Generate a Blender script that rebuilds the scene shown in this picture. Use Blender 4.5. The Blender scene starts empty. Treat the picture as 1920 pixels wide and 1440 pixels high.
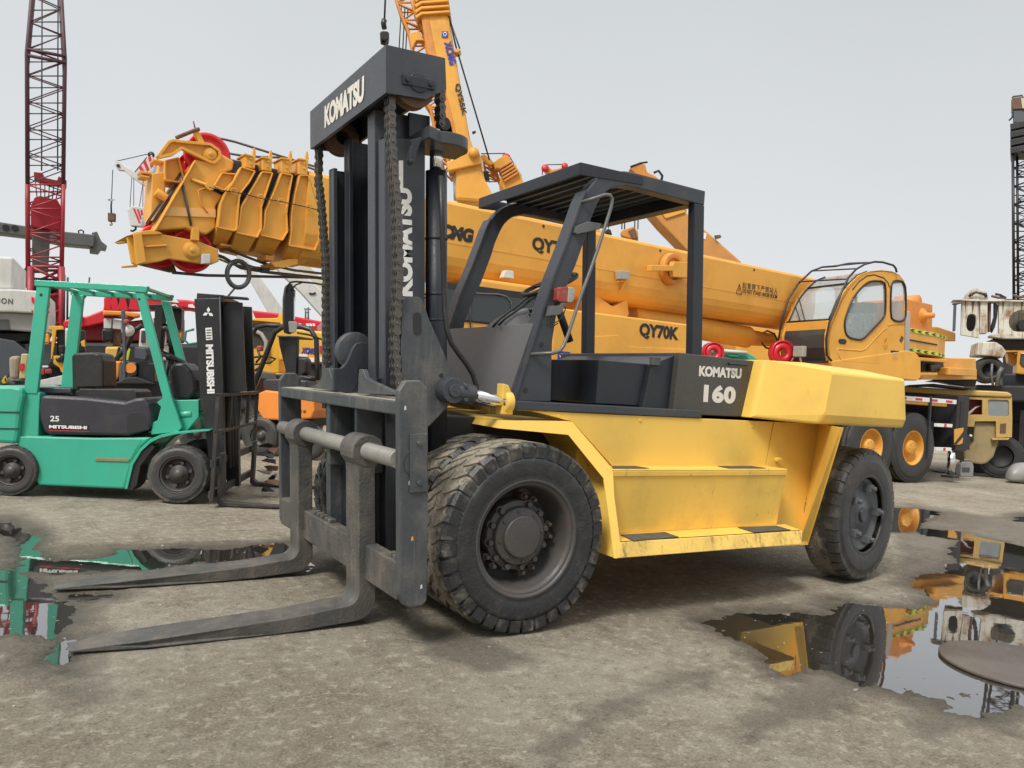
import bpy, bmesh, math, random
import numpy as np
from mathutils import Vector, Matrix
random.seed(7)
PI=math.pi
scene=bpy.context.scene
COL=scene.collection
# ------------------------------------------------------------------ camera
CF,YAW,PIT,ROL=1464.626,0.550912,0.0046595,0.0630662
CAM=Vector((-2.5019,-3.78105,1.43031))
_F=Vector((math.sin(YAW)*math.cos(PIT),math.cos(YAW)*math.cos(PIT),math.sin(PIT)))
_R=Vector((math.cos(YAW),-math.sin(YAW),0)); _U=_R.cross(_F)
_R2=_R*math.cos(ROL)+_U*math.sin(ROL); _U2=_U*math.cos(ROL)-_R*math.sin(ROL)
cd=bpy.data.cameras.new('camera'); co=bpy.data.objects.new('camera',cd); COL.objects.link(co)
m=Matrix((( _R2.x,_U2.x,-_F.x),(_R2.y,_U2.y,-_F.y),(_R2.z,_U2.z,-_F.z))).to_4x4(); m.translation=CAM
co.matrix_world=m
cd.sensor_width=36; cd.lens=CF/1920*36; cd.clip_start=.05; cd.clip_end=3000
scene.camera=co
def ray(px,py): return _F+_R2*((px-960)/CF)-_U2*((py-720)/CF)
# ------------------------------------------------------------------ frames (a local set of axes for each machine)
class Frame:
    def __init__(s,o=(0,0,0),ang=0,tilt=0,pivot=(0,0,0)):
        s.o=Vector(o); s.m=Matrix.Rotation(ang,3,'Z')@Matrix.Rotation(-tilt,3,'Y'); s.mi=s.m.transposed(); s.p=Vector(pivot)
    def w(s,P): return s.o+s.p+s.m@(Vector(P)-s.p)
    def l(s,P): return s.mi@(Vector(P)-s.o-s.p)+s.p
    def hit(s,px,py,ax,v):
        d=s.mi@ray(px,py); c=s.l(CAM); return c+d*((v-c[ax])/d[ax])
    def y(s,px,py,v): return s.hit(px,py,1,v)
    def x(s,px,py,v): return s.hit(px,py,0,v)
    def z(s,px,py,v): return s.hit(px,py,2,v)
    def pl(s,px,py,P,N):
        d=s.mi@ray(px,py); c=s.l(CAM); N=Vector(N); return c+d*((Vector(P)-c).dot(N)/d.dot(N))
W=Frame()
# ------------------------------------------------------------------ materials
MATS={}
def nmat(name):
    m=bpy.data.materials.new(name); m.use_nodes=True; nt=m.node_tree; b=nt.nodes['Principled BSDF']; return m,nt,b
def N(nt,t,**k):
    n=nt.nodes.new(t)
    for a,v in k.items():
        if a.startswith('_'): setattr(n,a[1:],v)
        else: n.inputs[a].default_value=v
    return n
def mixc(nt,f,a,b):
    n=nt.nodes.new('ShaderNodeMix'); n.data_type='RGBA'
    if isinstance(f,(int,float)): n.inputs[0].default_value=f
    else: nt.links.new(f,n.inputs[0])
    for i,v in ((6,a),(7,b)):
        if hasattr(v,'links') or hasattr(v,'is_linked'): nt.links.new(v,n.inputs[i])
        else: n.inputs[i].default_value=(*v[:3],1)
    return n.outputs[2]
def ramp(nt,src,lo,hi,a=0.,b=1.):
    n=nt.nodes.new('ShaderNodeMapRange'); n.inputs[1].default_value=lo;n.inputs[2].default_value=hi;n.inputs[3].default_value=a;n.inputs[4].default_value=b
    nt.links.new(src,n.inputs[0]); return n.outputs[0]
def mul(nt,a,b,op='MULTIPLY'):
    n=nt.nodes.new('ShaderNodeMath'); n.operation=op
    for i,v in ((0,a),(1,b)):
        if isinstance(v,(int,float)): n.inputs[i].default_value=v
        else: nt.links.new(v,n.inputs[i])
    return n.outputs[0]
def paint(name,base,rough=.4,dirt=(.12,.1,.075),amt=.35,sc=2.5,streak=.0,metal=0.,bump=.02,spec=.5,fine=60.,coat=0.,lo=.48,hi=.78,drip=0.,dripc=(.20,.12,.035)):
    if name in MATS: return MATS[name]
    m,nt,b=nmat(name); L=nt.links.new
    tc=nt.nodes.new('ShaderNodeTexCoord'); co_=tc.outputs['Object']
    n1=N(nt,'ShaderNodeTexNoise',Scale=sc,Detail=8.,Roughness=.62); L(co_,n1.inputs['Vector'])
    n2=N(nt,'ShaderNodeTexNoise',Scale=fine,Detail=4.,Roughness=.6); L(co_,n2.inputs['Vector'])
    f=ramp(nt,n1.outputs[0],lo,hi,0,amt)
    if streak>0:
        mp=N(nt,'ShaderNodeMapping'); mp.inputs['Scale'].default_value=(22,22,1.1); L(co_,mp.inputs['Vector'])
        n3=N(nt,'ShaderNodeTexNoise',Scale=1.,Detail=5.,Roughness=.6); L(mp.outputs[0],n3.inputs['Vector'])
        f=mul(nt,f,ramp(nt,n3.outputs[0],.52,.72,0,streak),'ADD')
    f=mul(nt,f,ramp(nt,n2.outputs[0],.3,.6,.6,1.1))
    if drip>0:
        mq=N(nt,'ShaderNodeMapping'); mq.inputs['Scale'].default_value=(26,26,9); L(co_,mq.inputs['Vector'])
        nq=N(nt,'ShaderNodeTexNoise',Scale=1.,Detail=4.,Roughness=.7); L(mq.outputs[0],nq.inputs['Vector'])
        nr=N(nt,'ShaderNodeTexNoise',Scale=2.1,Detail=2.); L(co_,nr.inputs['Vector'])
        fd=mul(nt,ramp(nt,nq.outputs[0],.63,.70,0,drip),ramp(nt,nr.outputs[0],.46,.60))
    # small value drift of the paint itself
    n4=N(nt,'ShaderNodeTexNoise',Scale=.9,Detail=2.); L(co_,n4.inputs['Vector'])
    c0=mixc(nt,ramp(nt,n4.outputs[0],.3,.7),[c*.9 for c in base],[min(c*1.06,1) for c in base])
    cc=mixc(nt,f,c0,dirt)
    if drip>0: cc=mixc(nt,fd,cc,dripc)
    L(cc,b.inputs['Base Color'])
    r=mul(nt,mul(nt,f,.5),rough,'ADD'); r2=mul(nt,r,ramp(nt,n2.outputs[0],.3,.7,-.05,.05),'ADD'); L(r2,b.inputs['Roughness'])
    b.inputs['Metallic'].default_value=metal; b.inputs['Specular IOR Level'].default_value=spec
    b.inputs['Coat Weight'].default_value=coat
    if bump:
        bp=N(nt,'ShaderNodeBump',Strength=.35,Distance=bump*.1); L(n2.outputs[0],bp.inputs['Height'])
        bp2=N(nt,'ShaderNodeBump',Strength=.25,Distance=bump*.5); L(n1.outputs[0],bp2.inputs['Height']); L(bp.outputs[0],bp2.inputs['Normal']); L(bp2.outputs[0],b.inputs['Normal'])
    MATS[name]=m; return m
def glass(name,tint=(.8,.85,.85),alpha=.35,rough=.02):
    m,nt,b=nmat(name); b.inputs['Base Color'].default_value=(*tint,1); b.inputs['Roughness'].default_value=rough
    b.inputs['Alpha'].default_value=alpha; b.inputs['IOR'].default_value=1.5; MATS[name]=m; return m
M_yel=paint('yellow paint',(.82,.53,.105),.40,(.42,.28,.07),.4,2.2,.05,bump=.02,spec=.4,drip=.25)
M_yels=paint('scuffed yellow paint',(.82,.53,.105),.44,(.45,.30,.08),.6,3.,.10,bump=.03,spec=.4,drip=.85)
M_navy=paint('blue grey paint',(.040,.045,.055),.34,(.12,.115,.10),.35,3,.06,bump=.04)
M_navyd=paint('dark blue grey paint',(.018,.021,.028),.36,(.06,.055,.05),.3,3,0,bump=.03)
M_carr=paint('worn blue grey paint',(.056,.061,.068),.42,(.19,.175,.14),.6,4,.35,bump=.05)
M_fork=paint('worn fork steel',(.066,.065,.061),.46,(.21,.175,.13),.6,5,.3,bump=.12,lo=.4)
M_shaft=paint('shaft steel',(.24,.23,.205),.5,(.14,.11,.08),.6,6,.2,bump=.04)
M_grey=paint('grey panel paint',(.115,.115,.115),.33,(.2,.19,.17),.3,2,0,bump=.02)
M_hood=paint('brown grey panel',(.062,.058,.050),.25,(.12,.11,.09),.35,4,0,bump=.01)
M_chain=paint('oiled chain steel',(.12,.11,.098),.38,(.15,.115,.08),.7,7,0,metal=.6,bump=.02,lo=.48)
M_steel=paint('bright steel',(.75,.75,.75),.08,(.3,.28,.25),.15,6,0,metal=1.,bump=.0)
M_black=paint('black rubber hose',(.014,.014,.015),.45,(.05,.045,.04),.3,8,0,bump=.01)
M_blk=paint('black paint',(.012,.013,.015),.38,(.05,.045,.04),.4,3,.1,bump=.02)
M_white=paint('white lettering',(.78,.77,.74),.5,(.4,.38,.33),.2,12,0,bump=0)
M_cream=paint('cream lettering',(.74,.70,.62),.5,(.4,.35,.28),.25,12,0,bump=0)
M_blkl=paint('black lettering',(.015,.013,.012),.45,(.1,.06,.03),.1,12,0,bump=0)
M_pad=paint('grip pad',(.075,.07,.055),.9,(.2,.17,.1),.5,12,0,bump=.2,fine=200.)
M_red=paint('red paint',(.62,.018,.03),.35,(.2,.05,.03),.35,3,.05,bump=.02,coat=.2)
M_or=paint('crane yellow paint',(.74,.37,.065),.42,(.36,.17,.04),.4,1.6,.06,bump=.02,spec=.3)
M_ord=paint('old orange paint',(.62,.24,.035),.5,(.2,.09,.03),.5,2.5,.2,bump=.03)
M_green=paint('green paint',(.038,.405,.268),.38,(.07,.16,.09),.35,2.2,.10,bump=.02,coat=.2)
M_seat=paint('black seat vinyl',(.02,.02,.019),.5,(.07,.06,.05),.3,6,0,bump=.05)
M_charc=paint('charcoal plastic',(.032,.031,.040),.42,(.07,.065,.055),.35,5,0,bump=.04)
M_lred=paint('red lens',(.30,.045,.03),.3,(.4,.3,.25),.4,30,0,bump=.02)
M_lgrey=paint('grey lens',(.35,.35,.32),.3,(.2,.16,.1),.5,30,0,bump=.02)
M_rust=paint('rusty steel',(.14,.075,.045),.7,(.07,.045,.03),.6,9,0,bump=.1)
M_wh=paint('white machine paint',(.60,.60,.57),.45,(.2,.18,.14),.35,2,.2,bump=.02)
M_dgry=paint('grey machine paint',(.10,.105,.10),.5,(.05,.045,.04),.4,3,.2,bump=.03)
M_maroon=paint('dark red lattice paint',(.33,.022,.035),.45,(.07,.03,.025),.5,1.2,0,bump=0)
M_dark=paint('painted shade and dark parts',(.02,.02,.022),.6,(.04,.035,.03),.3,3,0,bump=.02)  # near black: shade painted into gaps and holes, also dark running gear
M_glass=glass('window glass',(.55,.62,.62),.30)
M_glassd=glass('dark window glass',(.05,.06,.065),.82,.05)
def tyre_mat(name,rub,mud,ri,ro,side=.25,center=.6):
    m,nt,b=nmat(name); L=nt.links.new
    tc=nt.nodes.new('ShaderNodeTexCoord'); co_=tc.outputs['Object']
    sx=nt.nodes.new('ShaderNodeSeparateXYZ'); L(co_,sx.inputs[0])
    r=mul(nt,mul(nt,mul(nt,sx.outputs[0],sx.outputs[0]),mul(nt,sx.outputs[2],sx.outputs[2]),'ADD'),.5,'POWER')
    n1=N(nt,'ShaderNodeTexNoise',Scale=9.,Detail=8.,Roughness=.65); L(co_,n1.inputs['Vector'])
    n2=N(nt,'ShaderNodeTexNoise',Scale=70.,Detail=5.); L(co_,n2.inputs['Vector'])
    g=nt.nodes.new('ShaderNodeNewGeometry')
    # mud sits on the tread band: far from the axle and away from the outer face
    yy=ramp(nt,mul(nt,sx.outputs[1],ramp(nt,n1.outputs[0],.3,.7,-.05,.05),'ADD'),.03,.09)
    fr=mul(nt,ramp(nt,r,ri,ro),yy)
    f1=mul(nt,fr,ramp(nt,n1.outputs[0],.30,.5,.55,1.))
    dust=mul(nt,ramp(nt,n1.outputs[0],.5,.72,0,side),ramp(nt,r,ri*.82,ro,.12,1.))
    f=mul(nt,mul(nt,f1,dust,'ADD'),ramp(nt,n2.outputs[0],.3,.6,.6,1.05)); n=nt.nodes.new('ShaderNodeClamp'); L(f,n.inputs[0])
    mudc=mixc(nt,n2.outputs[0],[c*.6 for c in mud],[c*1.25 for c in mud])
    L(mixc(nt,n.outputs[0],rub,mudc),b.inputs['Base Color']); L(ramp(nt,n.outputs[0],0,1,.42,.85),b.inputs['Roughness'])
    bp=N(nt,'ShaderNodeBump',Strength=.6,Distance=.006); L(n2.outputs[0],bp.inputs['Height'])
    bp2=N(nt,'ShaderNodeBump',Strength=.5,Distance=.015); L(n1.outputs[0],bp2.inputs['Height']); L(bp.outputs[0],bp2.inputs['Normal']); L(bp2.outputs[0],b.inputs['Normal'])
    return m
M_tyre=tyre_mat('muddy tyre rubber',(.022,.023,.024),(.27,.235,.18),.52,.55,.9)
M_tyre2=tyre_mat('worn tyre rubber',(.030,.029,.027),(.16,.135,.105),.43,.51,.6)
M_tyre3=tyre_mat('dusty tyre rubber',(.045,.045,.043),(.15,.135,.11),.22,.3,.8)
M_tyre4=tyre_mat('black truck tyre rubber',(.028,.028,.028),(.07,.065,.055),.5,.64,.3)
M_rim=paint('grey brown rim paint',(.062,.058,.055),.45,(.12,.075,.05),.45,6,0,bump=.04)
M_rimr=paint('rusty rim',(.075,.055,.045),.6,(.11,.06,.04),.7,8,0,bump=.04)
# ------------------------------------------------------------------ object tree
WORLD={}   # world origin of each object
def tag(o,label=None,cat=None,group=None,kind=None):
    if label: o['label']=label
    if cat: o['category']=cat
    if group: o['group']=group
    if kind: o['kind']=kind
    return o
def thing(name,loc,label,cat,group=None):
    o=bpy.data.objects.new(name,None); COL.objects.link(o); o.location=loc; WORLD[o]=Vector(loc); o.empty_display_size=.3
    return tag(o,label,cat,group)
class MB:
    def __init__(s): s.bm=bmesh.new(); s.mi=0
    def _f(s,vs):
        try:
            f=s.bm.faces.new(vs); f.material_index=s.mi; return f
        except ValueError: return None
    def loft(s,rings,closed=True,cap=True,smooth=False):
        R=[[s.bm.verts.new(p) for p in r] for r in rings]; n=len(R[0])
        for a,b in zip(R,R[1:]):
            for i in range(n if closed else n-1):
                f=s._f((a[i],a[(i+1)%n],b[(i+1)%n],b[i]))
                if f and smooth: f.smooth=True
        if cap and closed: s._f(R[0][::-1]); s._f(R[-1])
        return s
    def face(s,pts): s._f([s.bm.verts.new(p) for p in pts]); return s
    def prism(s,F,pts,a,b,ax=1):
        """outline in the plane across axis ax, extruded from a to b"""
        def mk(u,v,t): return F.w((u,t,v)) if ax==1 else (F.w((t,u,v)) if ax==0 else F.w((u,v,t)))
        return s.loft([[mk(u,v,a) for u,v in pts],[mk(u,v,b) for u,v in pts]])
    def px(s,F,pix,v,d,ax=1):
        """outline measured on the plane (axis ax = v), given thickness d"""
        P=[F.hit(x,y,ax,v) for x,y in pix]; k=[i for i in range(3) if i!=ax]
        return s.prism(F,[(p[k[0]],p[k[1]]) for p in P],v,v+d,ax)
    def box(s,F,x0,x1,y0,y1,z0,z1): return s.prism(F,[(x0,z0),(x1,z0),(x1,z1),(x0,z1)],y0,y1)
    def slab(s,F,quad,th,N=None):
        """flat plate through given local points, thickness th along its normal"""
        P=[Vector(q) for q in quad]; n=Vector(N).normalized() if N else (P[1]-P[0]).cross(P[2]-P[0]).normalized()
        return s.loft([[F.w(p) for p in P],[F.w(p+n*th) for p in P]])
    def tube(s,F,pts,r,n=8,cap=True,smooth=True):
        P=[F.w(p) for p in pts]; rr=r if isinstance(r,(list,tuple)) else [r]*len(P); rings=[]; up=None
        for i,p in enumerate(P):
            d=(P[min(i+1,len(P)-1)]-P[max(i-1,0)]).normalized()
            if up is None: up=d.orthogonal().normalized()
            up=(up-d*up.dot(d)).normalized(); v=d.cross(up)
            rings.append([p+(up*math.cos(2*PI*k/n)+v*math.sin(2*PI*k/n))*rr[i] for k in range(n)])
        return s.loft(rings,cap=cap,smooth=smooth)
    def bar(s,F,p0,p1,w,h,up=(0,0,1)):
        A,B=F.w(p0),F.w(p1); d=(B-A).normalized(); u=F.m@Vector(up); u=(u-d*u.dot(d)).normalized(); v=d.cross(u)
        q=[(-w/2,-h/2),(w/2,-h/2),(w/2,h/2),(-w/2,h/2)]
        return s.loft([[P+v*a+u*b for a,b in q] for P in (A,B)])
    def cyl(s,F,p0,p1,r,r1=None,n=24,smooth=True): return s.tube(F,[p0,p1],[r,r if r1 is None else r1],n,smooth=smooth)
    def lathe(s,F,c,prof,ax=1,n=48,smooth=True,cap=False):
        """profile (radius, t along axis) turned about axis ax through c"""
        rings=[]; c=Vector(c)
        for r,t in prof:
            ring=[]
            for k in range(n):
                a=2*PI*k/n
                if ax==1: v=Vector((r*math.cos(a),t,r*math.sin(a)))
                elif ax==0: v=Vector((t,r*math.cos(a),r*math.sin(a)))
                else: v=Vector((r*math.cos(a),r*math.sin(a),t))
                ring.append(F.w(c+v))
            rings.append(ring)
        return s.loft(rings,cap=cap,smooth=smooth)
    def hull(s,pts):
        vs=[s.bm.verts.new(p) for p in pts]; g=bmesh.ops.convex_hull(s.bm,input=vs)
        bmesh.ops.delete(s.bm,geom=[e for e in set(g['geom_interior']+g['geom_unused']) if isinstance(e,bmesh.types.BMVert)],context='VERTS')
        return s
    def build(s,name,mats,parent=None,bevel=0.,seg=2,origin=None,merge=True,wn=False):
        bm=s.bm
        if merge: bmesh.ops.remove_doubles(bm,verts=bm.verts,dist=1e-5)
        bmesh.ops.recalc_face_normals(bm,faces=bm.faces)
        base=WORLD[parent] if parent else Vector((0,0,0))
        org=Vector(origin) if origin is not None else base
        for v in bm.verts: v.co-=org
        me=bpy.data.meshes.new(name); bm.to_mesh(me); bm.free()
        for mm in (mats if isinstance(mats,(list,tuple)) else [mats]): me.materials.append(mm)
        o=bpy.data.objects.new(name,me); COL.objects.link(o)
        if parent: o.parent=parent
        o.location=org-base; WORLD[o]=org
        if bevel:
            md=o.modifiers.new('bevel','BEVEL'); md.width=bevel; md.segments=seg; md.limit_method='ANGLE'; md.angle_limit=math.radians(35); md.harden_normals=False
        return o
def P1(F,name,mat,parent,bevel,fn,*a,**k):
    mb=MB(); getattr(mb,fn)(F,*a,**k); return mb.build(name,mat,parent,bevel)
def text(name,s,A,B,up,h,mat,parent,off=.0,depth=.0007,sp=1.0,lift=.0016,shear=0):
    """lettering from A to B (world points), 'up' the direction of letter tops, h its height"""
    cu=bpy.data.curves.new(name,'FONT'); cu.body=s; cu.size=1.; cu.offset=off; cu.extrude=.001; cu.space_character=sp; cu.shear=shear; cu.resolution_u=4
    ob=bpy.data.objects.new('tmp',cu); COL.objects.link(ob); dg=bpy.context.evaluated_depsgraph_get(); me=bpy.data.meshes.new_from_object(ob.evaluated_get(dg)); bpy.data.objects.remove(ob)
    if not me.vertices: return None
    xs=[v.co.x for v in me.vertices]; ys=[v.co.y for v in me.vertices]; x0,x1,y0,y1=min(xs),max(xs),min(ys),max(ys)
    A=Vector(A);B=Vector(B); d=(B-A); L=d.length; d.normalize(); u=Vector(up); u=(u-d*u.dot(d)).normalized(); n=d.cross(u)
    base=WORLD[parent] if parent else Vector((0,0,0))
    for v in me.vertices:
        v.co=A+d*((v.co.x-x0)/(x1-x0)*L)+u*((v.co.y-y0)/(y1-y0)*h)+n*(lift+(depth if v.co.z>0 else 0))-base
    me.materials.clear(); me.materials.append(mat); me.name=name
    o=bpy.data.objects.new(name,me); COL.objects.link(o); o.parent=parent; WORLD[o]=base
    return o
def copy_tree(o,parent=None):
    c=o.copy(); COL.objects.link(c); c.parent=parent; WORLD[c]=WORLD.get(o,Vector((0,0,0)))
    for ch in list(o.children): copy_tree(ch,c)
    return c
def arc(cx,cy,r,a0,a1,n=8): return [(cx+r*math.cos(math.radians(a0+(a1-a0)*i/n)),cy+r*math.sin(math.radians(a0+(a1-a0)*i/n))) for i in range(n+1)]
# ------------------------------------------------------------------ sky and light
wd=bpy.data.worlds.new('World'); scene.world=wd; wd.use_nodes=True; nt=wd.node_tree; bg=nt.nodes['Background']
SUN_EL,SUN_AZ=math.radians(50),math.radians(243)   # direction the soft sun comes from, measured from +Y clockwise
sdir=Vector((math.sin(SUN_AZ)*math.cos(SUN_EL),math.cos(SUN_AZ)*math.cos(SUN_EL),math.sin(SUN_EL)))
sky=nt.nodes.new('ShaderNodeTexSky'); sky.sky_type='NISHITA'; sky.sun_disc=False; sky.sun_elevation=SUN_EL; sky.sun_rotation=SUN_AZ; sky.dust_density=4; sky.air_density=1
tc=nt.nodes.new('ShaderNodeTexCoord'); sp=nt.nodes.new('ShaderNodeSeparateXYZ'); nt.links.new(tc.outputs['Generated'],sp.inputs[0])
cr=nt.nodes.new('ShaderNodeValToRGB'); nt.links.new(sp.outputs[2],cr.inputs[0])
E=cr.color_ramp.elements; E[0].position=0.; E[0].color=(.775,.785,.80,1); E[1].position=1.; E[1].color=(1.75,1.78,1.82,1)
for p,c in ((.10,(.735,.75,.765)),(.30,(.665,.685,.695)),(.46,(.61,.635,.645)),(.62,(.85,.875,.90))):
    e=E.new(p); e.color=(*c,1)
ns=N(nt,'ShaderNodeTexNoise',Scale=1.6,Detail=3.,Roughness=.5); nt.links.new(tc.outputs['Generated'],ns.inputs['Vector'])
ov=mul(nt,1.,ramp(nt,ns.outputs[0],.3,.7,.965,1.03))
vm=nt.nodes.new('ShaderNodeVectorMath'); vm.operation='SCALE'; nt.links.new(cr.outputs[0],vm.inputs[0]); nt.links.new(ov,vm.inputs[3])
vs=nt.nodes.new('ShaderNodeVectorMath'); vs.operation='SCALE'; nt.links.new(sky.outputs[0],vs.inputs[0]); vs.inputs[3].default_value=.012   # faint clear sky through the cloud
va=nt.nodes.new('ShaderNodeVectorMath'); va.operation='ADD'; nt.links.new(vm.outputs[0],va.inputs[0]); nt.links.new(vs.outputs[0],va.inputs[1])
nt.links.new(va.outputs[0],bg.inputs['Color']); bg.inputs['Strength'].default_value=.90
sl=bpy.data.lights.new('sun','SUN'); sl.energy=2.7; sl.angle=math.radians(16); sl.color=(1,.965,.91)
so=bpy.data.objects.new('sun',sl); COL.objects.link(so); so.rotation_euler=sdir.to_track_quat('Z','Y').to_euler(); so.location=(0,0,20)
scene.view_settings.view_transform='Standard'; scene.view_settings.look='None'; scene.view_settings.exposure=.17; scene.view_settings.gamma=1
# ------------------------------------------------------------------ ground with puddles
def vnoise(x,y,seed=0):
    xi=np.floor(x).astype(np.int64); yi=np.floor(y).astype(np.int64); xf=x-xi; yf=y-yi
    def h(a,b):
        n=(a*374761393+b*668265263+seed*1442695041)&0xffffffff; n=((n^(n>>13))*1274126177)&0xffffffff; return ((n^(n>>16))&0xffff)/65535.
    u=xf*xf*(3-2*xf); v=yf*yf*(3-2*yf)
    return (h(xi,yi)*(1-u)+h(xi+1,yi)*u)*(1-v)+(h(xi,yi+1)*(1-u)+h(xi+1,yi+1)*u)*v
def fbm(x,y,f,o,seed=0,g=.5):
    t=0;a=1;s=0
    for i in range(o): t=t+a*(vnoise(x*f+17.3*i,y*f-9.1*i,seed+i)-.5)*2; s+=a; a*=g; f*=2
    return t/s
def gz(pix,ox=0,oy=0,sc=1.): return [tuple(W.z(ox+x*sc,oy+y*sc,0)[:2]) for x,y in pix]
c6=(1280,900,1/3); c3=(0,900,1/2.6667)
PUD=[gz([(150,805),(190,785),(280,760),(450,745),(620,738),(770,745),(880,675),(1000,685),(1130,700),(1300,712),(1385,665),(1290,600),(1300,545),(1480,505),(1520,400),(1580,335),(1320,300),(1330,268),(1560,288),(1680,325),(1800,345),(1920,375),(2500,430),(2500,1100),(1920,1210),(1640,1190),(1480,1185),(1330,1180),(1200,1155),(1090,1135),(960,1115),(800,1060),(690,1060),(560,1085),(430,1000),(400,950),(240,880),(180,830)],*c6),
     gz([(1100,150),(1330,162),(1440,180),(1390,215),(1330,240),(1320,292),(1170,290),(1080,280)],*c6),
     gz([(1480,1290),(1640,1200),(1920,1215),(2300,1160),(2300,1290),(1920,1248),(1770,1280),(1640,1325)],*c6),
     gz([(1855,212),(1920,188),(1990,230),(1900,236)],*c6),
     gz([(-260,180),(0,190),(90,205),(120,250),(190,285),(210,370),(280,398),(450,385),(620,348),(880,332),(1200,337),(1300,322),(1440,308),(1620,300),(1690,380),(1600,430),(1540,450),(1500,370),(1200,400),(900,425),(700,448),(560,437),(440,462),(300,480),(170,470),(60,440),(100,385),(60,290),(0,265),(-260,250)],*c3),
     gz([(-260,440),(60,445),(170,480),(260,520),(200,545),(330,600),(380,650),(365,710),(330,760),(382,800),(365,900),(328,950),(270,930),(205,880),(235,840),(185,790),(180,765),(60,752),(0,770),(-260,800)],*c3),
     gz([(330,560),(420,560),(520,575),(430,600),(350,600)],*c3)]
DAMP=[gz([(1420,1228),(1432,1243),(1340,1270),(1240,1300),(1160,1330),(1080,1390),(1040,1440),(1010,1440),(1050,1385),(1130,1315),(1230,1280),(1330,1250)]),gz([(1480,1290),(1560,1260),(1620,1290),(1540,1350),(1400,1400),(1380,1360)]),gz([(60,1290),(200,1270),(260,1300),(150,1330)]),gz([(760,1180),(830,1170),(900,1200),(1000,1240),(900,1250),(800,1225)]),
      gz([(1340,1290),(1500,1200),(1700,1290),(1560,1390),(1400,1480),(1300,1440)],*c6),
      gz([(-200,150),(150,170),(300,330),(1400,290),(1700,300),(1600,470),(600,480),(430,620),(420,960),(200,960),(-200,820)],*c3),
      gz([(1250,120),(2400,330),(2400,700),(1300,690),(1200,560)],*c6)]
def sdf(polys,X,Y):
    """signed distance to polygons, negative inside"""
    best=np.full(X.shape,1e9); ins=np.zeros(X.shape,bool)
    for P in polys:
        c=np.zeros(X.shape,bool)
        for (x0,y0),(x1,y1) in zip(P,P[1:]+P[:1]):
            dx,dy=x1-x0,y1-y0; t=np.clip(((X-x0)*dx+(Y-y0)*dy)/(dx*dx+dy*dy+1e-12),0,1)
            best=np.minimum(best,np.hypot(X-x0-t*dx,Y-y0-t*dy))
            cc=(y0>Y)!=(y1>Y); xs=(x1-x0)*(Y-y0)/((y1-y0) if abs(y1-y0)>1e-9 else 1e-9)+x0; c^=cc&(X<xs)
        ins|=c
    return np.where(ins,-best,best)
def axis(lo,hi,step,far,g=1.09):
    a=list(np.arange(lo,hi,step)); s=step; x=a[-1]
    while x<far: s*=g; x+=s; a.append(x)
    s=step; x=a[0]; b=[]
    while x>-far: s*=g; x-=s; b.append(x)
    return np.array(b[::-1]+a)
GRX=axis(-3.4,5.2,.019,900.); GRY=axis(-3.0,2.6,.019,900.)
GX,GY=np.meshgrid(GRX,GRY,indexing='ij'); near=(np.abs(GX)<25)&(np.abs(GY)<25)
xx,yy=GX[near],GY[near]
sd=np.full(GX.shape,9.); dp=np.full(GX.shape,9.); sd[near]=sdf(PUD,xx,yy); dp[near]=sdf(DAMP,xx,yy)
ed=np.zeros(GX.shape); ed[near]=.13*fbm(xx,yy,2.6,5,3,.68)+.06*fbm(xx,yy,13.,4,5,.7)
s2=sd+ed
H=np.where(s2<0,-.022*np.clip(-s2/.10,0,1)**.6,.006*np.clip(s2/.12,0,1)**.7)
nz=np.zeros(GX.shape); nz[near]=.0045*fbm(xx,yy,1.7,3,11)+.0042*fbm(xx,yy,9.,5,21,.65)*np.clip(1.3-np.abs(s2[near])*0,0,1)
rim=np.clip(1-np.abs(s2-.05)/.30,0,1)
nz[near]+=.010*np.clip(fbm(xx,yy,26.,3,51,.6),0,1)*rim[near]*np.clip(fbm(xx,yy,3.,2,61)*3,0,1)
# two shallow tyre tracks pressed into the dirt in front of the truck
def track(x0,y0,x1,y1,w):
    dx,dy=x1-x0,y1-y0; L_=math.hypot(dx,dy); u=((xx-x0)*dx+(yy-y0)*dy)/L_; v=((xx-x0)*dy-(yy-y0)*dx)/L_+.06*np.sin(u*.9)
    m=np.clip(1-np.abs(v)/w,0,1)*(u>0)*(u<L_); lug=(np.sin(u*42+np.abs(v)*30)>.1)*1.
    return np.minimum(m*3,1)*(.0025+.0035*lug)*np.clip(fbm(xx,yy,1.4,3,71)+.55,0,1)
tk=np.zeros(GX.shape); tk[near]=track(-1.9,-2.6,4.5,-.9,.13)+track(-2.6,-1.2,3.0,-2.9,.12)
H=H+nz-.004-tk*np.clip(s2/.2,0,1)
WZ=-.0085; SHORE=s2
wet=np.clip(1-np.clip(s2,0,9)/.22,0,1)**.7; dm=np.clip(.5-(dp+ed*1.1)/.10,0,1)*.62; wet=np.maximum(wet,dm)
nx,ny=GX.shape
me=bpy.data.meshes.new('ground'); V=np.stack([GX.ravel(),GY.ravel(),H.ravel()],1)
me.vertices.add(len(V)); me.vertices.foreach_set('co',V.ravel())
I=np.arange(nx*ny).reshape(nx,ny); Q=np.stack([I[:-1,:-1],I[1:,:-1],I[1:,1:],I[:-1,1:]],-1).reshape(-1,4)
me.loops.add(Q.size); me.loops.foreach_set('vertex_index',Q.ravel()); me.polygons.add(len(Q)); me.polygons.foreach_set('loop_start',np.arange(len(Q))*4); me.polygons.foreach_set('loop_total',np.full(len(Q),4))
me.update(); me.polygons.foreach_set('use_smooth',np.ones(len(Q),bool))
at=me.attributes.new('wet','FLOAT','POINT'); at.data.foreach_set('value',wet.ravel())
g=bpy.data.objects.new('ground',me); COL.objects.link(g); tag(g,'brown packed dirt and worn concrete of the yard',None,None,'structure')
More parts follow.
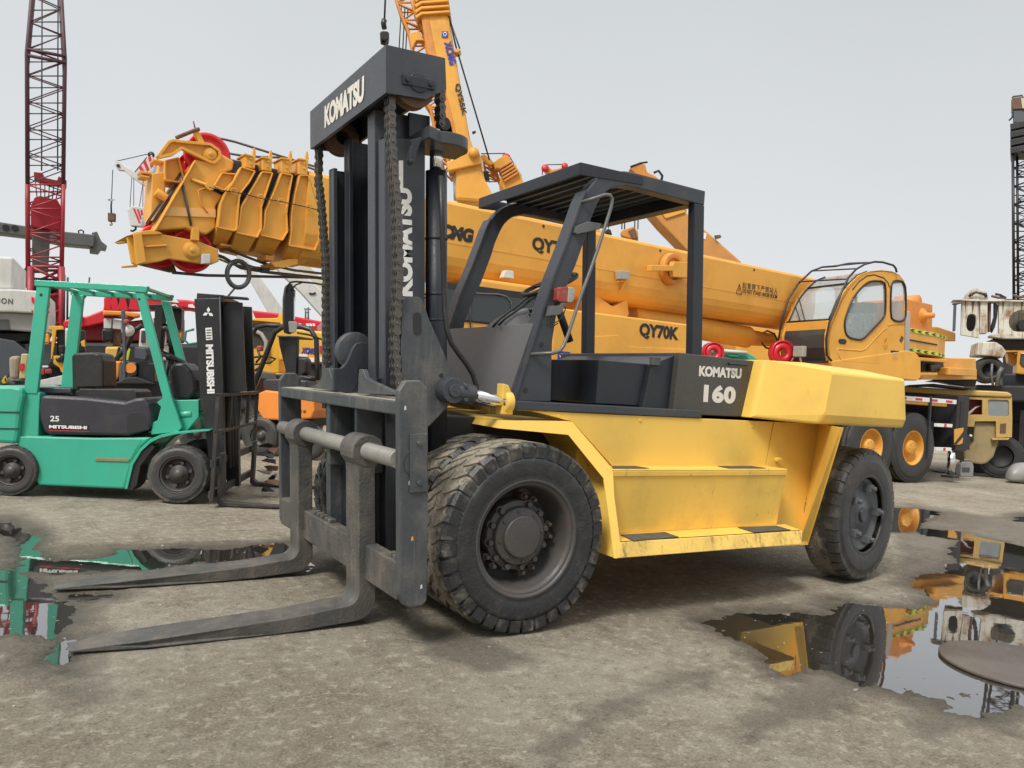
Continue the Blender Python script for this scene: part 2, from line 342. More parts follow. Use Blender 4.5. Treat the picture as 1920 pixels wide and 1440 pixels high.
m,nt,b=nmat('yard dirt'); L=nt.links.new
tc=nt.nodes.new('ShaderNodeTexCoord'); c=tc.outputs['Object']
def nn(s,d=6.,r=.6): 
    n=N(nt,'ShaderNodeTexNoise',Scale=s,Detail=d,Roughness=r); L(c,n.inputs['Vector']); return n.outputs[0]
a1,a2,a3,a4=nn(.55,5),nn(2.6,10,.72),nn(14,10,.75),nn(75,6,.75)
vo=N(nt,'ShaderNodeTexVoronoi',Scale=42.); L(c,vo.inputs['Vector']); vo2=N(nt,'ShaderNodeTexVoronoi',Scale=120.); L(c,vo2.inputs['Vector'])
c1=mixc(nt,ramp(nt,a1,.36,.64),(.275,.232,.165),(.45,.405,.315)); c1=mixc(nt,ramp(nt,a2,.48,.66,0,.7),c1,(.205,.163,.112)); c1=mixc(nt,ramp(nt,a3,.52,.62,0,.8),c1,(.60,.54,.43))
c1=mixc(nt,ramp(nt,a3,.44,.32,0,.85),c1,(.115,.098,.075))
c1=mixc(nt,mul(nt,ramp(nt,vo.outputs['Distance'],.16,.08),ramp(nt,a2,.42,.55,0,.75)),c1,(.54,.51,.45))
c1=mixc(nt,mul(nt,ramp(nt,vo2.outputs['Distance'],.2,.1),.45),c1,(.07,.06,.05)); c1=mixc(nt,ramp(nt,a4,.53,.62,0,.55),c1,(.56,.50,.40)); c1=mixc(nt,ramp(nt,a4,.45,.36,0,.65),c1,(.13,.105,.078))
sc_=nt.nodes.new('ShaderNodeVectorMath'); sc_.operation='SCALE'; L(c1,sc_.inputs[0]); sc_.inputs[3].default_value=.88; c1=sc_.outputs[0]; b.inputs['Specular IOR Level'].default_value=.3
w=N(nt,'ShaderNodeAttribute',_attribute_name='wet'); wf=w.outputs['Fac']
wn=mul(nt,wf,ramp(nt,a3,.3,.6,.5,1.15)); cl=nt.nodes.new('ShaderNodeClamp'); L(wn,cl.inputs[0])
dark=nt.nodes.new('ShaderNodeVectorMath'); dark.operation='SCALE'; L(c1,dark.inputs[0]); dark.inputs[3].default_value=.30
L(mixc(nt,cl.outputs[0],c1,dark.outputs[0]),b.inputs['Base Color']); L(ramp(nt,cl.outputs[0],.1,1,.9,.38),b.inputs['Roughness'])
bp=N(nt,'ShaderNodeBump',Strength=1.,Distance=.04); L(a3,bp.inputs['Height']); bp2=N(nt,'ShaderNodeBump',Strength=1.,Distance=.012); L(a4,bp2.inputs['Height']); L(bp.outputs[0],bp2.inputs['Normal'])
bp3=N(nt,'ShaderNodeBump',Strength=.5,Distance=.006); bp3.invert=True; L(vo.outputs['Distance'],bp3.inputs['Height']); L(bp2.outputs[0],bp3.inputs['Normal']); L(bp3.outputs[0],b.inputs['Normal'])
me.materials.append(m)
# water
m,nt,b=nmat('puddle water'); L=nt.links.new
b.inputs['Base Color'].default_value=(.03,.027,.022,1); b.inputs['Roughness'].default_value=.015; b.inputs['IOR'].default_value=1.33
# muddy water, its mirror raised above clean water to brighten the reflected sky
gl=N(nt,'ShaderNodeBsdfGlossy',Roughness=.012); gl.inputs['Color'].default_value=(.95,.95,.97,1)
fr=N(nt,'ShaderNodeFresnel',IOR=2.6); mx=nt.nodes.new('ShaderNodeMixShader'); L(fr.outputs[0],mx.inputs[0]); L(b.outputs[0],mx.inputs[1]); L(gl.outputs[0],mx.inputs[2])
tc=nt.nodes.new('ShaderNodeTexCoord'); n1=N(nt,'ShaderNodeTexNoise',Scale=5.,Detail=2.); L(tc.outputs['Object'],n1.inputs['Vector'])
bp=N(nt,'ShaderNodeBump',Strength=.12,Distance=.004); L(n1.outputs[0],bp.inputs['Height']); L(bp.outputs[0],gl.inputs['Normal'])
L(mx.outputs[0],nt.nodes['Material Output'].inputs[0]); M_water=m
for k,(x0,x1,y0,y1) in enumerate([(1.0,14.,-3.2,4.2),(-6.,-.6,-.6,4.2)]):
    mb=MB(); mb.face([(x0,y0,WZ),(x1,y0,WZ),(x1,y1,WZ),(x0,y1,WZ)]); o=mb.build('puddle',m); tag(o,['shallow puddle spreading over the yard to the right of the yellow forklift','shallow puddle around the fork tips beside the green forklift'][k],None,None,'structure')
# ------------------------------------------------------------------ tyres and wheels
def tyre(name,parent,c,R,w,rr,nl,mat,F=W,lug='block',sgn=1,inner=None):
    """tyre with its outer face at y=c.y; sgn=+1 body extends to +y. rr = rim radius"""
    mb=MB(); c=Vector(c); s=sgn; ri=inner or rr
    d=R*.045
    prof=[(ri,.07*s*w),(rr*1.0,.03*w*s),(rr*1.04,.012*w*s),(rr*1.06,.022*w*s),(rr*1.12,.006*w*s),(rr*1.15,.0*w),(R*.80,-.008*w*s),(R*.835,.004*s*w),(R*.84,.018*w*s),(R*.90,.02*w*s),(R-d,.055*w*s),(R-d*.6,.14*w*s),(R-d*.35,.5*w*s),(R-d*.6,.86*w*s),(R-d,.95*w*s),(R*.84,.99*w*s),(rr*1.05,.98*w*s),(ri,.93*w*s)]
    mb.lathe(F,c,prof,n=96)
    def P(r,y,a): return F.w(c+Vector((r*math.cos(a),y*s,r*math.sin(a))))
    for k in range(nl):
        a0=2*PI*k/nl; wd=2*PI/nl*.80; j=(random.random()-.5)*.006
        if lug=='block':
            for side in (0,1):
                def yy(t): return t*w if side==0 else (1-t)*w
                sk=(2*PI/nl)*.9*(1 if side==0 else -1); aa=a0+(0 if side==0 else PI/nl)
                secs=[(0.0,R*.845,R*.962,0),(.06,R*.87,R*.993+j,0),(.16,R*.93,R*1.0+j,.15),(.30,R*.93,R*1.0,.62),(.44,R*.93,R*.998,.9)]
                rings=[]
                for t,r0,r1,q in secs:
                    wk=wd*(1-.35*q); o=sk*q
                    rings.append([P(r0,yy(t),aa+o),P(r1,yy(t),aa+o+wd*.03),P(r1,yy(t),aa+o+wk-wd*.03),P(r0,yy(t),aa+o+wk)])
                mb.loft(rings)
        elif lug=='worn':
            for side in (0,1):
                def yy(t): return t*w if side==0 else (1-t)*w
                jj=random.uniform(-.006,.004); rings=[]
                for t,r0,r1,q in [(.02,R*.88,R*.955+jj,0),(.09,R*.9,R*.982+jj,0),(.2,R*.9,R*.993,.1),(.3,R*.9,R*.994,.2)]:
                    rings.append([P(r0,yy(t),a0),P(r1,yy(t),a0+.01),P(r1,yy(t),a0+wd*1.12),P(r0,yy(t),a0+wd*1.15)])
                mb.loft(rings)
    if lug=='ribs':
        for t in (.14,.38,.62,.86):
            mb.lathe(F,c,[(R*.95,(t-.085)*w*s),(R,(t-.08)*w*s),(R,(t+.08)*w*s),(R*.95,(t+.085)*w*s)],n=72)
    return mb.build(name,mat,parent,0,origin=F.w(c))
YL='big yellow forklift with dark grey mast and long forks in the centre of the yard'
FK=thing('heavy_forklift',(1.4,1.15,0),YL,'forklift')
SW=2.3
def mirY(P): return (P[0],SW-P[1],P[2])
# ---- front dual wheels
def fwheel(y,s,full):
    mb=MB(); c=(0,y,.56)
    mb.lathe(W,c,[(.345,.03*s),(.325,.018*s),(.308,.028*s),(.300,.05*s),(.290,.12*s),(.275,.20*s),(.262,.225*s),(.16,.235*s)],n=64); wh=mb.build('wheel',M_rim,FK,0,origin=c)
    tyre('tyre',wh,c,.56,.34,.335,36,M_tyre,sgn=s)
    if full:
        mb=MB(); mb.lathe(W,c,[(.352,.012*s),(.344,.002*s),(.330,.008*s),(.324,.024*s)],n=72); mb.build('rim_ring',M_rim,wh,0,origin=c)
        mb=MB(); mb.lathe(W,c,[(.0,.055*s),(.118,.055*s),(.125,.062*s),(.127,.085*s),(.165,.088*s),(.170,.095*s),(.172,.125*s),(.205,.13*s),(.21,.15*s),(.21,.2*s)],n=48)
        for k in range(12):
            if k in (3,): continue
            a=2*PI*(k+.35)/12; x,z=.192*math.cos(a),.192*math.sin(a); mb.cyl(W,(x,y+.135*s,.56+z),(x,y+.10*s,.56+z),.019,n=6,smooth=False); mb.cyl(W,(x,y+.2*s,.56+z),(x,y+.13*s,.56+z),.028,n=16)
        for k in range(8):
            a=2*PI*(k+.2)/8; x,z=.147*math.cos(a),.147*math.sin(a); mb.cyl(W,(x,y+.1*s,.56+z),(x,y+.078*s,.56+z),.0095,n=6,smooth=False)
        mb.build('hub',M_rim,wh,.003,origin=c)
        for a0 in (72,5,-68,-140):
            mb=MB()
            for da in (-9,9):
                a=math.radians(a0+da); x,z=.232*math.cos(a),.232*math.sin(a)
                mb.cyl(W,(x,y+.22*s,.56+z),(x,y+.135*s,.56+z),.022,n=6,smooth=False); mb.cyl(W,(x,y+.14*s,.56+z),(x,y+.105*s,.56+z),.012,n=12)
            a=math.radians(a0); x,z=.238*math.cos(a),.238*math.sin(a); mb.lathe(W,(x,y+.19*s,.56+z),[(0,0),(.05,0),(.055,.02*s),(.055,.05*s)],n=10)
            mb.build('wheel_nut',M_rimr,wh,.002,origin=c)
fwheel(0,1,True); fwheel(.37,1,False); fwheel(SW,-1,True); fwheel(SW-.37,-1,False)
# ---- rear wheels, slightly steered
M_hubg=paint('mid grey hub paint',(.085,.09,.096),.45,(.12,.11,.095),.5,6,0,bump=.04)
def rwheel(y,s,ang):
    F=Frame((3.47,y,.56),ang); mb=MB(); c=(0,0,0)
    mb.lathe(F,c,[(.30,.05*s),(.285,.045*s),(.27,.055*s),(.262,.060*s),(.235,.068*s),(.20,.070*s),(.19,.060*s),(.12,.058*s),(.115,.045*s),(0.,.043*s)],n=56); wh=mb.build('wheel',M_hubg,FK,0,origin=F.w(c))
    tyre('tyre',wh,c,.555,.31,.31,34,M_tyre2,F=F,lug='worn',sgn=s)
    for k in range(5):
        mb=MB()
        a=2*PI*k/5+1.3; x,z=.225*math.cos(a),.225*math.sin(a)
        mb.prism(F,[(x-.035,z-.03),(x+.035,z-.03),(x+.03,z+.03),(x-.03,z+.03)],.0*s,.10*s); mb.cyl(F,(x,.02*s,z),(x,-.03*s,z),.022,n=6,smooth=False)
        mb.build('wheel_clamp',M_hubg,wh,.006,origin=F.w(c))
    mb=MB(); mb.cyl(F,(-.02,.1*s,0),(-.02,.02*s,0),.06,n=20)
    mb.build('hub',M_navy,wh,.006,origin=F.w(c))
rwheel(.17,1,math.radians(10)); rwheel(SW-.19,-1,math.radians(4))
# ---- body side skins (one slanted plane on each side)
SP,SN=(.6,-.0324,.4131),(0,1,-.395/1.0)
def S(px,py): return W.pl(px,py,SP,SN)
def both(fn,name,mat,bevel=.004,parent=FK,label=None):
    out=[]
    for far in (0,1):
        mb=MB(); fn(mb,(lambda P:Vector(mirY(P))) if far else (lambda P:Vector(P))); o=mb.build(name,mat,parent,bevel); out.append(o)
        if label and not far: o['label']=label
    return out
def solid(mb,T,pts,th):
    P=[Vector(p) for p in pts]; mb.loft([[T(p) for p in P],[T(p+Vector(th)) for p in P]])
A0=S(1158,1047);A1=S(1503,1022);B0=S(1163,1016.7);B1=S(1505,997); A1.z=A0.z; B1.z=B0.z
zB=B0.z; C0=W.z(1160,998,zB); C1=W.z(1455,981,zB); C0.y=C1.y=.25
D0=S(1146.7,882.7); D1=S(1475,878); zD=.945; yE=.345
def fn(mb,T):
    solid(mb,T,[B0,B1,(C1.x+.05,C1.y,zB),(C0.x-.1,C0.y,zB)],(0,0,-.012))   # lower tread
    solid(mb,T,[(B0.x,C0.y-.01,zB),(B1.x,C0.y-.01,zB),(D1.x,D0.y+.005,zD-.012),(D0.x,D0.y+.005,zD-.012)],(0,.03,0)) # riser
    solid(mb,T,[(D0.x,D0.y-.003,zD),(D1.x,D0.y-.003,zD),(D1.x,yE+.01,zD),(D0.x-.02,yE+.01,zD)],(0,0,-.014))    # upper tread
    solid(mb,T,[(D0.x,D0.y-.003,zD-.012),(D1.x,D0.y-.003,zD-.012),(D1.x,D0.y+.001,zD-.05),(D0.x,D0.y+.001,zD-.05)],(0,.02,0))
    solid(mb,T,[(D1.x-.012,D0.y+.01,zD-.013),(D1.x-.012,yE+.01,zD-.013),(B1.x-.012,yE+.01,zB),(B1.x-.012,C0.y,zB)],(.010,0,0))
    solid(mb,T,[(B1.x-.012,-.0,A1.z+.002),(B1.x-.012,yE+.01,A1.z+.002),(B1.x-.012,yE+.01,zB-.013),(B1.x-.012,.0,zB-.013)],(.010,0,0))
both(fn,'side_steps',M_yels,.006)
M_yelm=paint('mud streaked yellow paint',(.80,.53,.12),.5,(.30,.20,.06),.7,5.,.75,bump=.04,spec=.4,drip=.9,lo=.42)
def fn(mb,T): solid(mb,T,[A0,A1,B1,B0],(0,.03,0))
both(fn,'lower_step_front',M_yelm,.005)
TT=W.y(1080,774,yE).z
def fn(mb,T):
    q=[W.y(*p,yE) for p in [(998,769.5),(1450,791.7),(1435,870),(1150,880),(1073,790.6)]]
    q[0].z=q[1].z=TT; q[2].z=q[3].z=zD-.008
    solid(mb,T,q,(0,.03,0))
both(fn,'side_panel',M_yel,.003)
def fn(mb,T):
    q=[W.y(*p,yE+.003) for p in [(1451.5,792),(1536.7,797),(1500.7,1021.7),(1400,1028),(1400,885),(1432,880),(1436.5,868)]]
    q[0].z=q[1].z=TT
    solid(mb,T,q,(0,.03,0))
    a,b=q[1],q[2]; c=W.z(1582,801.7,a.z); d=W.z(1515,1021.7,b.z)
    solid(mb,T,[a,c,d,b],(0,.02,0))
both(fn,'rear_side_panel',M_yel,0)
def fn(mb,T):
    q=[S(*p) for p in [(942,788.5),(1073,790.6),(1149,881),(1146,884),(1163,1017),(1158,1047),(1152,1047),(1132.5,898),(1066,815.6),(935,803)]]
    solid(mb,T,q,(0,.012,0))
    # front chamfer lip and fender top
    z0=q[0].z; zl=q[9].z; f0=W.z(829,767,z0+.01); f1=f0.copy(); f1.z=zl-.01; f1.x-=.02
    solid(mb,T,[q[0],f0,f1,q[9]],(.012,.006,0))
    e=f0.copy(); e.y=.9; k=q[1].copy(); k.y=.9
    solid(mb,T,[f0,e,(q[1].x,.9,q[1].z),q[1],q[0]],(0,0,-.012))
    # fender back slope above the tyre
    d1=q[2].copy(); d2=q[1].copy()
    solid(mb,T,[d2,d1,(d1.x,.9,d1.z),(d2.x,.9,d2.z)],(-.008,0,-.010))
    p=q[5].copy(); solid(mb,T,[d1,p,(p.x,.9,p.z),(d1.x,.9,d1.z)],(-.012,0,0))
both(fn,'front_fender',M_yel,.004)
for pix,z in (([(1163,1003),(1247,998),(1273,1007.5),(1188,1014.5)],zB),([(1383,989),(1455,985.8),(1483,994),(1413,998.5)],zB),([(1148,874),(1190,874),(1223,879.2),(1150,879.2)],zD),([(1345,874),(1408,874),(1440,878.6),(1372,879)],zD)):
    q=[W.z(a,b_,z+.003) for a,b_ in pix]
    for p in q:
        if z==zD: p.y=min(max(p.y,D0.y+.012),yE-.012)
    def fn(mb,T): solid(mb,T,q,(0,0,.003))
    both(fn,'step_pad',M_pad,0)
mb=MB(); c=W.y(1456,862,yE); mb.cyl(W,c+Vector((0,.05,0)),c-Vector((0,.03,0)),.022,n=14); mb.bar(W,c+Vector((-.03,-.03,.0)),c+Vector((.03,-.03,.01)),.008,.02); mb.build('fuel_cap',M_yel,FK,.003)
# ---- chassis core, rear frame, axle
mb=MB(); mb.box(W,.62,2.95,.42,1.88,.42,1.27); mb.build('chassis',M_yel,FK,.01)
mb=MB(); mb.box(W,-.40,.62,.75,1.55,.35,1.22); mb.cyl(W,(0,.3,.56),(0,2.,.56),.16); mb.build('drive_axle',M_dark,FK,.01)
mb=MB(); mb.box(W,2.95,3.6,.55,1.75,.62,1.28); mb.cyl(W,(3.47,.45,.56),(3.47,1.85,.56),.09); mb.build('rear_frame',M_dark,FK,.01)
# ---- counterweight
ht,hb=1.704,1.300
v=[]
for T in ((lambda P:P),(lambda P:mirY(P))):
    for P in [(2.146,.30,hb+.018),(2.250,.30,1.763),(2.562,.03,hb),(2.60,.0,hb+.075),(2.663,.0,ht),(3.60,.0,ht),(3.655,.0,hb+.07),(3.66,.03,hb),(3.95,.45,ht-.03),(3.98,.45,hb)]: v.append(T(P))
    e=W.z(1512,675,1.763); g=W.z(1632,687,1.763); v.append(T((2.50,.155,1.763))); v.append(T((3.42,.26,1.758)))
mb=MB(); mb.hull(v); mb.build('counterweight',M_yel,FK,.022,3)
# ---- engine hood and cab floor boxes
hy=.40
mb=MB(); mb.px(W,[(1275,661),(1434,679),(1409,783),(1262,776)],hy,1.5); mb.build('engine_hood',M_hood,FK,.008)
mb=MB(); q=W.y(1385,683.5,hy-.02); mb.tube(W,[(q.x-.09,hy+.01,q.z),(q.x-.085,hy-.03,q.z),(q.x+.085,hy-.03,q.z),(q.x+.09,hy+.01,q.z)],.008); mb.build('hood_handle',M_blk,FK)
mb=MB(); mb.px(W,[(1123,674),(1222,683),(1205,762),(1117,757)],.50,1.25); mb.build('seat_deck_box',M_navyd,FK,.008)
mb=MB(); mb.px(W,[(1222,683),(1270,664),(1292,664),(1292,772),(1205,766)],.455,1.3); 
mb.build('deck_panel',M_navyd,FK,.006)
q=W.y(1229,676,.44); P1(W,'latch',M_carr,FK,.004,'box',q.x-.04,q.x+.04,.43,.46,q.z-.035,q.z+.025)
# ---- sill rail under the guard
a=W.y(955,753,yE-.01); b_=W.y(1314,779,yE-.01); zs0,zs1=1.296,1.350
mb=MB(); mb.box(W,a.x,1.66,yE-.012,.56,zs0,zs1); mb.box(W,a.x,1.66,SW-.56,SW-yE+.012,zs0,zs1); mb.box(W,a.x,a.x+.1,.56,SW-.56,zs0,zs1-.01); mb.build('cab_sill',M_navy,FK,.006)
# ---- dash plate (slanted plate at the front of the cab)
def front(py0,py1): pass
t0=W.y(1004,608,.50); t1=W.y(954,752,.50)
tl=Vector((t0.x,SW-.5,t0.z)); bl=Vector((t1.x,SW-.5,t1.z))
mb=MB(); mb.slab(W,[t1,t0,tl,bl],.02); mb.build('dash_plate',M_grey,FK,.004)
# dark wheel-like opening at the foot of the plate
q=W.y(938,742,.62); dx=(t0-t1).normalized(); 
mb=MB(); ring=[]
for k in range(17):
    a_=PI*k/16; ring.append(q+Vector((0,-.085*math.cos(a_),0))+dx*(.13*math.sin(a_)))
mb.loft([[p+Vector((-.004,0,0)) for p in ring],[p+Vector((.004,0,0)) for p in ring]]); mb.build('cylinder_opening',M_dark,FK)
# ---- overhead guard: arches, posts, roof
gy,gt=.46,.10
outer=[(966,753),(1012,608),(1040,520),(1062,462),(1082,408),(1092,378),(1101,358),(1112,343),(1124,332),(1138,325),(1155,321),(1172,320.5),(1190,323.5),(1323,358),(1321,385),(1270,372),(1195,352),(1172,348),(1155,350),(1144,354),(1135,361),(1127,370),(1119,385),(1108,412),(1100,440),(1080,497),(1065,532),(1044,590),(1036,640),(1033,754)]
aw=[W.y(x,y,gy) for x,y in outer]
prof=[(p.x,p.z) for p in aw]
for y0 in (gy,SW-gy-gt):
    mb=MB(); mb.prism(W,prof,y0,y0+gt); mb.build('guard_arch',M_navy,FK,.008)
# front flange strip of the near arch (lighter edge welded along the front)
for y0 in (gy-.012,SW-gy-gt-.012):
    mb=MB(); pts=[W.y(x,y,gy) for x,y in [(960,753),(1006,608),(1034,520),(1057,462),(1077,406),(1087,377),(1097,356)]]; pts2=[W.y(x,y,gy) for x,y in [(965,753),(1011,608),(1039,520),(1061,462),(1081,408),(1091,378),(1100,358)]]
    mb.prism(W,[(p.x,p.z) for p in pts]+[(p.x,p.z) for p in reversed(pts2)],y0,y0+gt+.02); mb.build('guard_arch_flange',M_navy,FK,.003)
def post(y):
    p0=W.y(1314.5,779,gy); p1=W.y(1321,385,gy); mb=MB()
    q0,q1=(p0.x,1.35),(p1.x,p1.z)
    mb.prism(W,[(q0[0]-.105,q0[1]),q0,q1,(q1[0]-.10,q1[1])],y,y+.07); mb.build('rear_post',M_navyd,FK,.006)
post(gy); post(SW-gy-.07)
for x_,y_,r_ in ((1307,683,.018),(1305,750,.014)):
    q=W.y(x_,y_,gy); mb=MB(); mb.cyl(W,(q.x,gy+.01,q.z),(q.x,gy-.012 if y_<700 else gy-.001,q.z),r_,n=14); mb.build('bolt',M_navyd if y_<700 else M_dark,FK)
# roof
rz0=W.y(1087.5,304,gy); zr=rz0.z; xf=rz0.x; xr=W.y(1323,358,gy).x; zr2=W.y(1323,358,gy).z
mb=MB(); dz=(zr2-zr)/(xr-xf)
zz=lambda x: zr+dz*(x-xf)
mb.box(W,xf,xf+.012,gy-.004,SW-gy+.004,zr-.085,zr)            # front lip
mb.prism(W,[(xf+.01,zz(xf)-.085),(xf+.55,zz(xf+.55)-.06),(xf+.55,zz(xf+.55)),(xf+.01,zz(xf))],gy-.006,gy+.008)
mb.prism(W,[(xf+.01,zz(xf)-.085),(xf+.55,zz(xf+.55)-.06),(xf+.55,zz(xf+.55)),(xf+.01,zz(xf))],SW-gy-.008,SW-gy+.006)
mb.box(W,xr-.11,xr-.01,gy+gt,SW-gy-gt,zr2-.11,zr2-.02)
mb.build('roof_frame',M_navyd,FK,.004)
ns=11; mb=MB(); stp=(xr-.03-xf-.015)/ns
for k in range(ns):
    x0=xf+.015+k*stp; x1=x0+stp-.004; 
    mb.prism(W,[(x0,zz(x0)-.028),(x0+.01,zz(x0)-.004),(x1-.01,zz(x1)-.004),(x1,zz(x1)-.028),(x1-.006,zz(x1)-.028),(x1-.012,zz(x1)-.010),(x0+.014,zz(x0)-.010),(x0+.006,zz(x0)-.028)],gy+gt,SW-gy-gt)
    if k%3==0: mb.box(W,x1-.004,x1+.014,gy+gt+.25,SW-gy-gt-.25,zz(x1)-.02,zz(x1)-.012)
mb.build('roof_slats',M_navyd,FK,.0)
# steering column cowl, steering wheel, levers
mb=MB()
cow=[]
for x_,zz_,wy in ((.27,1.80,.28),(.32,1.90,.26),(.42,1.98,.24),(.54,2.02,.20),(.62,2.03,.16)):
    r=[]
    for k in range(13):
        a_=PI*k/12; r.append(Vector((x_+.10*math.sin(a_)*.2,1.10-wy*math.cos(a_),1.50+(zz_-1.50)*(.25+.75*math.sin(a_)**.45))))
    cow.append(r)
mb.loft(cow,closed=False,smooth=True)
mb.build('dash_cowl',M_grey,FK)
ctr=W.y(1031,534,.95); ctr=Vector(ctr); 
mb=MB(); FS=Frame(ctr,0,math.radians(28)); ring=[(.205*math.cos(2*PI*k/40),.205*math.sin(2*PI*k/40),0) for k in range(41)]; mb.tube(FS,ring,.017,8,cap=False)
mb.cyl(FS,(0,0,-.06),(0,0,.01),.035); mb.bar(FS,(-.2,0,0),(.2,0,0),.02,.014); mb.bar(FS,(0,0,0),(0,.2,0),.02,.014); sw=mb.build('steering_wheel',M_black,FK)
mb=MB(); mb.tube(FS,[(0,0,-.03),(0,0,-.45)],.028,10); mb.build('steering_column',M_blk,FK)
mb=MB()
for pp,yy_ in ((((924,613),(938,597),(968,575),(1000,548),(1015,545)),.95),(((932,613),(946,598),(975,578),(1008,553)),1.0)):
    mb.tube(W,[W.y(x,y,yy_) for x,y in pp],.009,6)
mb.build('wiring_harness',M_black,FK)
a_=W.y(996,585,.62); b2=W.y(1012,608,.62); mb=MB(); mb.cyl(W,a_,b2+Vector((.03,0,-.06)),.026,n=12); mb.cyl(W,a_+Vector((-.012,0,.024)),a_,.012,n=8); mb.build('lever_boot',M_black,FK)
# handrail on the near pillar
hp=[(1105,375),(1118,371),(1135,365),(1144,366),(1148,373),(1146,388),(1133,430),(1120,470),(1105,512),(1090,552),(1077,592),(1066,625),(1057,648),(1050,658),(1040,662),(1010,664)]
mb=MB(); hw=[W.y(x,y,.36) for x,y in hp]; hw[0].y=gy; hw[-1].y=gy; hw[1].y=.40; hw[-2].y=.38; mb.tube(W,hw,.0125,8); mb.build('handrail',M_grey,FK)
q=W.y(1101,420,gy); mb=MB(); mb.px(W,[(1079,436),(1082,424),(1103,415),(1128,419),(1124,430),(1082,439)],gy-.035,.03); mb.build('rail_bracket',M_grey,FK,.003)
# indicator lamp on the pillar
mb=MB(); mb.px(W,[(1046,541),(1052,538),(1066,537.5),(1064,567),(1049,566),(1045,562)],.40,.05); lp=mb.build('indicator_lamp',M_lred,FK,.006,3)
mb=MB(); mb.px(W,[(1066,537.5),(1075,539),(1079,545),(1077,563),(1071,568),(1064,567)],.40,.05); mb.build('lens',M_lgrey,lp,.006,3)
mb=MB(); mb.px(W,[(1035,573),(1050,574),(1053,568),(1061,568),(1056,583),(1050,590),(1030,592)],.40,.05); mb.build('lamp_bracket',M_grey,FK,.003)
mb=MB(); mb.tube(W,[W.y(x,y,.41) for x,y in [(1058,568),(1060,580),(1056,592),(1047,602),(1036,608),(1030,603),(1027,610),(1034,614),(1046,606)]],.004,5); mb.build('lamp_wire',M_black,FK)
for x_,y_ in ((1014.5,646.5),(985,732)):
    q=W.y(x_,y_,gy); mb=MB(); mb.cyl(W,(q.x,gy+.004,q.z),(q.x,gy-.0015,q.z),.019,n=20); mb.build('bolt_hole',M_dark,FK)
# ---------------------------------------------------------------- mast (tilted a few degrees forward)
MF=Frame((0,0,0),0,.07,(-.5,0,.6))
MY=lambda x,y,v: MF.y(x,y,v)
mast=MB(); mast.box(MF,-.66,-.62,.9,1.4,.4,.5); 
# outer and inner rails, each a steel channel open towards the middle
def rail(name,x0,x1,y0,y1,z0,z1,mat,web,fl=.03,parent=FK):
    mb=MB(); s=1 if web=='lo' else -1; wy=(y0,y0+.03) if web=='lo' else (y1-.03,y1)
    mb.box(MF,x0,x1,wy[0],wy[1],z0,z1)
    fy=(y0+.03,y1) if web=='lo' else (y0,y1-.03)
    mb.box(MF,x0,x0+fl,fy[0],fy[1],z0,z1); mb.box(MF,x1-fl,x1,fy[0],fy[1],z0,z1)
    return mb.build(name,mat,parent,.005)
rail('outer_mast_rail',-.63,-.365,.63,.735,.30,2.90,M_navy,'lo')
rail('outer_mast_rail',-.63,-.365,SW-.735,SW-.63,.30,2.90,M_navy,'hi')
rail('inner_mast_rail',-.645,-.40,.755,.875,.34,3.085,M_navy,'lo')
rail('inner_mast_rail',-.56,-.33,SW-.86,SW-.75,.34,3.085,M_navyd,'hi')  # far inner rail: shade of the recess put into a darker paint
# middle rail column seen inside the opening
mb=MB(); mb.box(MF,-.36,-.33,.74,SW-.74,.5,2.9)
mb.box(MF,-.40,-.36,1.0,1.06,.5,3.0); mb.box(MF,-.40,-.36,1.2,1.24,.5,3.0)
mb.build('cross_plate',M_navyd,FK,.004)
mb=MB(); mb.cyl(MF,(-.29,SW-.72,.6),(-.29,SW-.72,2.7),.068); mb.build('lift_cylinder',M_blk,FK)
# head beam
hb_=[(-.7019,3.084),(-.45,3.091),(-.317,3.174),(-.3254,3.3545),(-.7019,3.3545)]
mb=MB(); mb.prism(MF,hb_,.4377,.462); mb.prism(MF,hb_,1.838,1.8623); mb.box(MF,-.7019,-.677,.462,1.838,3.084,3.3545); mb.box(MF,-.345,-.3254,.462,1.838,3.18,3.3545); mb.box(MF,-.677,-.345,.462,1.838,3.335,3.3525)
hd=mb.build('mast_head_beam',M_navy,FK,.006)
text('lettering','KOMATSU',MF.w(MF.x(609,241,-.7035)),MF.w(MF.x(683,188,-.7035)),MF.m@Vector((0,0,1)),.15,M_cream,hd,off=.055,sp=.95)
mb=MB(); q=MY(785,155,.4377); mb.prism(MF,[(q.x-.105,q.z-.028),(q.x+.10,q.z-.028),(q.x+.10,q.z+.028),(q.x-.105,q.z+.028)],.425,.4377)
for dx_ in (-.075,.072): mb.cyl(MF,(q.x+dx_,.426,q.z),(q.x+dx_,.412,q.z),.016,n=6,smooth=False)
mb.lathe(MF,(q.x,.43,q.z),[(0,.0),(.058,.0),(.06,.01)],n=24); mb.build('pin_keeper',M_navyd,hd,.003)
for y_ in (.52,SW-.52):
    mb=MB(); mb.lathe(MF,(-.5,y_-.04,3.17),[(.05,.0),(.125,.0),(.125,.012),(.11,.016),(.11,.064),(.125,.068),(.125,.08),(.05,.08)],n=32); mb.build('chain_pulley',M_rust,FK,.002)
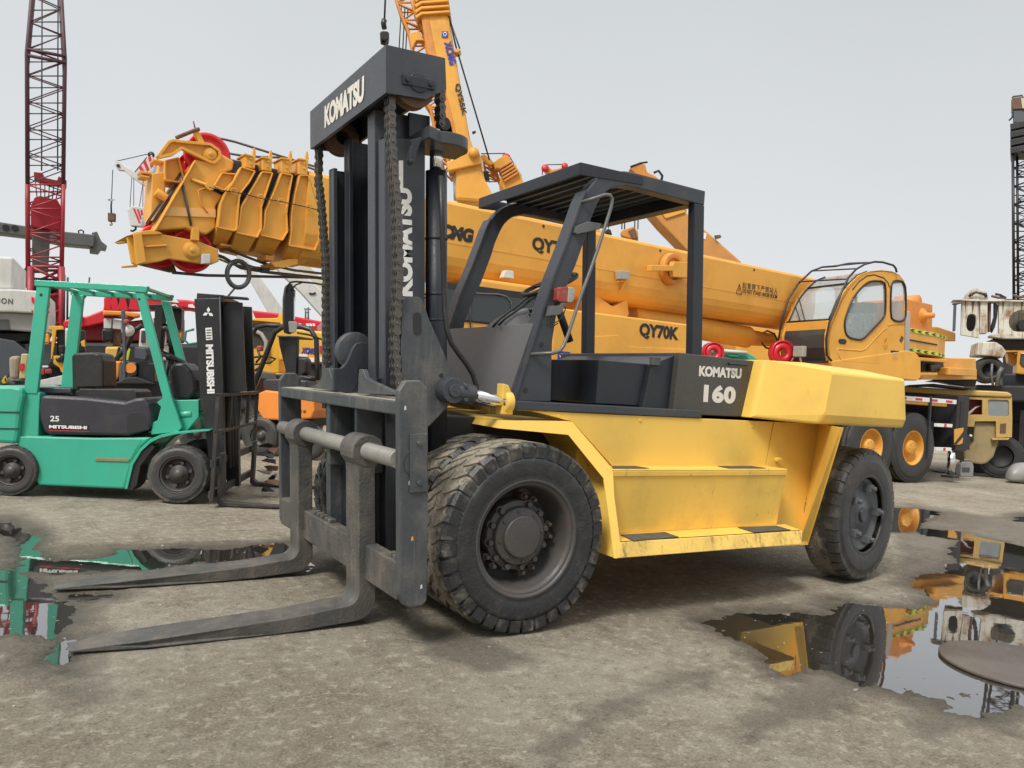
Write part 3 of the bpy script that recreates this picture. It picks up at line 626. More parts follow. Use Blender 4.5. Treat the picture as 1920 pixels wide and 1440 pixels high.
# near lift cylinder, rod and top bracket
LY=.68; q0=MY(818,322,LY); q1=MY(822,600,LY)
mb=MB(); mb.cyl(MF,(q0.x,LY,.7),(q0.x,LY,q0.z),.068,n=32)
for y_ in (448,552,600): z_=MY(818,y_,LY).z; mb.lathe(MF,(q0.x,LY,z_),[(.069,-.006),(.073,-.004),(.073,.004),(.069,.006)],ax=2,n=24)
lc=mb.build('lift_cylinder',M_navyd,FK)
zt=MY(818,262,LY).z
mb=MB(); mb.cyl(MF,(q0.x,LY,q0.z-.02),(q0.x,LY,zt),.042,n=24); mb.build('piston_rod',M_steel,lc)
mb=MB(); mb.cyl(MF,(q0.x,LY,zt-.0),(q0.x,LY,zt+.05),.03,n=6,smooth=False); mb.build('rod_nut',M_carr,lc,.003)
# half-round bracket plate
zb0=MY(780,262,.5).z; zb1=zb0+.095
pl=[(-.46,.47),(-.46,.36)]
mb=MB(); ctrx=-.33
outl=[(-.44,LY),(-.44,.415)]+[(-.265+.19*math.sin(math.radians(a_)),.66-.185*math.cos(math.radians(a_))) for a_ in range(-20,105,8)]+[(-.07,.80),(-.44,.80)]
mb.prism(MF,outl,zb0,zb1-.02,2); mb.build('rod_bracket',M_navy,FK,.006)
# upright plate with a round eye behind the chain
up=[(-.44,zb1-.02),(-.44,3.085),(-.30,3.085),(-.30,3.02),(-.16,2.985),(-.115,2.90),(-.115,zb1-.02)]
mb=MB()
q=MY(837,230,LY)
kk=min(range(len(up)),key=lambda i:-up[i][0]); hole=[(q.x+.042*math.cos(2*PI*i/24),q.z+.042*math.sin(2*PI*i/24)) for i in range(25)]; mb=MB(); mb.prism(MF,up[:kk+1]+hole+up[kk:],.70,.725); mb.build('upright_plate',M_navyd,FK,0,merge=False)
# small hanging lug with bolt under the bracket
mb=MB(); mb.px(MF,[(770,262),(792,256),(788,268),(782,285),(778,305),(771,309),(767,300),(769,285),(772,272)],.39,.04); mb.cyl(MF,MY(771,303,.39),MY(771,303,.37),.013,n=8); mb.build('hanging_lug',M_navyd,FK,.004)
# lettering down the near rail
ff=.63
a_=MF.w(MY(774,556,ff)); b2=MF.w(MY(772,354,ff)); 
text('lettering','KOMATSU',a_,b2,MF.m@Vector((-1,0,0)),.112,M_white,FK,off=.06,sp=.97)
mb=MB(); mb.px(MF,[(748,301),(756,301),(756,352),(748,352)],ff-.003,.003); st=mb.build('sticker',M_white,FK)
for yy_,tx in ((320,'天'),(344,'津')):
    q=MY(751.5,yy_,ff-.004); A_=MF.w(q+Vector((-.016,-.0005,-.022))); text('sticker_mark',tx,A_,MF.w(q+Vector((-.016,-.0005,.018))),MF.m@Vector((-1,0,0)),.034,M_blkl,st,lift=.001,depth=.001)
# triangular mount plate low on the rail, with slot
tri=[(753,562),(765,557),(785,556),(792,562),(797,575),(804,596),(830,655),(855,717),(857,745),(838,765),(805,800),(752,800)]
mb=MB(); mb.px(MF,tri,.42,.08); mb.build('mast_gusset',M_carr,FK,.006)
mb=MB(); q=MY(782,607,.42); mb.prism(MF,[(q.x+.026*math.cos(t)+0,q.z+.026*math.sin(t)+(.04 if math.sin(t)>0 else -.04)) for t in [2*PI*k/20 for k in range(20)]],.416,.424); mb.build('slot_hole',M_dark,FK)
q=MY(827,704,.42); mb=MB(); mb.cyl(MF,(q.x,.418,q.z),(q.x,.423,q.z),.014,n=16); mb.build('bolt_hole',M_dark,FK)
mb=MB(); mb.prism(MF,[(p[0],p[1]) for p in [(-.62,1.9),(-.45,1.8),(-.27,1.43),(-.335,1.3),(-.4,1.2),(-.62,1.2)]],SW-.50,SW-.42); mb.build('mast_gusset',M_carr,FK,.006)
# tilt cylinders: clevis, chrome rod, yellow mount
for yy_,nearside in ((.33,True),(SW-.33,False)):
    c0=W.y(845,732,.36); c1=W.y(935,752,.36); c2=W.y(955,757,.36); sg=0 if nearside else 1
    f=lambda P:Vector((P.x,P.y if nearside else SW-P.y,P.z))
    mb=MB(); mb.cyl(W,f(c0+Vector((0,-.05,0))),f(c0+Vector((0,.06,0))),.075,n=28); mb.cyl(W,f(c0+Vector((0,-.065,0))),f(c0+Vector((0,-.05,0))),.038,n=24); mb.cyl(W,f(c0+Vector((0,-.07,0))),f(c0+Vector((0,-.06,0))),.008,n=10)
    d=(c1-c0).normalized(); mb.cyl(W,f(c0),f(c0+d*.15),.062,n=24); 
    for k in (-1,1): mb.cyl(W,f(c0+d*.075+Vector((0,-.07,.04*k))),f(c0+d*.075+Vector((0,-.04,.04*k))),.013,n=6,smooth=False)
    tcx=mb.build('tilt_clevis',M_navy,FK,.004)
    mb=MB(); mb.cyl(W,f(c0+d*.14),f(c1+d*.1),.036,n=24); mb.build('tilt_rod',M_steel,tcx)
    mb=MB(); mb.lathe(Frame(f(c1+d*.03),math.atan2(0,1)),(0,0,0),[(.04,-.0),(.062,0),(.068,.015),(.068,.05),(.05,.06)],ax=0,n=24)
    mb.prism(W,[(c1.x+.01,c1.z-.08),(c1.x+.09,c1.z-.08),(c1.x+.09,c1.z+.02),(c1.x+.05,c1.z+.10),(c1.x+.01,c1.z+.11)],f(c1).y-.03,f(c1).y+.05); mb.build('tilt_mount',M_yel,tcx,.006)
# hydraulic hose
mb=MB(); hs=[(826,330),(829,420),(832,520),(834,585),(838,618),(846,643),(860,663),(876,684),(887,703),(893,722),(894,745)]
mb.tube(W,[W.y(x,y,.42 if i>3 else .46) for i,(x,y) in enumerate(hs)],.016,10); mb.build('hydraulic_hose',M_black,FK)
# ---- chains
def chain(name,pix,xv,yoff=0.,pitch=.0508,F=MF):
    P=[F.x(x,y,xv) for x,y in pix]; seg=[0]
    for a,b in zip(P,P[1:]): seg.append(seg[-1]+(b-a).length)
    L=seg[-1]; n=int(L/pitch); pts=[]
    for i in range(n+1):
        s_=i*pitch; j=max(k for k in range(len(seg)) if seg[k]<=s_+1e-9); j=min(j,len(P)-2); pts.append(P[j].lerp(P[j+1],(s_-seg[j])/(seg[j+1]-seg[j])))
    mb=MB()
    def link(a,b,y0,y1,r):
        d=(b-a); L_=d.length; ux,uz=d.x/L_,d.z/L_; out=[]
        prof=[]
        for t in range(-90,91,22): prof.append((L_+r*math.cos(math.radians(t))*1.0,-r*math.sin(math.radians(t))*-1))
        prof.append((L_/2,r*.75))
        for t in range(90,271,22): prof.append((r*math.cos(math.radians(t)),r*math.sin(math.radians(t))))
        prof.append((L_/2,-r*.75))
        pr=[(a.x+ux*u-uz*v_,a.z+uz*u+ux*v_) for u,v_ in prof]
        mb.prism(F,pr,a.y+y0,a.y+y1)
    for i in range(n):
        a,b=pts[i],pts[i+1]
        if i%2==0:
            for y0 in (-.040,-.016,.008,.032): link(a,b,y0,y0+.006,.0225)
        else:
            for y0 in (-.033,-.024,.0,.024-.008): link(a,b,y0,y0+.006,.0215)
    for p in pts: mb.cyl(F,p+Vector((0,-.046,0)),p+Vector((0,.044,0)),.0085,n=8)
    return mb.build(name,M_chain,FK,0,merge=False)
chain('lift_chain',[(731,186),(732,250),(735,300),(739,340),(743,385),(744,412),(746,475),(745,525),(742,575),(739,640),(741,675),(744,720),(742,735)],-.64)
chain('lift_chain',[(598,280),(597,335),(602,372),(605,412),(609,462),(611,512),(611,562),(612,612),(615,690)],-.64)
P_=[(826,170),(826,250)]; 
chain('anchor_chain',[(825,172),(825,246)],-.265)
# ---------------------------------------------------------------- carriage
def plate_outline(): return [(x,z) for x,z in ((-.823,1.40),(-.785,1.455),(-.700,1.455),(-.656,1.41),(-.653,.81),(-.662,.275),(-.69,.252),(-.76,.252),(-.80,.275),(-.82,.33))]
mb=MB(); mb.prism(MF,plate_outline(),-.025,.03); c1_=mb.build('carriage_side_plate',M_carr,FK,.010,3)
mb=MB(); mb.prism(MF,[(x,z+.0) for x,z in plate_outline()],2.27,2.325); c2_=mb.build('carriage_side_plate',M_carr,FK,.010,3)
mb=MB(); q=MY(782,868,-.025); mb.prism(MF,[(q.x-.045,q.z-.155),(q.x+.055,q.z-.155),(q.x+.055,q.z+.155),(q.x-.045,q.z+.155)],-.037,-.026)
for dz_ in (-.105,.105): mb.cyl(MF,(q.x+.005,-.034,q.z+dz_),(q.x+.005,-.048,q.z+dz_),.014,n=6,smooth=False)
mb.build('shaft_keeper',M_carr,c1_,.003)
mb=MB(); mb.lathe(MF,(q.x,-.028,q.z),[(.075,0),(.078,.0),(.078,.004)],n=40); mb.build('shaft_seam',M_dark,c1_)
mb=MB(); mb.box(MF,-.818,-.775,.03,2.27,1.272,1.345); mb.box(MF,-.775,-.665,.03,2.27,1.32,1.345); mb.build('carriage_top_bar',M_carr,FK,.008)
M_dustw=paint('dusty top surface',(.30,.275,.22),.75,(.12,.11,.10),.5,8,0,bump=.03)
mb=MB(); mb.box(MF,-.812,-.668,.035,2.265,1.3455,1.3475); mb.build('dust_strip',M_dustw,FK)
mb=MB(); mb.box(MF,-.818,-.74,.03,2.27,.290,.492); mb.build('carriage_lower_bar',M_fork,FK,.006)
for y_ in (.07,.14,1.16,1.23,1.32,1.40,1.48):
    mb=MB(); mb.box(MF,-.80,-.755,y_,y_+.05,.492,.515); mb.build('bar_tooth',M_fork,FK,.004)
mb=MB(); mb.prism(MF,[(-.80,.87),(-.80,1.272),(-.52,1.272),(-.52,.90),(-.56,.87)],1.165,1.215); mb.build('carriage_middle_plate',M_carr,FK,.008)
mb=MB(); mb.prism(MF,[(-.80,.87),(-.80,1.272),(-.52,1.272),(-.52,.90),(-.56,.87)],.66,.70); 
for y_ in (.66,.70,1.40,1.44): pass
mb.box(MF,-.66,-.62,.7,1.6,.30,1.45); mb.build('carriage_back_plate',M_navyd,FK,.006)
for y_ in (.72,.80,1.52,1.60): 
    pass
mb=MB(); mb.box(MF,-.76,-.66,.72,.76,.4,.88); mb.build('carriage_upright',M_carr,FK,.006)
mb=MB(); mb.box(MF,-.74,-.64,1.34,1.42,.30,1.25); mb.build('carriage_upright',M_carr,FK,.006)
mb=MB(); mb.tube(MF,[MF.x(660,765,-.6)+Vector((0,0,0)),MF.x(667,790,-.6),MF.x(680,805,-.6),MF.x(687,822,-.6),MF.x(686,840,-.6)],.013,8); mb.build('hydraulic_hose',M_carr,FK)
mb=MB(); mb.cyl(MF,(-.80,.03,1.036),(-.80,2.27,1.036),.049,n=32); mb.build('fork_shaft',M_shaft,FK)
# carriage upper brackets and roller
def bracket(pix,v,th,ax=0,mat=M_carr,bev=.004,name='carriage_bracket'):
    mb=MB(); mb.px(MF,pix,v,th,ax); return mb.build(name,mat,FK,bev)
bracket([(668,738),(671,732),(671,722),(672,702),(673,692),(680,692),(685,707),(700,716),(742,736),(745,741)],-.765,.03)
bracket([(578,726),(590,722),(598,716),(605,704),(608,690),(616,690),(619,700),(626,728),(628,733)],-.765,.03)
kp=[(625,733),(625,691),(641,690),(650,680),(662,652),(668,644),(680,641),(694,644),(702,654),(703,681),(690,692),(673,692),(671,722),(660,738)]
q=[MY(x,y,1.0) for x,y in kp]; mb=MB(); mb.prism(MF,[(p.x,p.z) for p in q],1.0,1.04); mb.build('roller_plate',M_navy,FK,.006)
q=[MY(x,y,1.12) for x,y in kp]; 
r0=MY(668,657,1.0); mb=MB(); mb.lathe(MF,(r0.x+.02,1.06,r0.z),[(.0,.0),(.11,.0),(.12,.006),(.12,.07),(.11,.075),(0,.075)],n=40); mb.build('guide_roller',M_carr,FK,.002)
# ---- forks, one thing part each
def fork(y0,wd,tippix,nm=''):
    n=14; prof_o=[]; 
    xf_,xb=-.858,-.756; zt_=1.0
    # side outline in mast axes: outer (front/top) edge then rear/bottom edge
    zh=.155; bl=.095
    tip=Vector((tippix[0],0,tippix[1])); tl=MF.l(tip)
    def bot(x): # underside keeps clear of the ground
        return .058+(tl.z-.058+.002)*max(0,(x+1.2)/(tl.x+1.2))**1.15
    xs=[-1.0-(abs(tl.x)-1.0)*k/8 for k in range(9)]
    lower=[(x,bot(x)) for x in xs]; upper=[(x,bot(x)+.012+(bl-.012)*(1-(k/8))**.75) for k,x in enumerate(xs)]
    front=[(xf_,zt_-.08),(xf_,.27)]+[(xf_-.09+.09*math.cos(math.radians(a)),.27-.09+ -.0-.0+.09*math.sin(math.radians(a))*1) for a in ()]
    curve_i=[(xf_-.075*(1-math.cos(math.radians(a))),.245-.075*math.sin(math.radians(a))+.0) for a in range(0,91,15)]
    z_top=upper[0][1]; curve_i=[(x,z-(.245-.075-z_top)) for x,z in curve_i]
    curve_o=[(xb-.115*(1-math.cos(math.radians(a))),.175-.117*math.sin(math.radians(a))) for a in range(0,91,15)]
    pts=[(xf_,zt_-.085)]+curve_i+upper+lower[::-1]+curve_o[::-1]+[(xb,zt_-.06),(-.71,zt_+.0),(-.72,1.10),(-.80,1.12),(-.86,1.09),(-.895,1.04),(-.892,1.0),(-.862,.955)]
    rings=[]
    P0=[MF.w((x,y0,z)) for x,z in pts]; P1_=[MF.w((x,y0+wd,z)) for x,z in pts]
    cx=(y0+wd/2); wt=MF.l
    for L_ in (P0,P1_):
        for p in L_:
            k=max(0,(-1.95-p.x))/.35
            p.y+=(cx-p.y)*min(.45,k*.45)
            if p.z<.004 : p.z=.004
    mb=MB(); mb.loft([P0,P1_]); o=mb.build('fork',M_fork,FK,.010,3)
    mb=MB(); mb.cyl(MF,(-.80,y0-.004,1.036),(-.80,y0+wd+.004,1.036),.094,n=36); mb.build('fork_eye',M_fork,o,.006)
fork(.474,.215,(-2.27,.012)); fork(1.672,.215,(-2.31,.014))
# hood lettering
a_=W.y(1316,697,hy); b2=W.y(1390,703,hy); text('lettering','KOMATSU',a_+Vector((-.03,0,-.035)),b2+Vector((0,0,-.030)),(0,0,1),.078,M_cream,FK,off=.055)
a_=W.y(1318,754,hy); b2=W.y(1378,758,hy); text('number','160',a_,Vector((b2.x,b2.y,a_.z)),(0,0,1),.135,M_cream,FK,off=.055,sp=1.08)

# hoses and clips along the back of the mast, weld studs on the body
for k,(y_,x_) in enumerate(((.80,-.345),(.84,-.335),(.88,-.345))):
    mb=MB(); mb.tube(MF,[(x_,y_,2.85),(x_+.01,y_,2.2),(x_,y_+.01,1.6),(x_+.06,y_+.02,1.2),(x_+.22,y_+.05,1.05)],.013,8); mb.build('mast_hose',M_black,FK)
for z_ in (1.4,2.0,2.6):
    mb=MB(); mb.box(MF,-.36,-.325,.77,.91,z_,z_+.02); mb.build('hose_clamp',M_rust,FK,.002)
for (x,y) in ((1047,770.5),(1200,779),(1410,790)):
    q=W.y(x,y+9,yE); mb=MB(); mb.cyl(W,(q.x,yE+.004,q.z),(q.x,yE-.006,q.z),.012,n=6,smooth=False); mb.build('panel_bolt',M_yel,FK,.001)
for (x,y) in ((760,765),(768,905),(773,1010),(790,1100)):
    q=MY(x,y,-.025); mb=MB(); mb.prism(MF,[(q.x-.006,q.z-.012),(q.x+.006,q.z-.008),(q.x+.004,q.z+.012),(q.x-.005,q.z+.008)],-.0262,-.0245); mb.build('paint_chip',M_wh if y!=1010 else M_or,c1_)
for dx in (0,.028):
    mb=MB(); q=MY(776,905,-.025); mb.box(MF,q.x+dx,q.x+dx+.003,-.0265,-.024,.34,.66); mb.build('drag_mark',M_grey,c1_)
# ------------------------------------------------------------------ green forklift
o_=W.z(333,946,0); GF=Frame((o_.x,o_.y,0),math.radians(-24.6))
GK=thing('green_forklift',GF.w((-.9,.55,0)),'small green forklift with charcoal side cover and black seat, forks facing right','forklift')
g2=lambda x,y:(x/3,480+y/3)
def GP(pts): return [g2(*p) for p in pts]
def gpart(name,pts,y,d,mat,bev=.006,parent=None,raw=False):
    mb=MB(); mb.px(GF,pts if raw else GP(pts),y,d); return mb.build(name,mat,parent or GK,bev)
GW=1.12
def gwheel(px_,py_,R_px,y,w,s,R=None):
    c=GF.y(px_,py_,0); R=R or c.z; c=Vector((c.x,y,R)); O=GF.w(c); mb=MB()
    mb.lathe(GF,c,[(R*.60,.02*s),(R*.55,.012*s),(R*.53,.03*s),(R*.50,.07*s),(R*.42,.09*s),(R*.33,.085*s),(R*.32,.06*s),(R*.30,.03*s),(R*.17,.025*s),(R*.165,.0),(0,-.002*s)],n=48)
    wh=mb.build('wheel',M_rim,GK,0,origin=O)
    t=tyre('tyre',wh,c,R,w,R*.60,28,M_tyre3,F=GF,lug='worn',sgn=s)
    for k in range(6):
        a=2*PI*k/6+.3; x,z=R*.38*math.cos(a),R*.38*math.sin(a); mb=MB(); mb.cyl(GF,c+Vector((x,.09*s,z)),c+Vector((x,.045*s,z)),.02,n=6,smooth=False); mb.build('wheel_nut',M_rim,wh,.002,origin=O)
gwheel(333,890,56,0,.20,1); gwheel(333,890,56,GW,.20,-1,GF.y(333,890,0).z)
gwheel(13,893,47,.05,.18,1,.262); gwheel(13,893,47,GW-.05,.18,-1,.262)
yb=.10; bw=GW-.2
gpart('body',[(100,1010),(92,1060),(195,1255),(215,1290),(700,1310),(745,1150),(790,1075),(850,1020),(540,1022)],yb,bw,M_green,.02)
gpart('step_recess',[(535,1032),(795,1032),(735,1140),(728,1158),(535,1150)],yb-.004,.004,M_green,0)['label']='worn step recess with rubbed brown edge'
M_rub=paint('rubbed step edge',(.25,.20,.10),.7,(.05,.25,.15),.6,20,0,bump=.05)
gpart('step_edge',[(533,1135),(728,1140),(722,1158),(535,1152)],yb-.012,.012,M_rub,.003)
gpart('counterweight',[(-330,760),(-60,728),(60,728),(125,740),(130,790),(112,870),(100,1000),(90,1058),(-60,1050),(-330,1040)],yb-.04,bw+.08,M_green,.035)
for yy in (872,965):
    gpart('counterweight_groove',[(-200,yy),(108,yy+4),(108,yy+10),(-200,yy+6)],yb-.048,.01,M_dark,0)
gpart('rear_deck',[(125,745),(225,770),(215,1015),(100,1012),(112,870),(130,790)],yb+.03,bw-.06,M_green,.01)
gpart('engine_cover_top',[(130,735),(400,745),(400,772),(225,775)],yb+.15,bw-.3,M_charc,.01)
gpart('side_cover',[(225,800),(240,783),(480,795),(700,820),(760,800),(812,795),(838,830),(853,900),(852,960),(820,985),(720,1012),(280,1006),(245,990),(222,920),(217,850)],yb-.015,bw+.03,M_charc,.03)
gpart('cover_recess',[(715,900),(735,880),(790,880),(815,900),(840,975),(730,1000),(712,985)],yb-.018,.005,M_dark,.004)
gpart('rear_pillar',[(205,165),(278,172),(208,775),(132,772)],yb+.02,.05,M_green,.006)
q=GF.y(77,553,yb+.02); mb=MB(); mb.cyl(GF,(q.x,q.y-.002,q.z),(q.x,q.y+.01,q.z),.016,n=14); mb.build('bolt_hole',M_dark,GK)
q=GF.y(261,561,yb+.02); mb=MB(); mb.cyl(GF,(q.x,q.y-.002,q.z),(q.x,q.y+.01,q.z),.013,n=14); mb.build('bolt_hole',M_dark,GK)
yf=yb+.02
P=[GF.y(*g2(*p),yf) for p in [(205,165),(278,172),(208,775),(132,772)]]
mb=MB(); mb.prism(GF,[(p.x,p.z) for p in P],GW-.17,GW-.12); mb.build('rear_pillar',M_green,GK,.006)
fp=[(760,205),(812,212),(965,795),(1022,965),(1000,990),(848,1005),(858,938),(885,925),(905,850),(882,825),(915,800)]
P=[GF.y(*g2(*p),yf) for p in fp]
for y0 in (yf,GW-.17): 
    mb=MB(); mb.prism(GF,[(p.x,p.z) for p in P],y0,y0+.05); mb.build('front_pillar',M_green,GK,.006)
P=[GF.y(*g2(*p),yf) for p in [(195,135),(835,170),(822,206),(195,168)]]; zt=max(P[0].z,P[1].z)
for y0 in (yf-.01,GW-.17): 
    mb=MB(); mb.prism(GF,[(p.x,p.z) for p in P],y0,y0+.06); mb.build('roof_rail',M_green,GK,.005)
mb=MB(); x0,x1=P[0].x,P[1].x
for k in range(6):
    xx=x0+.03+(x1-x0-.1)*k/5; zz_=P[0].z+(P[1].z-P[0].z)*(xx-x0)/(x1-x0); mb.box(GF,xx,xx+(.05 if k in(0,5) else .03),yf+.05,GW-.17,zz_-.035,zz_-.006)
mb.build('roof_bars',M_green,GK,.003)
# open handle on the far pillar
q=[GF.y(*g2(*p),GW-.2) for p in [(1092,412),(1046,425),(1040,475),(1062,496),(1112,490)]]
mb=MB(); mb.tube(GF,q,.014,8); mb.build('grab_handle',M_green,GK)
# seat
gpart('seat_backrest',[(400,560),(420,545),(520,540),(560,550),(578,590),(580,740),(440,745),(430,785),(405,780)],.36,.40,M_seat,.06)
gpart('seat_cushion',[(440,755),(445,745),(600,748),(745,750),(768,765),(770,800),(745,818),(640,812),(470,800),(405,790),(405,770)],.33,.48,M_seat,.03)
gpart('dash_cowl',[(948,640),(975,602),(1030,598),(1070,640),(1098,700),(1105,760),(1060,810),(975,805),(955,720)],.34,.46,M_blk,.03)
c=GF.y(318,668,.55); GS=Frame(GF.w(c),math.radians(-24.6),math.radians(-22)); mb=MB(); mb.tube(GS,[(.19*math.cos(2*PI*k/32),.19*math.sin(2*PI*k/32),0) for k in range(33)],.014,8,cap=False); mb.cyl(GS,(0,0,-.04),(0,0,.01),.03); mb.bar(GS,(-.18,0,0),(.18,0,0),.02,.012); mb.bar(GS,(0,-.18,0),(0,0,0),.02,.012); mb.build('steering_wheel',M_blk,GK)
mb=MB(); mb.tube(GS,[(0,0,-.02),(.12,0,-.42)],.025,8); mb.build('steering_column',M_blk,GK)
gpart('front_frame',[(955,812),(1118,808),(1118,905),(1050,985),(960,985)],.22,.7,M_green,.008)
# front fender curved over the wheel
fa=[(700,1310),(735,1165),(785,1085),(845,1030),(905,1005),(980,990),(1180,976),(1178,984),(990,1003),(905,1022),(850,1048),(795,1098),(748,1175),(716,1310)]
gpart('fender',fa,.0,.30,M_green,.003)
P=[GF.y(*g2(*p),.0) for p in fa]; mb=MB(); mb.prism(GF,[(p.x,p.z) for p in P],GW-.30,GW); mb.build('fender',M_green,GK,.003)
gpart('mud_flap',[(712,1300),(745,1180),(800,1100),(850,1060),(870,1075),(790,1180),(770,1290),(740,1320)],.02,.25,M_black,.003)
mb=MB(); a,b_=GF.y(340,778,.25),GF.y(360,776,.25); mb.cyl(GF,a,b_,.045,n=20); mb.build('tilt_cylinder',M_green,GK,.003)
mb=MB(); mb.cyl(GF,b_,GF.y(402,757,.25),.018,n=12); mb.build('tilt_rod',M_blk,GK)
mb=MB(); c=Vector((GF.y(333,890,0).x,0,.28)); mb.cyl(GF,c+Vector((0,.15,0)),c+Vector((0,GW-.15,0)),.09,n=16); mb.build('axle',M_dark,GK)
# mast, leaning back a little
gpart('mast_rail',[(1092,240),(1232,236),(1250,560),(1262,1345),(1188,1342),(1150,900),(1128,840)],.16,.10,M_blk,.005)
P=[GF.y(*g2(*p),.16) for p in [(1092,240),(1232,236),(1250,560),(1262,1345),(1188,1342),(1150,900),(1128,840)]]
mb=MB(); mb.prism(GF,[(p.x,p.z) for p in P],GW-.26,GW-.16); mb.build('mast_rail',M_blk,GK,.005)
P=[GF.y(*g2(*p),.30) for p in [(1255,255),(1362,262),(1380,700),(1385,760),(1270,770)]]
mb=MB(); mb.prism(GF,[(p.x,p.z) for p in P],.30,.34); mb.prism(GF,[(p.x,p.z) for p in P],GW-.34,GW-.30)
mb.build('inner_mast_rail',M_blk,GK,.004)
mb=MB(); mb.box(GF,P[0].x-.25,P[0].x+.03,.2,GW-.2,P[0].z-.02,P[0].z+.06); mb.box(GF,P[0].x-.05,P[0].x+.27,.2,.3,P[0].z+.03,P[0].z+.055); mb.build('mast_cross_member',M_blk,GK,.004)
mb=MB(); a=P[0]; 
for y_ in (.42,.56,.7): mb.cyl(GF,(a.x-.02,y_,a.z-.05),(a.x+.14,y_,.35),.035,n=12)
mb.build('lift_cylinders',M_blk,GK)
mb=MB(); mb.tube(GF,[GF.y(412,556,.14),GF.y(414,640,.14),GF.y(418,735,.14)],.007,6); mb.build('wire_rope',M_carr,GK)
# load backrest and carriage: in the plane x = const
bx=GF.y(412,800,.08).x+.02
lx=lambda x,y:GF.x(x,y,bx)
mb=MB(); A=lx(408,738);B=lx(483,733); C_=lx(413,935)
Y0,Y1=A.y,B.y; zt=A.z; 
M_brk=paint('scuffed black steel',(.03,.029,.028),.55,(.13,.09,.065),.7,7,.3,bump=.04)
mb.box(GF,bx-.02,bx+.02,Y0,Y1,zt-.035,zt); mb.box(GF,bx-.02,bx+.02,Y0,Y1,lx(413,808).z-.02,lx(413,808).z+.015)
mb.box(GF,bx-.03,bx+.01,Y0,Y1,.42,.50); mb.box(GF,bx-.03,bx+.01,Y0,Y1,.10,.18)
for k,t in enumerate((0,.27,.5,.74,1)):
    y_=Y0+(Y1-Y0-.04)*t; mb.box(GF,bx-.015,bx+.022,y_,y_+.04,.06 if k in(0,4) else lx(413,808).z,zt-.002)
br=mb.build('load_backrest',M_brk,GK,.003)
for y_ in (Y0+.12,Y1-.28):
    mb=MB(); mb.prism(GF,[(bx+.03,.56),(bx+.07,.56),(bx+.07,.09),(bx+.11,.055),(bx+1.05,.025),(bx+1.05,.012),(bx+.06,.012),(bx+.03,.05)],y_,y_+.12); mb.build('fork',M_brk,GK,.004)
# lettering
a=GF.w(GF.y(94,790,yb-.017)); b_=GF.w(GF.y(111,790.5,yb-.017)); text('number','25',a,b_,(0,0,1),.058,M_white,GK,off=.02)
mb=MB(); mb.px(GF,[(90,795),(167,797),(167,806),(90,804)],yb-.019,.002); nb=mb.build('name_strip',M_blkl,GK)
a=GF.w(GF.y(92,803,yb-.020)); b_=GF.w(GF.y(163,805,yb-.020)); text('lettering','MITSUBISHI',a,b_,(0,0,1),.034,M_white,GK,off=.05,sp=.98)
mb=MB(); mb.px(GF,[(90,806.5),(167,808.5),(167,809.5),(90,807.5)],yb-.018,.002); mb.build('underline',M_red,GK)
ml=.156
a=GF.w(GF.y(385.5,646,ml)); b_=GF.w(GF.y(388.5,738,ml)); text('lettering','MITSUBISHI',a,b_,GF.m@Vector((1,0,0)),.078,M_white,GK,off=.05,sp=.98)
mb=MB(); 
for ang in (90,210,330):
    c=GF.y(390.5,586.5,ml); u=Vector((math.cos(math.radians(ang)),0,math.sin(math.radians(ang)))); v=Vector((-u.z,0,u.x)); L_=.062
    q=[c,c+u*L_/2+v*.018*1.0,c+u*L_,c+u*L_/2-v*.018]; mb.loft([[GF.w(p) for p in q],[GF.w(p+Vector((0,-.003,0))) for p in q]])
mb.build('emblem',M_white,GK)
mb=MB(); mb.px(GF,[(385,615),(397,614),(398.5,637),(386.5,638)],ml-.002,.003); stk=mb.build('sticker',M_white,GK,.001)
for k in range(4):
    mb=MB(); y_=618+k*5; mb.px(GF,[(387,y_),(396,y_-.5),(396.3,y_+1.6),(387.3,y_+2)],ml-.004,.002); mb.build('sticker_line',M_carr,stk)
# ------------------------------------------------------------------ yellow truck crane behind the forklift
o_=W.z(1710,906,0); TA=math.radians(-1.5); TF=Frame((o_.x,o_.y,0),TA)
TK=thing('truck_crane',TF.w((-6,1.3,0)),'long orange yellow truck crane with lowered telescopic boom behind the big forklift','truck crane')
TW=2.6
def tpx(name,pts,y,d,mat,bev=.008,F=TF,ax=1,parent=None):
    mb=MB(); mb.px(F,pts,y,d,ax); return mb.build(name,mat,parent or TK,bev)
tR=TF.y(1710,840,0).z
def twheel(x,y,s):
    c=Vector((x,y,tR)); O=TF.w(c); mb=MB()
    mb.lathe(TF,c,[(.36,.02*s),(.345,.01*s),(.33,.03*s),(.315,.08*s),(.30,.16*s),(.24,.18*s),(.18,.18*s),(.16,.12*s),(.15,.05*s),(.13,.03*s),(0,.03*s)],n=48)
    for k in range(8): a=2*PI*k/8; mb.cyl(TF,c+Vector((.11*math.cos(a),.04*s,.11*math.sin(a))),c+Vector((.11*math.cos(a),.018*s,.11*math.sin(a))),.014,n=6,smooth=False)
    wh=mb.build('wheel',M_or,TK,0,origin=O)
    tyre('tyre',wh,c,tR,.36,.36,0,M_tyre4,F=TF,lug='ribs',sgn=s)
for x in (0,-1.35,-6.9,-8.3):
    twheel(x,0,1); twheel(x,TW,-1)
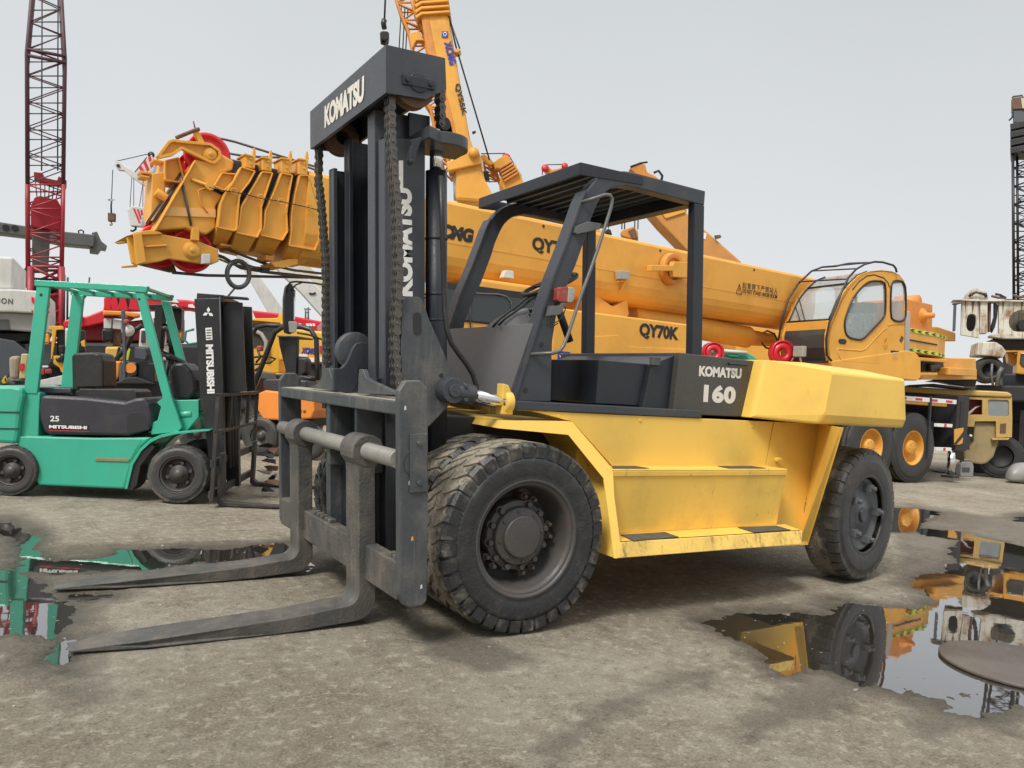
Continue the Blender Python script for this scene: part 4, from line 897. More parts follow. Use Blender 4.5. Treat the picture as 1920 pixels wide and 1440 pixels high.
# carrier
zdk=TF.y(1700,752,0).z
M_trk=paint('black chassis paint',(.014,.015,.018),.45,(.07,.06,.05),.4,3,.1,bump=.02)
mb=MB(); mb.box(TF,-10.2,1.05,.25,TW-.25,.72,1.28); mb.build('chassis_frame',M_trk,TK,.02)
zdk=TF.y(1700,748,0).z; mb=MB(); mb.box(TF,-4.6,1.1,.02,TW-.02,zdk-.10,zdk+.06); mb.build('rear_deck',M_or,TK,.02)
M_strip=M_white
def strip(x0,x1,z0,z1,n,ys=-.006):
    mb=MB(); mb.box(TF,x0,x1,ys,ys+.02,z0,z1); st=mb.build('marker_strip',M_strip,TK,.002)
    for k in range(n):
        c=x0+(x1-x0)*(k+.5)/n; w=(x1-x0)/n*.22; mb=MB(); mb.box(TF,c-w,c+w,ys-.004,ys,z0+.02,z1-.02); mb.build('red_mark',M_red,st)
a=TF.y(1613,742,0);b_=TF.y(1793,754,0); strip(a.x,b_.x,b_.z-.045,b_.z+.045,6)
# rear outrigger box and ladder frame
a=TF.y(1797,745,0); c=TF.y(1817,860,0)
mb=MB(); mb.box(TF,a.x+.0,a.x+.42,0,TW,.68,a.z+.04); mb.build('outrigger_beam_box',M_trk,TK,.015)
mb=MB(); mb.box(TF,a.x+.10,a.x+.22,-.012,.01,1.02,a.z-.08); mb.build('slot_recess',M_dark,TK,.004)
p=TF.y(1744,760,-.02); 
mb=MB(); mb.box(TF,p.x,p.x+.06,-.02,.02,.50,a.z-.03); mb.build('ladder_post',M_trk,TK,.004)
for (xx,yy) in ((1776,797),(1774,842)):
    q=TF.y(xx-17,yy,-.03); q2=TF.y(xx+10,yy,-.03); mb=MB(); mb.box(TF,q.x,q2.x,-.03,.06,q.z-.035,q.z+.035); st=mb.build('ladder_step',M_white,TK,.003)
    m_=(q.x+q2.x)/2; mb=MB(); mb.box(TF,m_-.04,m_+.04,-.034,-.03,q.z-.033,q.z+.033); mb.build('red_mark',M_red,st)
# chevron plate
q=[TF.y(x,y,-.02) for x,y in [(1790,805),(1807,802),(1805,833),(1790,834)]]
mb=MB(); mb.prism(TF,[(p.x,p.z) for p in q],-.02,-.005); cp=mb.build('hazard_plate',M_or,TK,.002)
w=q[1].x-q[0].x; z0,z1=q[3].z,q[0].z
for k in (0,1):
    mb=MB(); o=k*.16; zz0=z0+.02+o*0
    mb.prism(TF,[(q[0].x,z0+.02+k*.0),(q[0].x+w*.25,z0),(q[0].x+w,z0+(z1-z0)*.55),(q[0].x+w,z0+(z1-z0)*.9)] if k==0 else [(q[0].x+w*.6,z0),(q[0].x+w,z0),(q[0].x+w,z0+.05)],-.024,-.02); mb.build('black_stripe',M_blkl,cp)
mb=MB(); mb.box(TF,a.x+.45,a.x+.72,.1,.5,.70,1.02); mb.build('rear_lamp_box',M_trk,TK,.006)
q=TF.y(1823,817,.08); mb=MB(); mb.cyl(TF,(q.x-.06,.10,q.z),(q.x-.06,.06,q.z),.025); mb.build('rear_lamp',M_white,TK)
# outrigger leg and foot
jx=TF.y(1783,870,.1).x
mb=MB(); mb.cyl(TF,(jx,.1,.68),(jx,.1,.16),.075,n=20); mb.build('outrigger_leg',M_steel,TK)
mb=MB(); mb.box(TF,jx-.13,jx+.13,-.03,.23,.10,.14); mb.build('outrigger_foot',M_trk,TK,.006)
# engine cover side with model number
pz=[(1038,580),(1165,590),(1288,606),(1420,625),(1420,720),(1030,720)]
q=[TF.y(x,y,0) for x,y in pz]; zt=max(TF.y(1165,592,0).z,0)
xl=TF.y(1036,640,0).x; xr=TF.y(1310,640,0).x
mb=MB(); mb.box(TF,xl,xr,0,TW,1.38,zt); ec=mb.build('engine_cover',M_or,TK,.03,3)
mb=MB(); rp=[(1100,632),(1160,628),(1178,650),(1290,655),(1290,700),(1100,700)]; P=[TF.y(x,y,-.006) for x,y in rp]; mb.prism(TF,[(p.x,p.z) for p in P],-.012,.004); mb.build('cover_crease',M_or,ec,.006)
a=TF.w(TF.y(1198,634,-.004)); b_=TF.w(TF.y(1272,638,-.004)); b_.z=a.z; text('lettering','QY70K',a,b_,(0,0,1),.245,M_blkl,TK,off=.05)
M_blue=paint('blue emblem paint',(.03,.035,.30),.4,(.1,.1,.2),.1,10,0,bump=0)
def emblem(F,c,s,parent,n=Vector((0,-1,0)),ux=Vector((1,0,0)),uz=Vector((0,0,1))):
    def q(pts,mat,off,nm):
        mb=MB(); P=[c+ux*(a*s)+uz*(b*s)+n*off for a,b in pts]; mb.loft([[F.w(p) for p in P],[F.w(p+n*.004) for p in P]]); mb.build(nm,mat,parent)
    q([(-.5,-.5),(.5,-.5),(.5,.5),(-.5,.5)],M_blue,.0,'emblem_field')
    q([(-.27,.36),(.27,.36),(.18,.2),(-.18,.2)],M_white,.005,'emblem_bar'); q([(-.40,.26),(-.27,.18),(-.04,-.25),(-.12,-.38)],M_white,.005,'emblem_bar'); q([(.40,.26),(.12,-.38),(.04,-.25),(.27,.18)],M_white,.005,'emblem_bar')
emblem(TF,TF.y(1057,673,-.004),.22,TK)
a=TF.y(1034,700,-.01);b_=TF.y(1064,706,-.01); strip(a.x-.4,b_.x+.6,b_.z-.05,b_.z+.05,5,-.01)
# driver cab
M_blue2=paint('blue lettering',(.03,.035,.30),.4,(.1,.1,.2),.1,10,0,bump=0)
cx0=TF.y(605,650,0).x; cx1=xl-.02; zr=TF.y(940,527,0).z
cx0=TF.y(614,650,0).x
mb=MB(); mb.prism(TF,[(cx0+1.6,.9),(cx1,.9),(cx1,zr-.08),(cx1-.1,zr),(cx0+2.0,zr),(cx0+1.85,zr-.25),(cx0+1.62,1.75)],0,TW-.1); cab=mb.build('driver_cab',M_or,TK,.05,3)
mb=MB(); mb.box(TF,cx0+1.5,cx0+2.2,.02,TW-.02,.55,1.1); mb.build('front_bumper',M_trk,TK,.03)
wa=TF.y(880,548,0); wb=TF.y(976,612,0)
mb=MB(); mb.box(TF,wa.x-.55,cx1-.12,-.012,.0,wb.z-.02,wa.z+.10); mb.build('window_frame',M_blk,cab,.02)
mb=MB(); mb.box(TF,wa.x-.35,cx1-.22,-.022,-.012,wb.z,wa.z+.0); mb.build('side_window',M_glassd,cab,.01)
mb=MB(); mb.tube(TF,[TF.y(x,y,-.03) for x,y in [(882,615),(882,549),(935,552),(950,556),(958,566),(962,600)]],.012,6); mb.build('window_trim',M_grey,cab)
q=TF.y(953,515,.1); mb=MB(); mb.prism(TF,[(q.x-.09,q.z-.05),(q.x+.09,q.z-.05),(q.x+.07,q.z+.06),(q.x-.05,q.z+.06)],.08,.2); mb.build('roof_lamp',M_wh,TK,.006)
# front mirror on its arm
mz=9; P=lambda x,y:TF.y(x,y,.02)
mb=MB(); mb.px(TF,[(536,540),(539,534),(547,532),(551,540),(551,600),(552,622),(545,627),(536,624),(533,612),(533,560)],.02,.10); mr=mb.build('mirror',M_blk,TK,.012,3)
mb=MB(); mb.px(TF,[(551,541),(554,545),(553,598),(551,600)],.02,.09); mb.build('mirror_glass',M_steel,mr)
mb=MB(); mb.px(TF,[(541,604),(543,602),(556,603),(558,607),(556,621),(551,625),(543,623)],.0,.08); mb.build('lower_mirror',M_lgrey,mr,.008,3)
mb=MB(); mb.tube(TF,[P(x,y) for x,y in [(538,548),(539,536),(545,529),(556,528),(590,531),(606,534)]]+[TF.w((0,0,0))-TF.w((0,0,0))+Vector((cx0+1.9,.1,P(606,534).z))],.012,6); mb.tube(TF,[P(545,545),P(555,534),P(566,530)],.010,6); mb.tube(TF,[P(557,624),P(580,628),P(605,637),Vector((cx0+1.65,.1,P(605,637).z-.05))],.012,6); mb.build('mirror_arm',M_blk,mr)
# ------------------------------------------------ boom: a frame slewed a few degrees from the carrier
dB=15.2; pB=CAM+ray(1440,555)*(dB); BA=math.radians(5.8); BF=Frame((pB.x,pB.y,0),BA)
yb0=0.
ztp=BF.y(1440,502,0).z; zbt=BF.y(1440,608,0).z; BWd=.95
print('boom z',zbt,ztp)
xh=BF.y(605,400,0).x; xe=BF.y(1500,520,0).x+.6
zt_l=BF.y(840,374,0).z; sl=(ztp-zt_l)/(BF.y(1440,502,0).x-BF.y(840,374,0).x); x_ref=BF.y(1440,502,0).x
def zt_(x): return ztp+sl*(x-x_ref)
def ring(x,zt,h,w0,w1,flat=.54,rt=.06):
    """boom section: flat upper sides, rounded belly; w0..w1 is the span across"""
    r=[]; cy=(w0+w1)/2; hw=(w1-w0)/2; zs=zt-h*flat
    r+= [(w0,zs),(w0,zt-rt),(w0+rt*.4,zt-rt*.3),(w0+rt,zt),(w1-rt,zt),(w1-rt*.4,zt-rt*.3),(w1,zt-rt),(w1,zs)]
    hb=h*(1-flat)
    for k in range(1,12):
        a=PI*k/12; r.append((cy+hw*math.copysign(abs(math.cos(a))**.55,math.cos(a)),zs-hb*math.sin(a)**.75))
    return [BF.w((x,a,b)) for a,b in r]
Hb=ztp-zbt
mb=MB(); mb.loft([ring(x,zt_(x),Hb,0,BWd) for x in (xh-.2,xe)],smooth=False)
bm_=mb.build('main_boom',M_or,TK,.0)
for f in bm_.data.polygons: f.use_smooth=False
# weld seam and black inspection dots
mb=MB(); mb.box(BF,xh,xe-.6,-.004,.002,0,0.006); bm2=mb.bm
for v in bm2.verts:
    l=BF.l(v.co); l.z+=zt_(l.x)-Hb*.54; v.co=BF.w(l)
mb.build('weld_seam',M_or,bm_)
for x,y in ((1019,424),(1238,470),(1414,506)):
    q=BF.y(x,y,-.004); mb=MB(); mb.cyl(BF,q,q+Vector((0,-.006,0)),.022,n=12); mb.build('inspection_hole',M_dark,bm_)
def btext(s,x0,y0,x1,y1,h,mat,off=.04,sp=1.,shear=0):
    a=BF.y(x0,y0,-.003); b=BF.y(x1,y1,-.003); b.z=a.z+sl*(b.x-a.x); return text('lettering',s,BF.w(a),BF.w(b),(0,0,1),h,mat,TK,off=off,sp=sp,shear=shear)
btext('XCMG',800,441,888,450,.20,M_blkl,.07,1.,.15)
btext('QY70K',997,473,1082,484,.24,M_blkl,.05)
btext('起重臂下严禁站人',1392,540,1458,548,.115,M_blkl,.0,1.15)
btext('DO NOT STAND UNDER BOOM',1392,549,1457,557,.08,M_blkl,.015)
mb=MB(); c=BF.y(1386,541,-.003)
for a,b in (((-.085,-.10),(.085,-.10)),((.085,-.10),(0,.085)),((0,.085),(-.085,-.10)),((0,-.055),(0,.02))): mb.bar(BF,c+Vector((a[0],0,a[1])),c+Vector((b[0],0,b[1])),.006,.012,(0,1,0))
mb.build('warning_triangle',M_blkl,TK)
# floodlight under the boom, rope drum on its side
mb=MB(); mb.px(BF,[(1161,507),(1181,508),(1180,524),(1162,523)],-.12,.1); fl=mb.build('floodlight',M_lgrey,TK,.012,3)
mb=MB(); q=BF.y(1172,526,-.08); mb.bar(BF,q,q+Vector((.0,.1,-.18)),.03,.03); mb.bar(BF,BF.y(1158,528,-.06),BF.y(1180,526,-.06),.03,.02); mb.build('bracket',M_or,fl)
q=BF.y(1255,505,0); mb=MB(); mb.lathe(BF,(q.x,-.02,q.z),[(.0,-.14),(.10,-.14),(.11,-.06),(.17,-.05),(.19,-.1),(.26,-.1),(.27,-.06),(.28,.0)],n=36); hs=mb.build('hose_drum',M_ord,TK,.003)
mb=MB(); mb.px(BF,[(1221,497),(1262,497),(1264,490),(1300,492),(1300,522),(1264,519),(1262,508),(1221,508)],-.22,.10); mb.build('drum_bracket',M_or,hs,.01)
# lift cylinder, pivot gusset
mb=MB(); mb.px(BF,[(1098,552),(1108,546),(1150,575),(1160,570),(1176,560),(1180,590),(1172,598),(1098,584)],.12,.7); mb.build('boom_gusset',M_or,TK,.015)
a=BF.y(1180,592,.5); b_=BF.y(1400,632,.45); c=BF.y(1448,638,.45)
mb=MB(); mb.tube(BF,[a,a.lerp(b_,.02),b_,b_+(b_-a)*.01,c],[.20,.215,.215,.16,.13],24); mb.build('lift_cylinder',M_or,TK)
mb=MB(); mb.tube(BF,[BF.y(x,y,.2) for x,y in [(1180,552),(1196,548),(1225,558),(1260,560),(1300,566),(1350,574),(1400,578),(1440,584)]],.018,6); mb.build('hose_bundle',M_or,TK)
mb=MB(); mb.tube(BF,[BF.y(x,y,.12) for x,y in [(1432,624),(1438,620),(1452,626),(1458,640),(1450,655),(1436,652),(1428,642)]],.02,6); mb.build('hydraulic_hose',M_blk,TK)
# --- telescopic sections and head; outlines in a local picture grid of the boom's near side
cA=lambda x,y:(200+x/4.571,220+y/4.571)
def hp_(name,pts,y,d,mat=M_or,bev=.01,parent=None):
    P=[BF.y(*cA(*p),y) for p in pts]; mb=MB(); mb.prism(BF,[(p.x,p.z) for p in P],y,y+d); return mb.build(name,mat,parent or TK,bev)
def rimmed(name,pts,y,d,parent=None,mat=M_or,w=.016,skip=()):
    o=hp_(name,pts,y,d,mat,.006,parent); P=[BF.y(*cA(*p),y-.02) for p in pts]; mb=MB()
    for i in range(len(P)):
        if i in skip: continue
        mb.bar(BF,P[i],P[(i+1)%len(P)],w,.06,(0,1,0))
    mb.build('edge_flange',mat,o,.003); return o
secs=[([(1150,430),(1265,465),(1215,560),(1150,640),(1130,690),(1110,960),(1090,975),(950,945),(975,740),(1010,660),(1080,560)],0),
      ([(1330,470),(1415,480),(1370,620),(1320,770),(1320,960),(1285,1030),(1110,990),(1130,920),(1150,770),(1250,600)],1),
      ([(1495,480),(1585,500),(1560,640),(1535,830),(1545,980),(1500,1055),(1315,1010),(1345,940),(1355,810),(1430,640)],2),
      ([(1650,500),(1720,500),(1770,660),(1820,850),(1810,1060),(1780,1140),(1560,1100),(1575,1000),(1580,830),(1610,660)],3)]
for pts,k in secs:
    yy=.02+.01*k
    o=rimmed('boom_section_collar',pts,yy,BWd-.04-.02*k)
    # bottom chamfer
    P=[BF.y(*cA(*p),yy) for p in (pts[-4 if k else 7],pts[6 if k else 6])]
    i0=max(range(len(pts)),key=lambda i:-pts[i][0]+pts[i][1]*1.2); 
lows=[((950,945),(1090,975),(1060,1062),(890,1045)),((1110,990),(1285,1030),(1250,1115),(1075,1075)),((1315,1010),(1500,1055),(1450,1160),(1265,1115)),((1560,1100),(1780,1140),(1700,1250),(1480,1215))]
for k,(a,b,c,d) in enumerate(lows):
    yy=.03+.01*k; A=BF.y(*cA(*a),yy);B=BF.y(*cA(*b),yy); dz=.16
    mb=MB(); mb.loft([[BF.w(p) for p in (A,B,B+Vector((0,BWd-.08,0)),A+Vector((0,BWd-.08,0)))],[BF.w(p) for p in (A+Vector((.02,.22,-dz)),B+Vector((-.02,.22,-dz)),B+Vector((-.02,BWd-.3,-dz)),A+Vector((.02,BWd-.3,-dz)))]])
    mb.build('collar_belly',M_or,TK,.006)
tops=[((1190,310),(1280,330),(1272,440),(1185,425)),((1340,335),(1422,350),(1415,462),(1332,450)),((1500,345),(1592,355),(1585,482),(1497,470)),((1650,350),(1732,360),(1722,492),(1645,487))]
for k,q in enumerate(tops):
    o=hp_('top_block',q,0.0,.26,M_or,.008)
    hp_('top_block_plate',[(q[0][0]-6,q[0][1]-4),(q[1][0]-26,q[1][1]-4),(q[1][0]-26,q[1][1]+10),(q[0][0]-6,q[0][1]+10)],-.02,.3,M_or,.003,o)
    for dy in (45,88):
        p=BF.y(*cA((q[0][0]+q[1][0])/2,q[0][1]+dy),-.0); mb=MB(); mb.cyl(BF,p,p+Vector((0,-.015,0)),.013,n=6,smooth=False); mb.build('bolt',M_or,o,.002)
    hp_('upright_pin',[(q[1][0]-30,q[1][1]),(q[1][0]-18,q[1][1]-68),(q[1][0]-8,q[1][1]-72),(q[1][0]+2,q[1][1])],.02,.04,M_rust if 0 else M_or,.003,o)
# inner telescopic tube, coloured near black as the shade in the gaps
mb=MB(); xa=BF.y(*cA(900,600),.12).x; xb=BF.y(*cA(1800,600),.12).x; mb.box(BF,xa,xb,.12,BWd-.12,BF.y(*cA(1300,980),.12).z,BF.y(*cA(1300,400),.12).z); mb.build('inner_boom_tube',M_dark,TK,.05,3)
# wire along the collars with rings
mb=MB(); mb.tube(BF,[BF.y(*cA(x,y),-.03) for x,y in [(880,600),(1000,628),(1085,640),(1180,655),(1300,690),(1480,720),(1720,770),(1830,800)]],.006,5); mb.build('guide_wire',M_blk,TK)
for x,y in ((1090,630),(1320,685),(1495,722),(1730,765)):
    c=BF.y(*cA(x,y),-.03); mb=MB(); mb.tube(BF,[c+Vector((.035*math.cos(t),0,.03*math.sin(t))) for t in [2*PI*i/10 for i in range(11)]],.006,5); mb.build('wire_ring',M_or,TK)
# head body
hp_('head_body',[(760,360),(890,380),(965,300),(1095,375),(1080,450),(985,480),(905,620),(1000,668),(935,760),(935,950),(860,1005),(760,985),(680,950),(410,968),(480,850),(625,590)],.10,BWd-.2,M_or,.02)
hp_('head_plate_band',[(520,765),(935,790),(935,858),(490,842)],.085,.02,paint('pale orange band',(.78,.42,.14),.4,(.5,.3,.12),.3,3,0),.002)
rimmed('head_rib',[(920,590),(985,480),(1100,490),(1085,545),(1000,630)],.06,.05)
hp_('head_edge_plate',[(760,362),(768,372),(425,968),(412,966)],.04,.08,M_or,.004)
rimmed('nose_frame',[(500,375),(610,350),(655,520),(640,560),(500,540)],.25,.4)
hp_('nose_plate',[(388,480),(505,462),(505,610),(505,700),(375,870),(385,640)],.3,.35,M_or,.012)
hp_('nose_bracket',[(290,455),(380,468),(385,490),(300,480)],.3,.2,M_or,.006); hp_('nose_bracket',[(400,355),(500,370),(500,392),(405,375)],.3,.2,M_or,.006)
hp_('nose_bracket',[(290,490),(370,505),(370,522),(300,512)],.3,.2,M_or,.006)
q=BF.y(*cA(470,672),.25); mb=MB(); mb.cyl(BF,q+Vector((-.06,0,.03)),q+Vector((.05,0,-.02)),.05,n=14); mb.build('tube_socket',M_or,TK,.003)
M_sred=paint('red sheave paint',(.60,.012,.025),.38,(.25,.03,.03),.3,4,0,coat=.2)
def sheave(cx,cy,r_px,y,w=.06,parent=None):
    c=BF.y(*cA(cx,cy),y); e=BF.y(*cA(cx+r_px,cy),y); R=(e-c).length; mb=MB()
    mb.lathe(BF,(c.x,y-w/2,c.z),[(0,.02),(R*.3,.02),(R*.32,.0),(R*.42,.0),(R*.45,.018),(R*.80,.018),(R*.84,.0),(R,.0),(R,.008),(R*.93,w*.4),(R*.93,w*.6),(R,w-.008),(R,w),(R*.84,w),(R*.8,w-.018),(0,w-.018)],n=48); return mb.build('sheave',M_sred,TK,0)
sheave(862,330,192,.25); sheave(862,335,192,.6); sheave(700,410,95,.33)
sheave(722,1145,190,.25); sheave(722,1145,190,.62); sheave(440,1108,195,.42); sheave(415,990,110,.62)
rimmed('upper_arm',[(530,215),(570,200),(620,210),(885,235),(960,290),(970,340),(930,385),(900,392),(640,265),(560,320),(430,348)],.12,.05,w=.03)
def pincap(cx,cy,r,y):
    c=BF.y(*cA(cx,cy),y); e=BF.y(*cA(cx+r,cy),y); R=(e-c).length; mb=MB(); mb.lathe(BF,c,[(0,-.055),(R*.25,-.055),(R*.27,-.04),(R*.78,-.04),(R*.8,-.02),(R,-.018),(R*1.02,.02)],n=28); mb.build('pin_cap',M_or,TK,.002)
pincap(885,318,62,.12); pincap(728,1140,72,.10)
hp_('arm_post',[(748,118),(788,112),(850,232),(800,240)],.15,.08,M_or,.006)
mb=MB(); q=BF.y(*cA(762,108),.15); mb.tube(BF,[q+Vector((-.2,0,-.14)),q,q+Vector((.04,0,.02))],.022,6); mb.tube(BF,[q,q+Vector((-.03,0,.09))],.008,5); mb.build('rope_guard',M_rust,TK)
hp_('block_frame',[(172,1012),(250,985),(330,1000),(490,1003),(540,1012),(740,1052),(785,1060),(958,1130),(965,1235),(900,1262),(790,1252),(530,1213),(460,1235),(250,1268),(215,1250),(182,1075)],.10,.05,M_or,.012)
hp_('block_frame',[(172,1012),(250,985),(540,1012),(785,1060),(958,1130),(965,1235),(900,1262),(530,1213),(250,1268),(215,1250)],.75,.05,M_or,.012)
hp_('frame_rib',[(228,1000),(300,985),(340,1240),(262,1262)],.04,.06,M_or,.006); hp_('frame_rib',[(330,1100),(520,1088),(520,1102),(330,1114)],.06,.05,M_or,.004); hp_('frame_rib',[(735,940),(795,950),(795,1058),(725,1050)],.05,.06,M_or,.006)
hp_('frame_top_plate',[(172,1015),(250,982),(380,965),(440,975),(485,1000),(250,1010)],.05,.7,M_or,.006); hp_('rod',[(80,1075),(110,1065),(185,1062),(185,1075),(110,1085)],.3,.05,M_or,.004); hp_('rod',[(130,1275),(265,1262),(265,1282),(135,1288)],.3,.05,M_or,.004)
hp_('bottom_guard',[(265,1250),(310,1265),(560,1325),(600,1322),(560,1215),(300,1262)],.45,.12,M_rust,.006)
hp_('limit_switch',[(820,1170),(890,1172),(890,1250),(820,1255)],.02,.07,M_wh,.006)
# ropes
for pts,y,r in (([(930,170),(1100,210),(1500,335),(1840,440)],.3,.014),([(1055,310),(1200,335),(1500,345),(1840,470)],.5,.014),([(640,470),(560,590),(340,915)],.25,.016),([(660,480),(600,600),(400,900)],.28,.016),([(640,520),(690,760),(725,930)],.08,.014),
    ([(880,1090),(980,1110),(1340,1250),(1600,1310),(1850,1340)],.3,.016),([(940,1180),(1000,1200),(1150,1290),(1400,1330),(1850,1380)],.4,.02),([(560,1330),(850,1355),(1150,1360),(1850,1375)],.5,.018),([(965,1215),(1070,1260),(1400,1300)],.2,.012),([(1200,1265),(1340,1310)],.25,.014)):
    mb=MB(); mb.tube(BF,[BF.y(*cA(*p),y) for p in pts],r,6); mb.build('wire_rope',M_chain,TK)
hp_('rope_clamp',[(1335,1290),(1400,1295),(1400,1335),(1335,1330)],.2,.08,M_blk,.006)
q=BF.y(*cA(1128,1345),.2); mb=MB(); mb.tube(BF,[q+Vector((.13*math.cos(t),0,.155*math.sin(t))) for t in [2*PI*i/24 for i in range(25)]],.028,8,cap=False); mb.tube(BF,[q+Vector((-.02,0,-.155)),q+Vector((-.1,0,-.27)),q+Vector((-.28,0,-.42))],.012,6); mb.build('lifting_ring',M_carr,TK)
hp_('belly_block',[(1360,1180),(1440,1190),(1430,1230),(1365,1225)],.1,.3,M_ord,.006); hp_('belly_block',[(1410,1245),(1560,1215),(1640,1215),(1640,1260),(1520,1290),(1440,1280)],.1,.4,M_or,.006); hp_('belly_block',[(980,1080),(1080,1095),(1075,1110),(985,1100)],.1,.3,M_ord,.006)
q=BF.y(*cA(880,592),.08); mb=MB(); mb.cyl(BF,q+Vector((0,.05,0)),q+Vector((0,-.05,0)),.05,n=12); mb.tube(BF,[q+Vector((-.2,0,.04)),q,q+Vector((.02,-.03,0))],.02,6); mb.tube(BF,[q,q+Vector((-.12,0,-.07)),q+Vector((-.08,0,-.22)),q+Vector((0,0,-.3))],.008,5); mb.build('tie_hook',M_or,TK)
# ------------------------------------------------ operator cab
pk=CAM+ray(1556,677)*14.3; KA=math.radians(-7.6); KF=Frame((pk.x,pk.y,0),KA)
k6=lambda x,y:(1400+x/6,460+y/6)
KP=lambda x,y,v=0.:KF.y(*k6(x,y),v)
side=[(935,1300),(915,1150),(918,1000),(950,880),(1000,770),(1060,620),(1120,520),(1200,420),(1290,335),(1400,290),(1520,278),(1640,292),(1720,330),(1775,400),(1797,480),(1800,620),(1790,860),(1782,1180),(1782,1310)]
sp_=[KP(*p) for p in side]; CWd=1.22

def skin(mb,F,outer,holes,y,th):
    """flat sheet with window openings: outline and holes are (x,z) loops"""
    bm=mb.bm; es=[]; vs0=[]
    for loop in [outer]+holes:
        v=[bm.verts.new(F.w((a,y,b))) for a,b in loop]; vs0+=v; es+=[bm.edges.new((v[i],v[(i+1)%len(v)])) for i in range(len(v))]
    fs=bmesh.ops.triangle_fill(bm,edges=es,use_beauty=True)['geom']; fs=[f for f in fs if isinstance(f,bmesh.types.BMFace)]
    r=bmesh.ops.extrude_face_region(bm,geom=fs); d=F.m@Vector((0,th,0))
    for g in r['geom']:
        if isinstance(g,bmesh.types.BMVert): g.co+=d
def smooth_loop(pts,it=2):
    for _ in range(it):
        n=len(pts); pts=[q for i in range(n) for q in ((pts[i][0]*.75+pts[(i+1)%n][0]*.25,pts[i][1]*.75+pts[(i+1)%n][1]*.25),(pts[i][0]*.25+pts[(i+1)%n][0]*.75,pts[i][1]*.25+pts[(i+1)%n][1]*.75))]
    return pts
def KL(pts,y=0.): return [(p.x,p.z) for p in (KP(*q,y) for q in pts)]
dw=smooth_loop(KL([(1095,880),(1120,780),(1180,620),(1250,520),(1330,440),(1400,400),(1545,405),(1560,480),(1560,700),(1548,800),(1480,880),(1400,960),(1305,1062),(1240,1062),(1150,1040),(1108,990)]),1)
rw=smooth_loop(KL([(1618,480),(1640,410),(1690,395),(1760,410),(1788,490),(1788,780),(1772,840),(1720,860),(1650,845),(1615,800)]),1)
out=KL(side)
mb=MB(); skin(mb,KF,out,[dw,rw],0,.05); cabn=mb.build('operator_cab',M_or,TK,.008)
mb=MB(); skin(mb,KF,out,[dw,rw],CWd-.05,.05); mb.build('far_side_panel',M_or,cabn,0)
fr=out[:11]
def strip_(idx,y0,y1,mat,name,inset=0.,th=.03,par=None):
    mb=MB(); R=[]
    for i in idx:
        x,z=fr[i]; R.append([KF.w((x+inset,y0,z)),KF.w((x+inset,y1,z)),KF.w((x+inset+th,y1,z-th*.3)),KF.w((x+inset+th,y0,z-th*.3))])
    mb.loft(R,smooth=False); return mb.build(name,mat,par or cabn,.0)
ys=[0.0,.085,CWd-.085,CWd]
strip_(range(0,11),.0,.09,M_or,'front_pillar'); strip_(range(0,11),CWd-.09,CWd,M_or,'front_pillar')
strip_([0,1],.09,CWd-.09,M_dark,'lower_panel'); 
strip_([1,2,3],.10,CWd-.10,M_glassd,'lower_window',.012,.01)
q3=fr[3]; mb=MB(); mb.bar(KF,(fr[3][0]+.01,.08,fr[3][1]-.02),(fr[3][0]+.01,CWd-.08,fr[3][1]-.02),.05,.17); mb.build('front_sill',M_or,cabn,.01)
strip_([3,4,5,6,7],.11,CWd-.11,M_glass,'windshield',.015,.008)
strip_([7,8,9],.11,CWd-.11,M_glass,'roof_window',.015,.008)
for i in (7,):
    mb=MB(); mb.bar(KF,(fr[i][0]+.0,.08,fr[i][1]),(fr[i][0]+.0,CWd-.08,fr[i][1]),.03,.03); mb.build('windshield_bar',M_blk,cabn,.004)
for y_ in (.10,CWd-.10):
    mb=MB(); mb.tube(KF,[(fr[i][0]-.004,y_,fr[i][1]) for i in (3,4,5,6,7,8,9)],.018,6); mb.build('window_seal',M_blk,cabn)
mb=MB(); mb.tube(KF,[(fr[3][0],.1,fr[3][1]+.08),(fr[3][0],CWd-.1,fr[3][1]+.08)],.02,6); mb.build('window_seal',M_blk,cabn)
mb=MB(); R=[[KF.w((x,.0,z)),KF.w((x,CWd,z)),KF.w((x,CWd,z-.04)),KF.w((x,0,z-.04))] for x,z in out[9:14]]; mb.loft(R); mb.build('roof',M_or,cabn,.01)
mb=MB(); R=[[KF.w((x,.0,z)),KF.w((x,CWd,z)),KF.w((x-.04,CWd,z)),KF.w((x-.04,0,z))] for x,z in out[15:19]]; mb.loft(R); mb.build('back_panel',M_or,cabn,.01)
for lp in (dw,rw):
    for y_ in (-.006,):
        mb=MB(); mb.tube(KF,[(a,y_,b) for a,b in lp+lp[:1]],.02,6,cap=False); mb.build('window_seal',M_blk,cabn)
    mb=MB(); mb.prism(KF,lp,.015,.022); mb.build('side_window',M_glass,cabn,0)
    mb=MB(); mb.prism(KF,lp,CWd-.03,CWd-.022); mb.build('far_window',M_glass,cabn,0)
M_teal=paint('plastic wrapped seat',(.10,.16,.17),.25,(.45,.55,.55),.8,14,.9,bump=.2,lo=.42)
mb=MB(); mb.prism(KF,KL([(1240,660),(1290,640),(1440,645),(1450,740),(1400,760),(1250,755)],.45),.40,.75); mb.build('seat_headrest',M_seat,cabn,.03)
mb=MB(); mb.prism(KF,KL([(1180,780),(1250,760),(1450,765),(1440,860),(1380,960),(1330,1060),(1120,1060),(1130,950)],.4),.35,.80); mb.build('seat',M_teal,cabn,.05)
mb=MB(); mb.tube(KF,[KP(1310,960,.25),KP(1305,850,.25)],.02,6); mb.build('joystick',M_blk,cabn)
mb=MB(); mb.box(KF,min(a for a,b in out),max(a for a,b in out),.03,CWd-.03,min(b for a,b in out)-.04,min(b for a,b in out)); mb.build('cab_floor',M_dark,cabn)
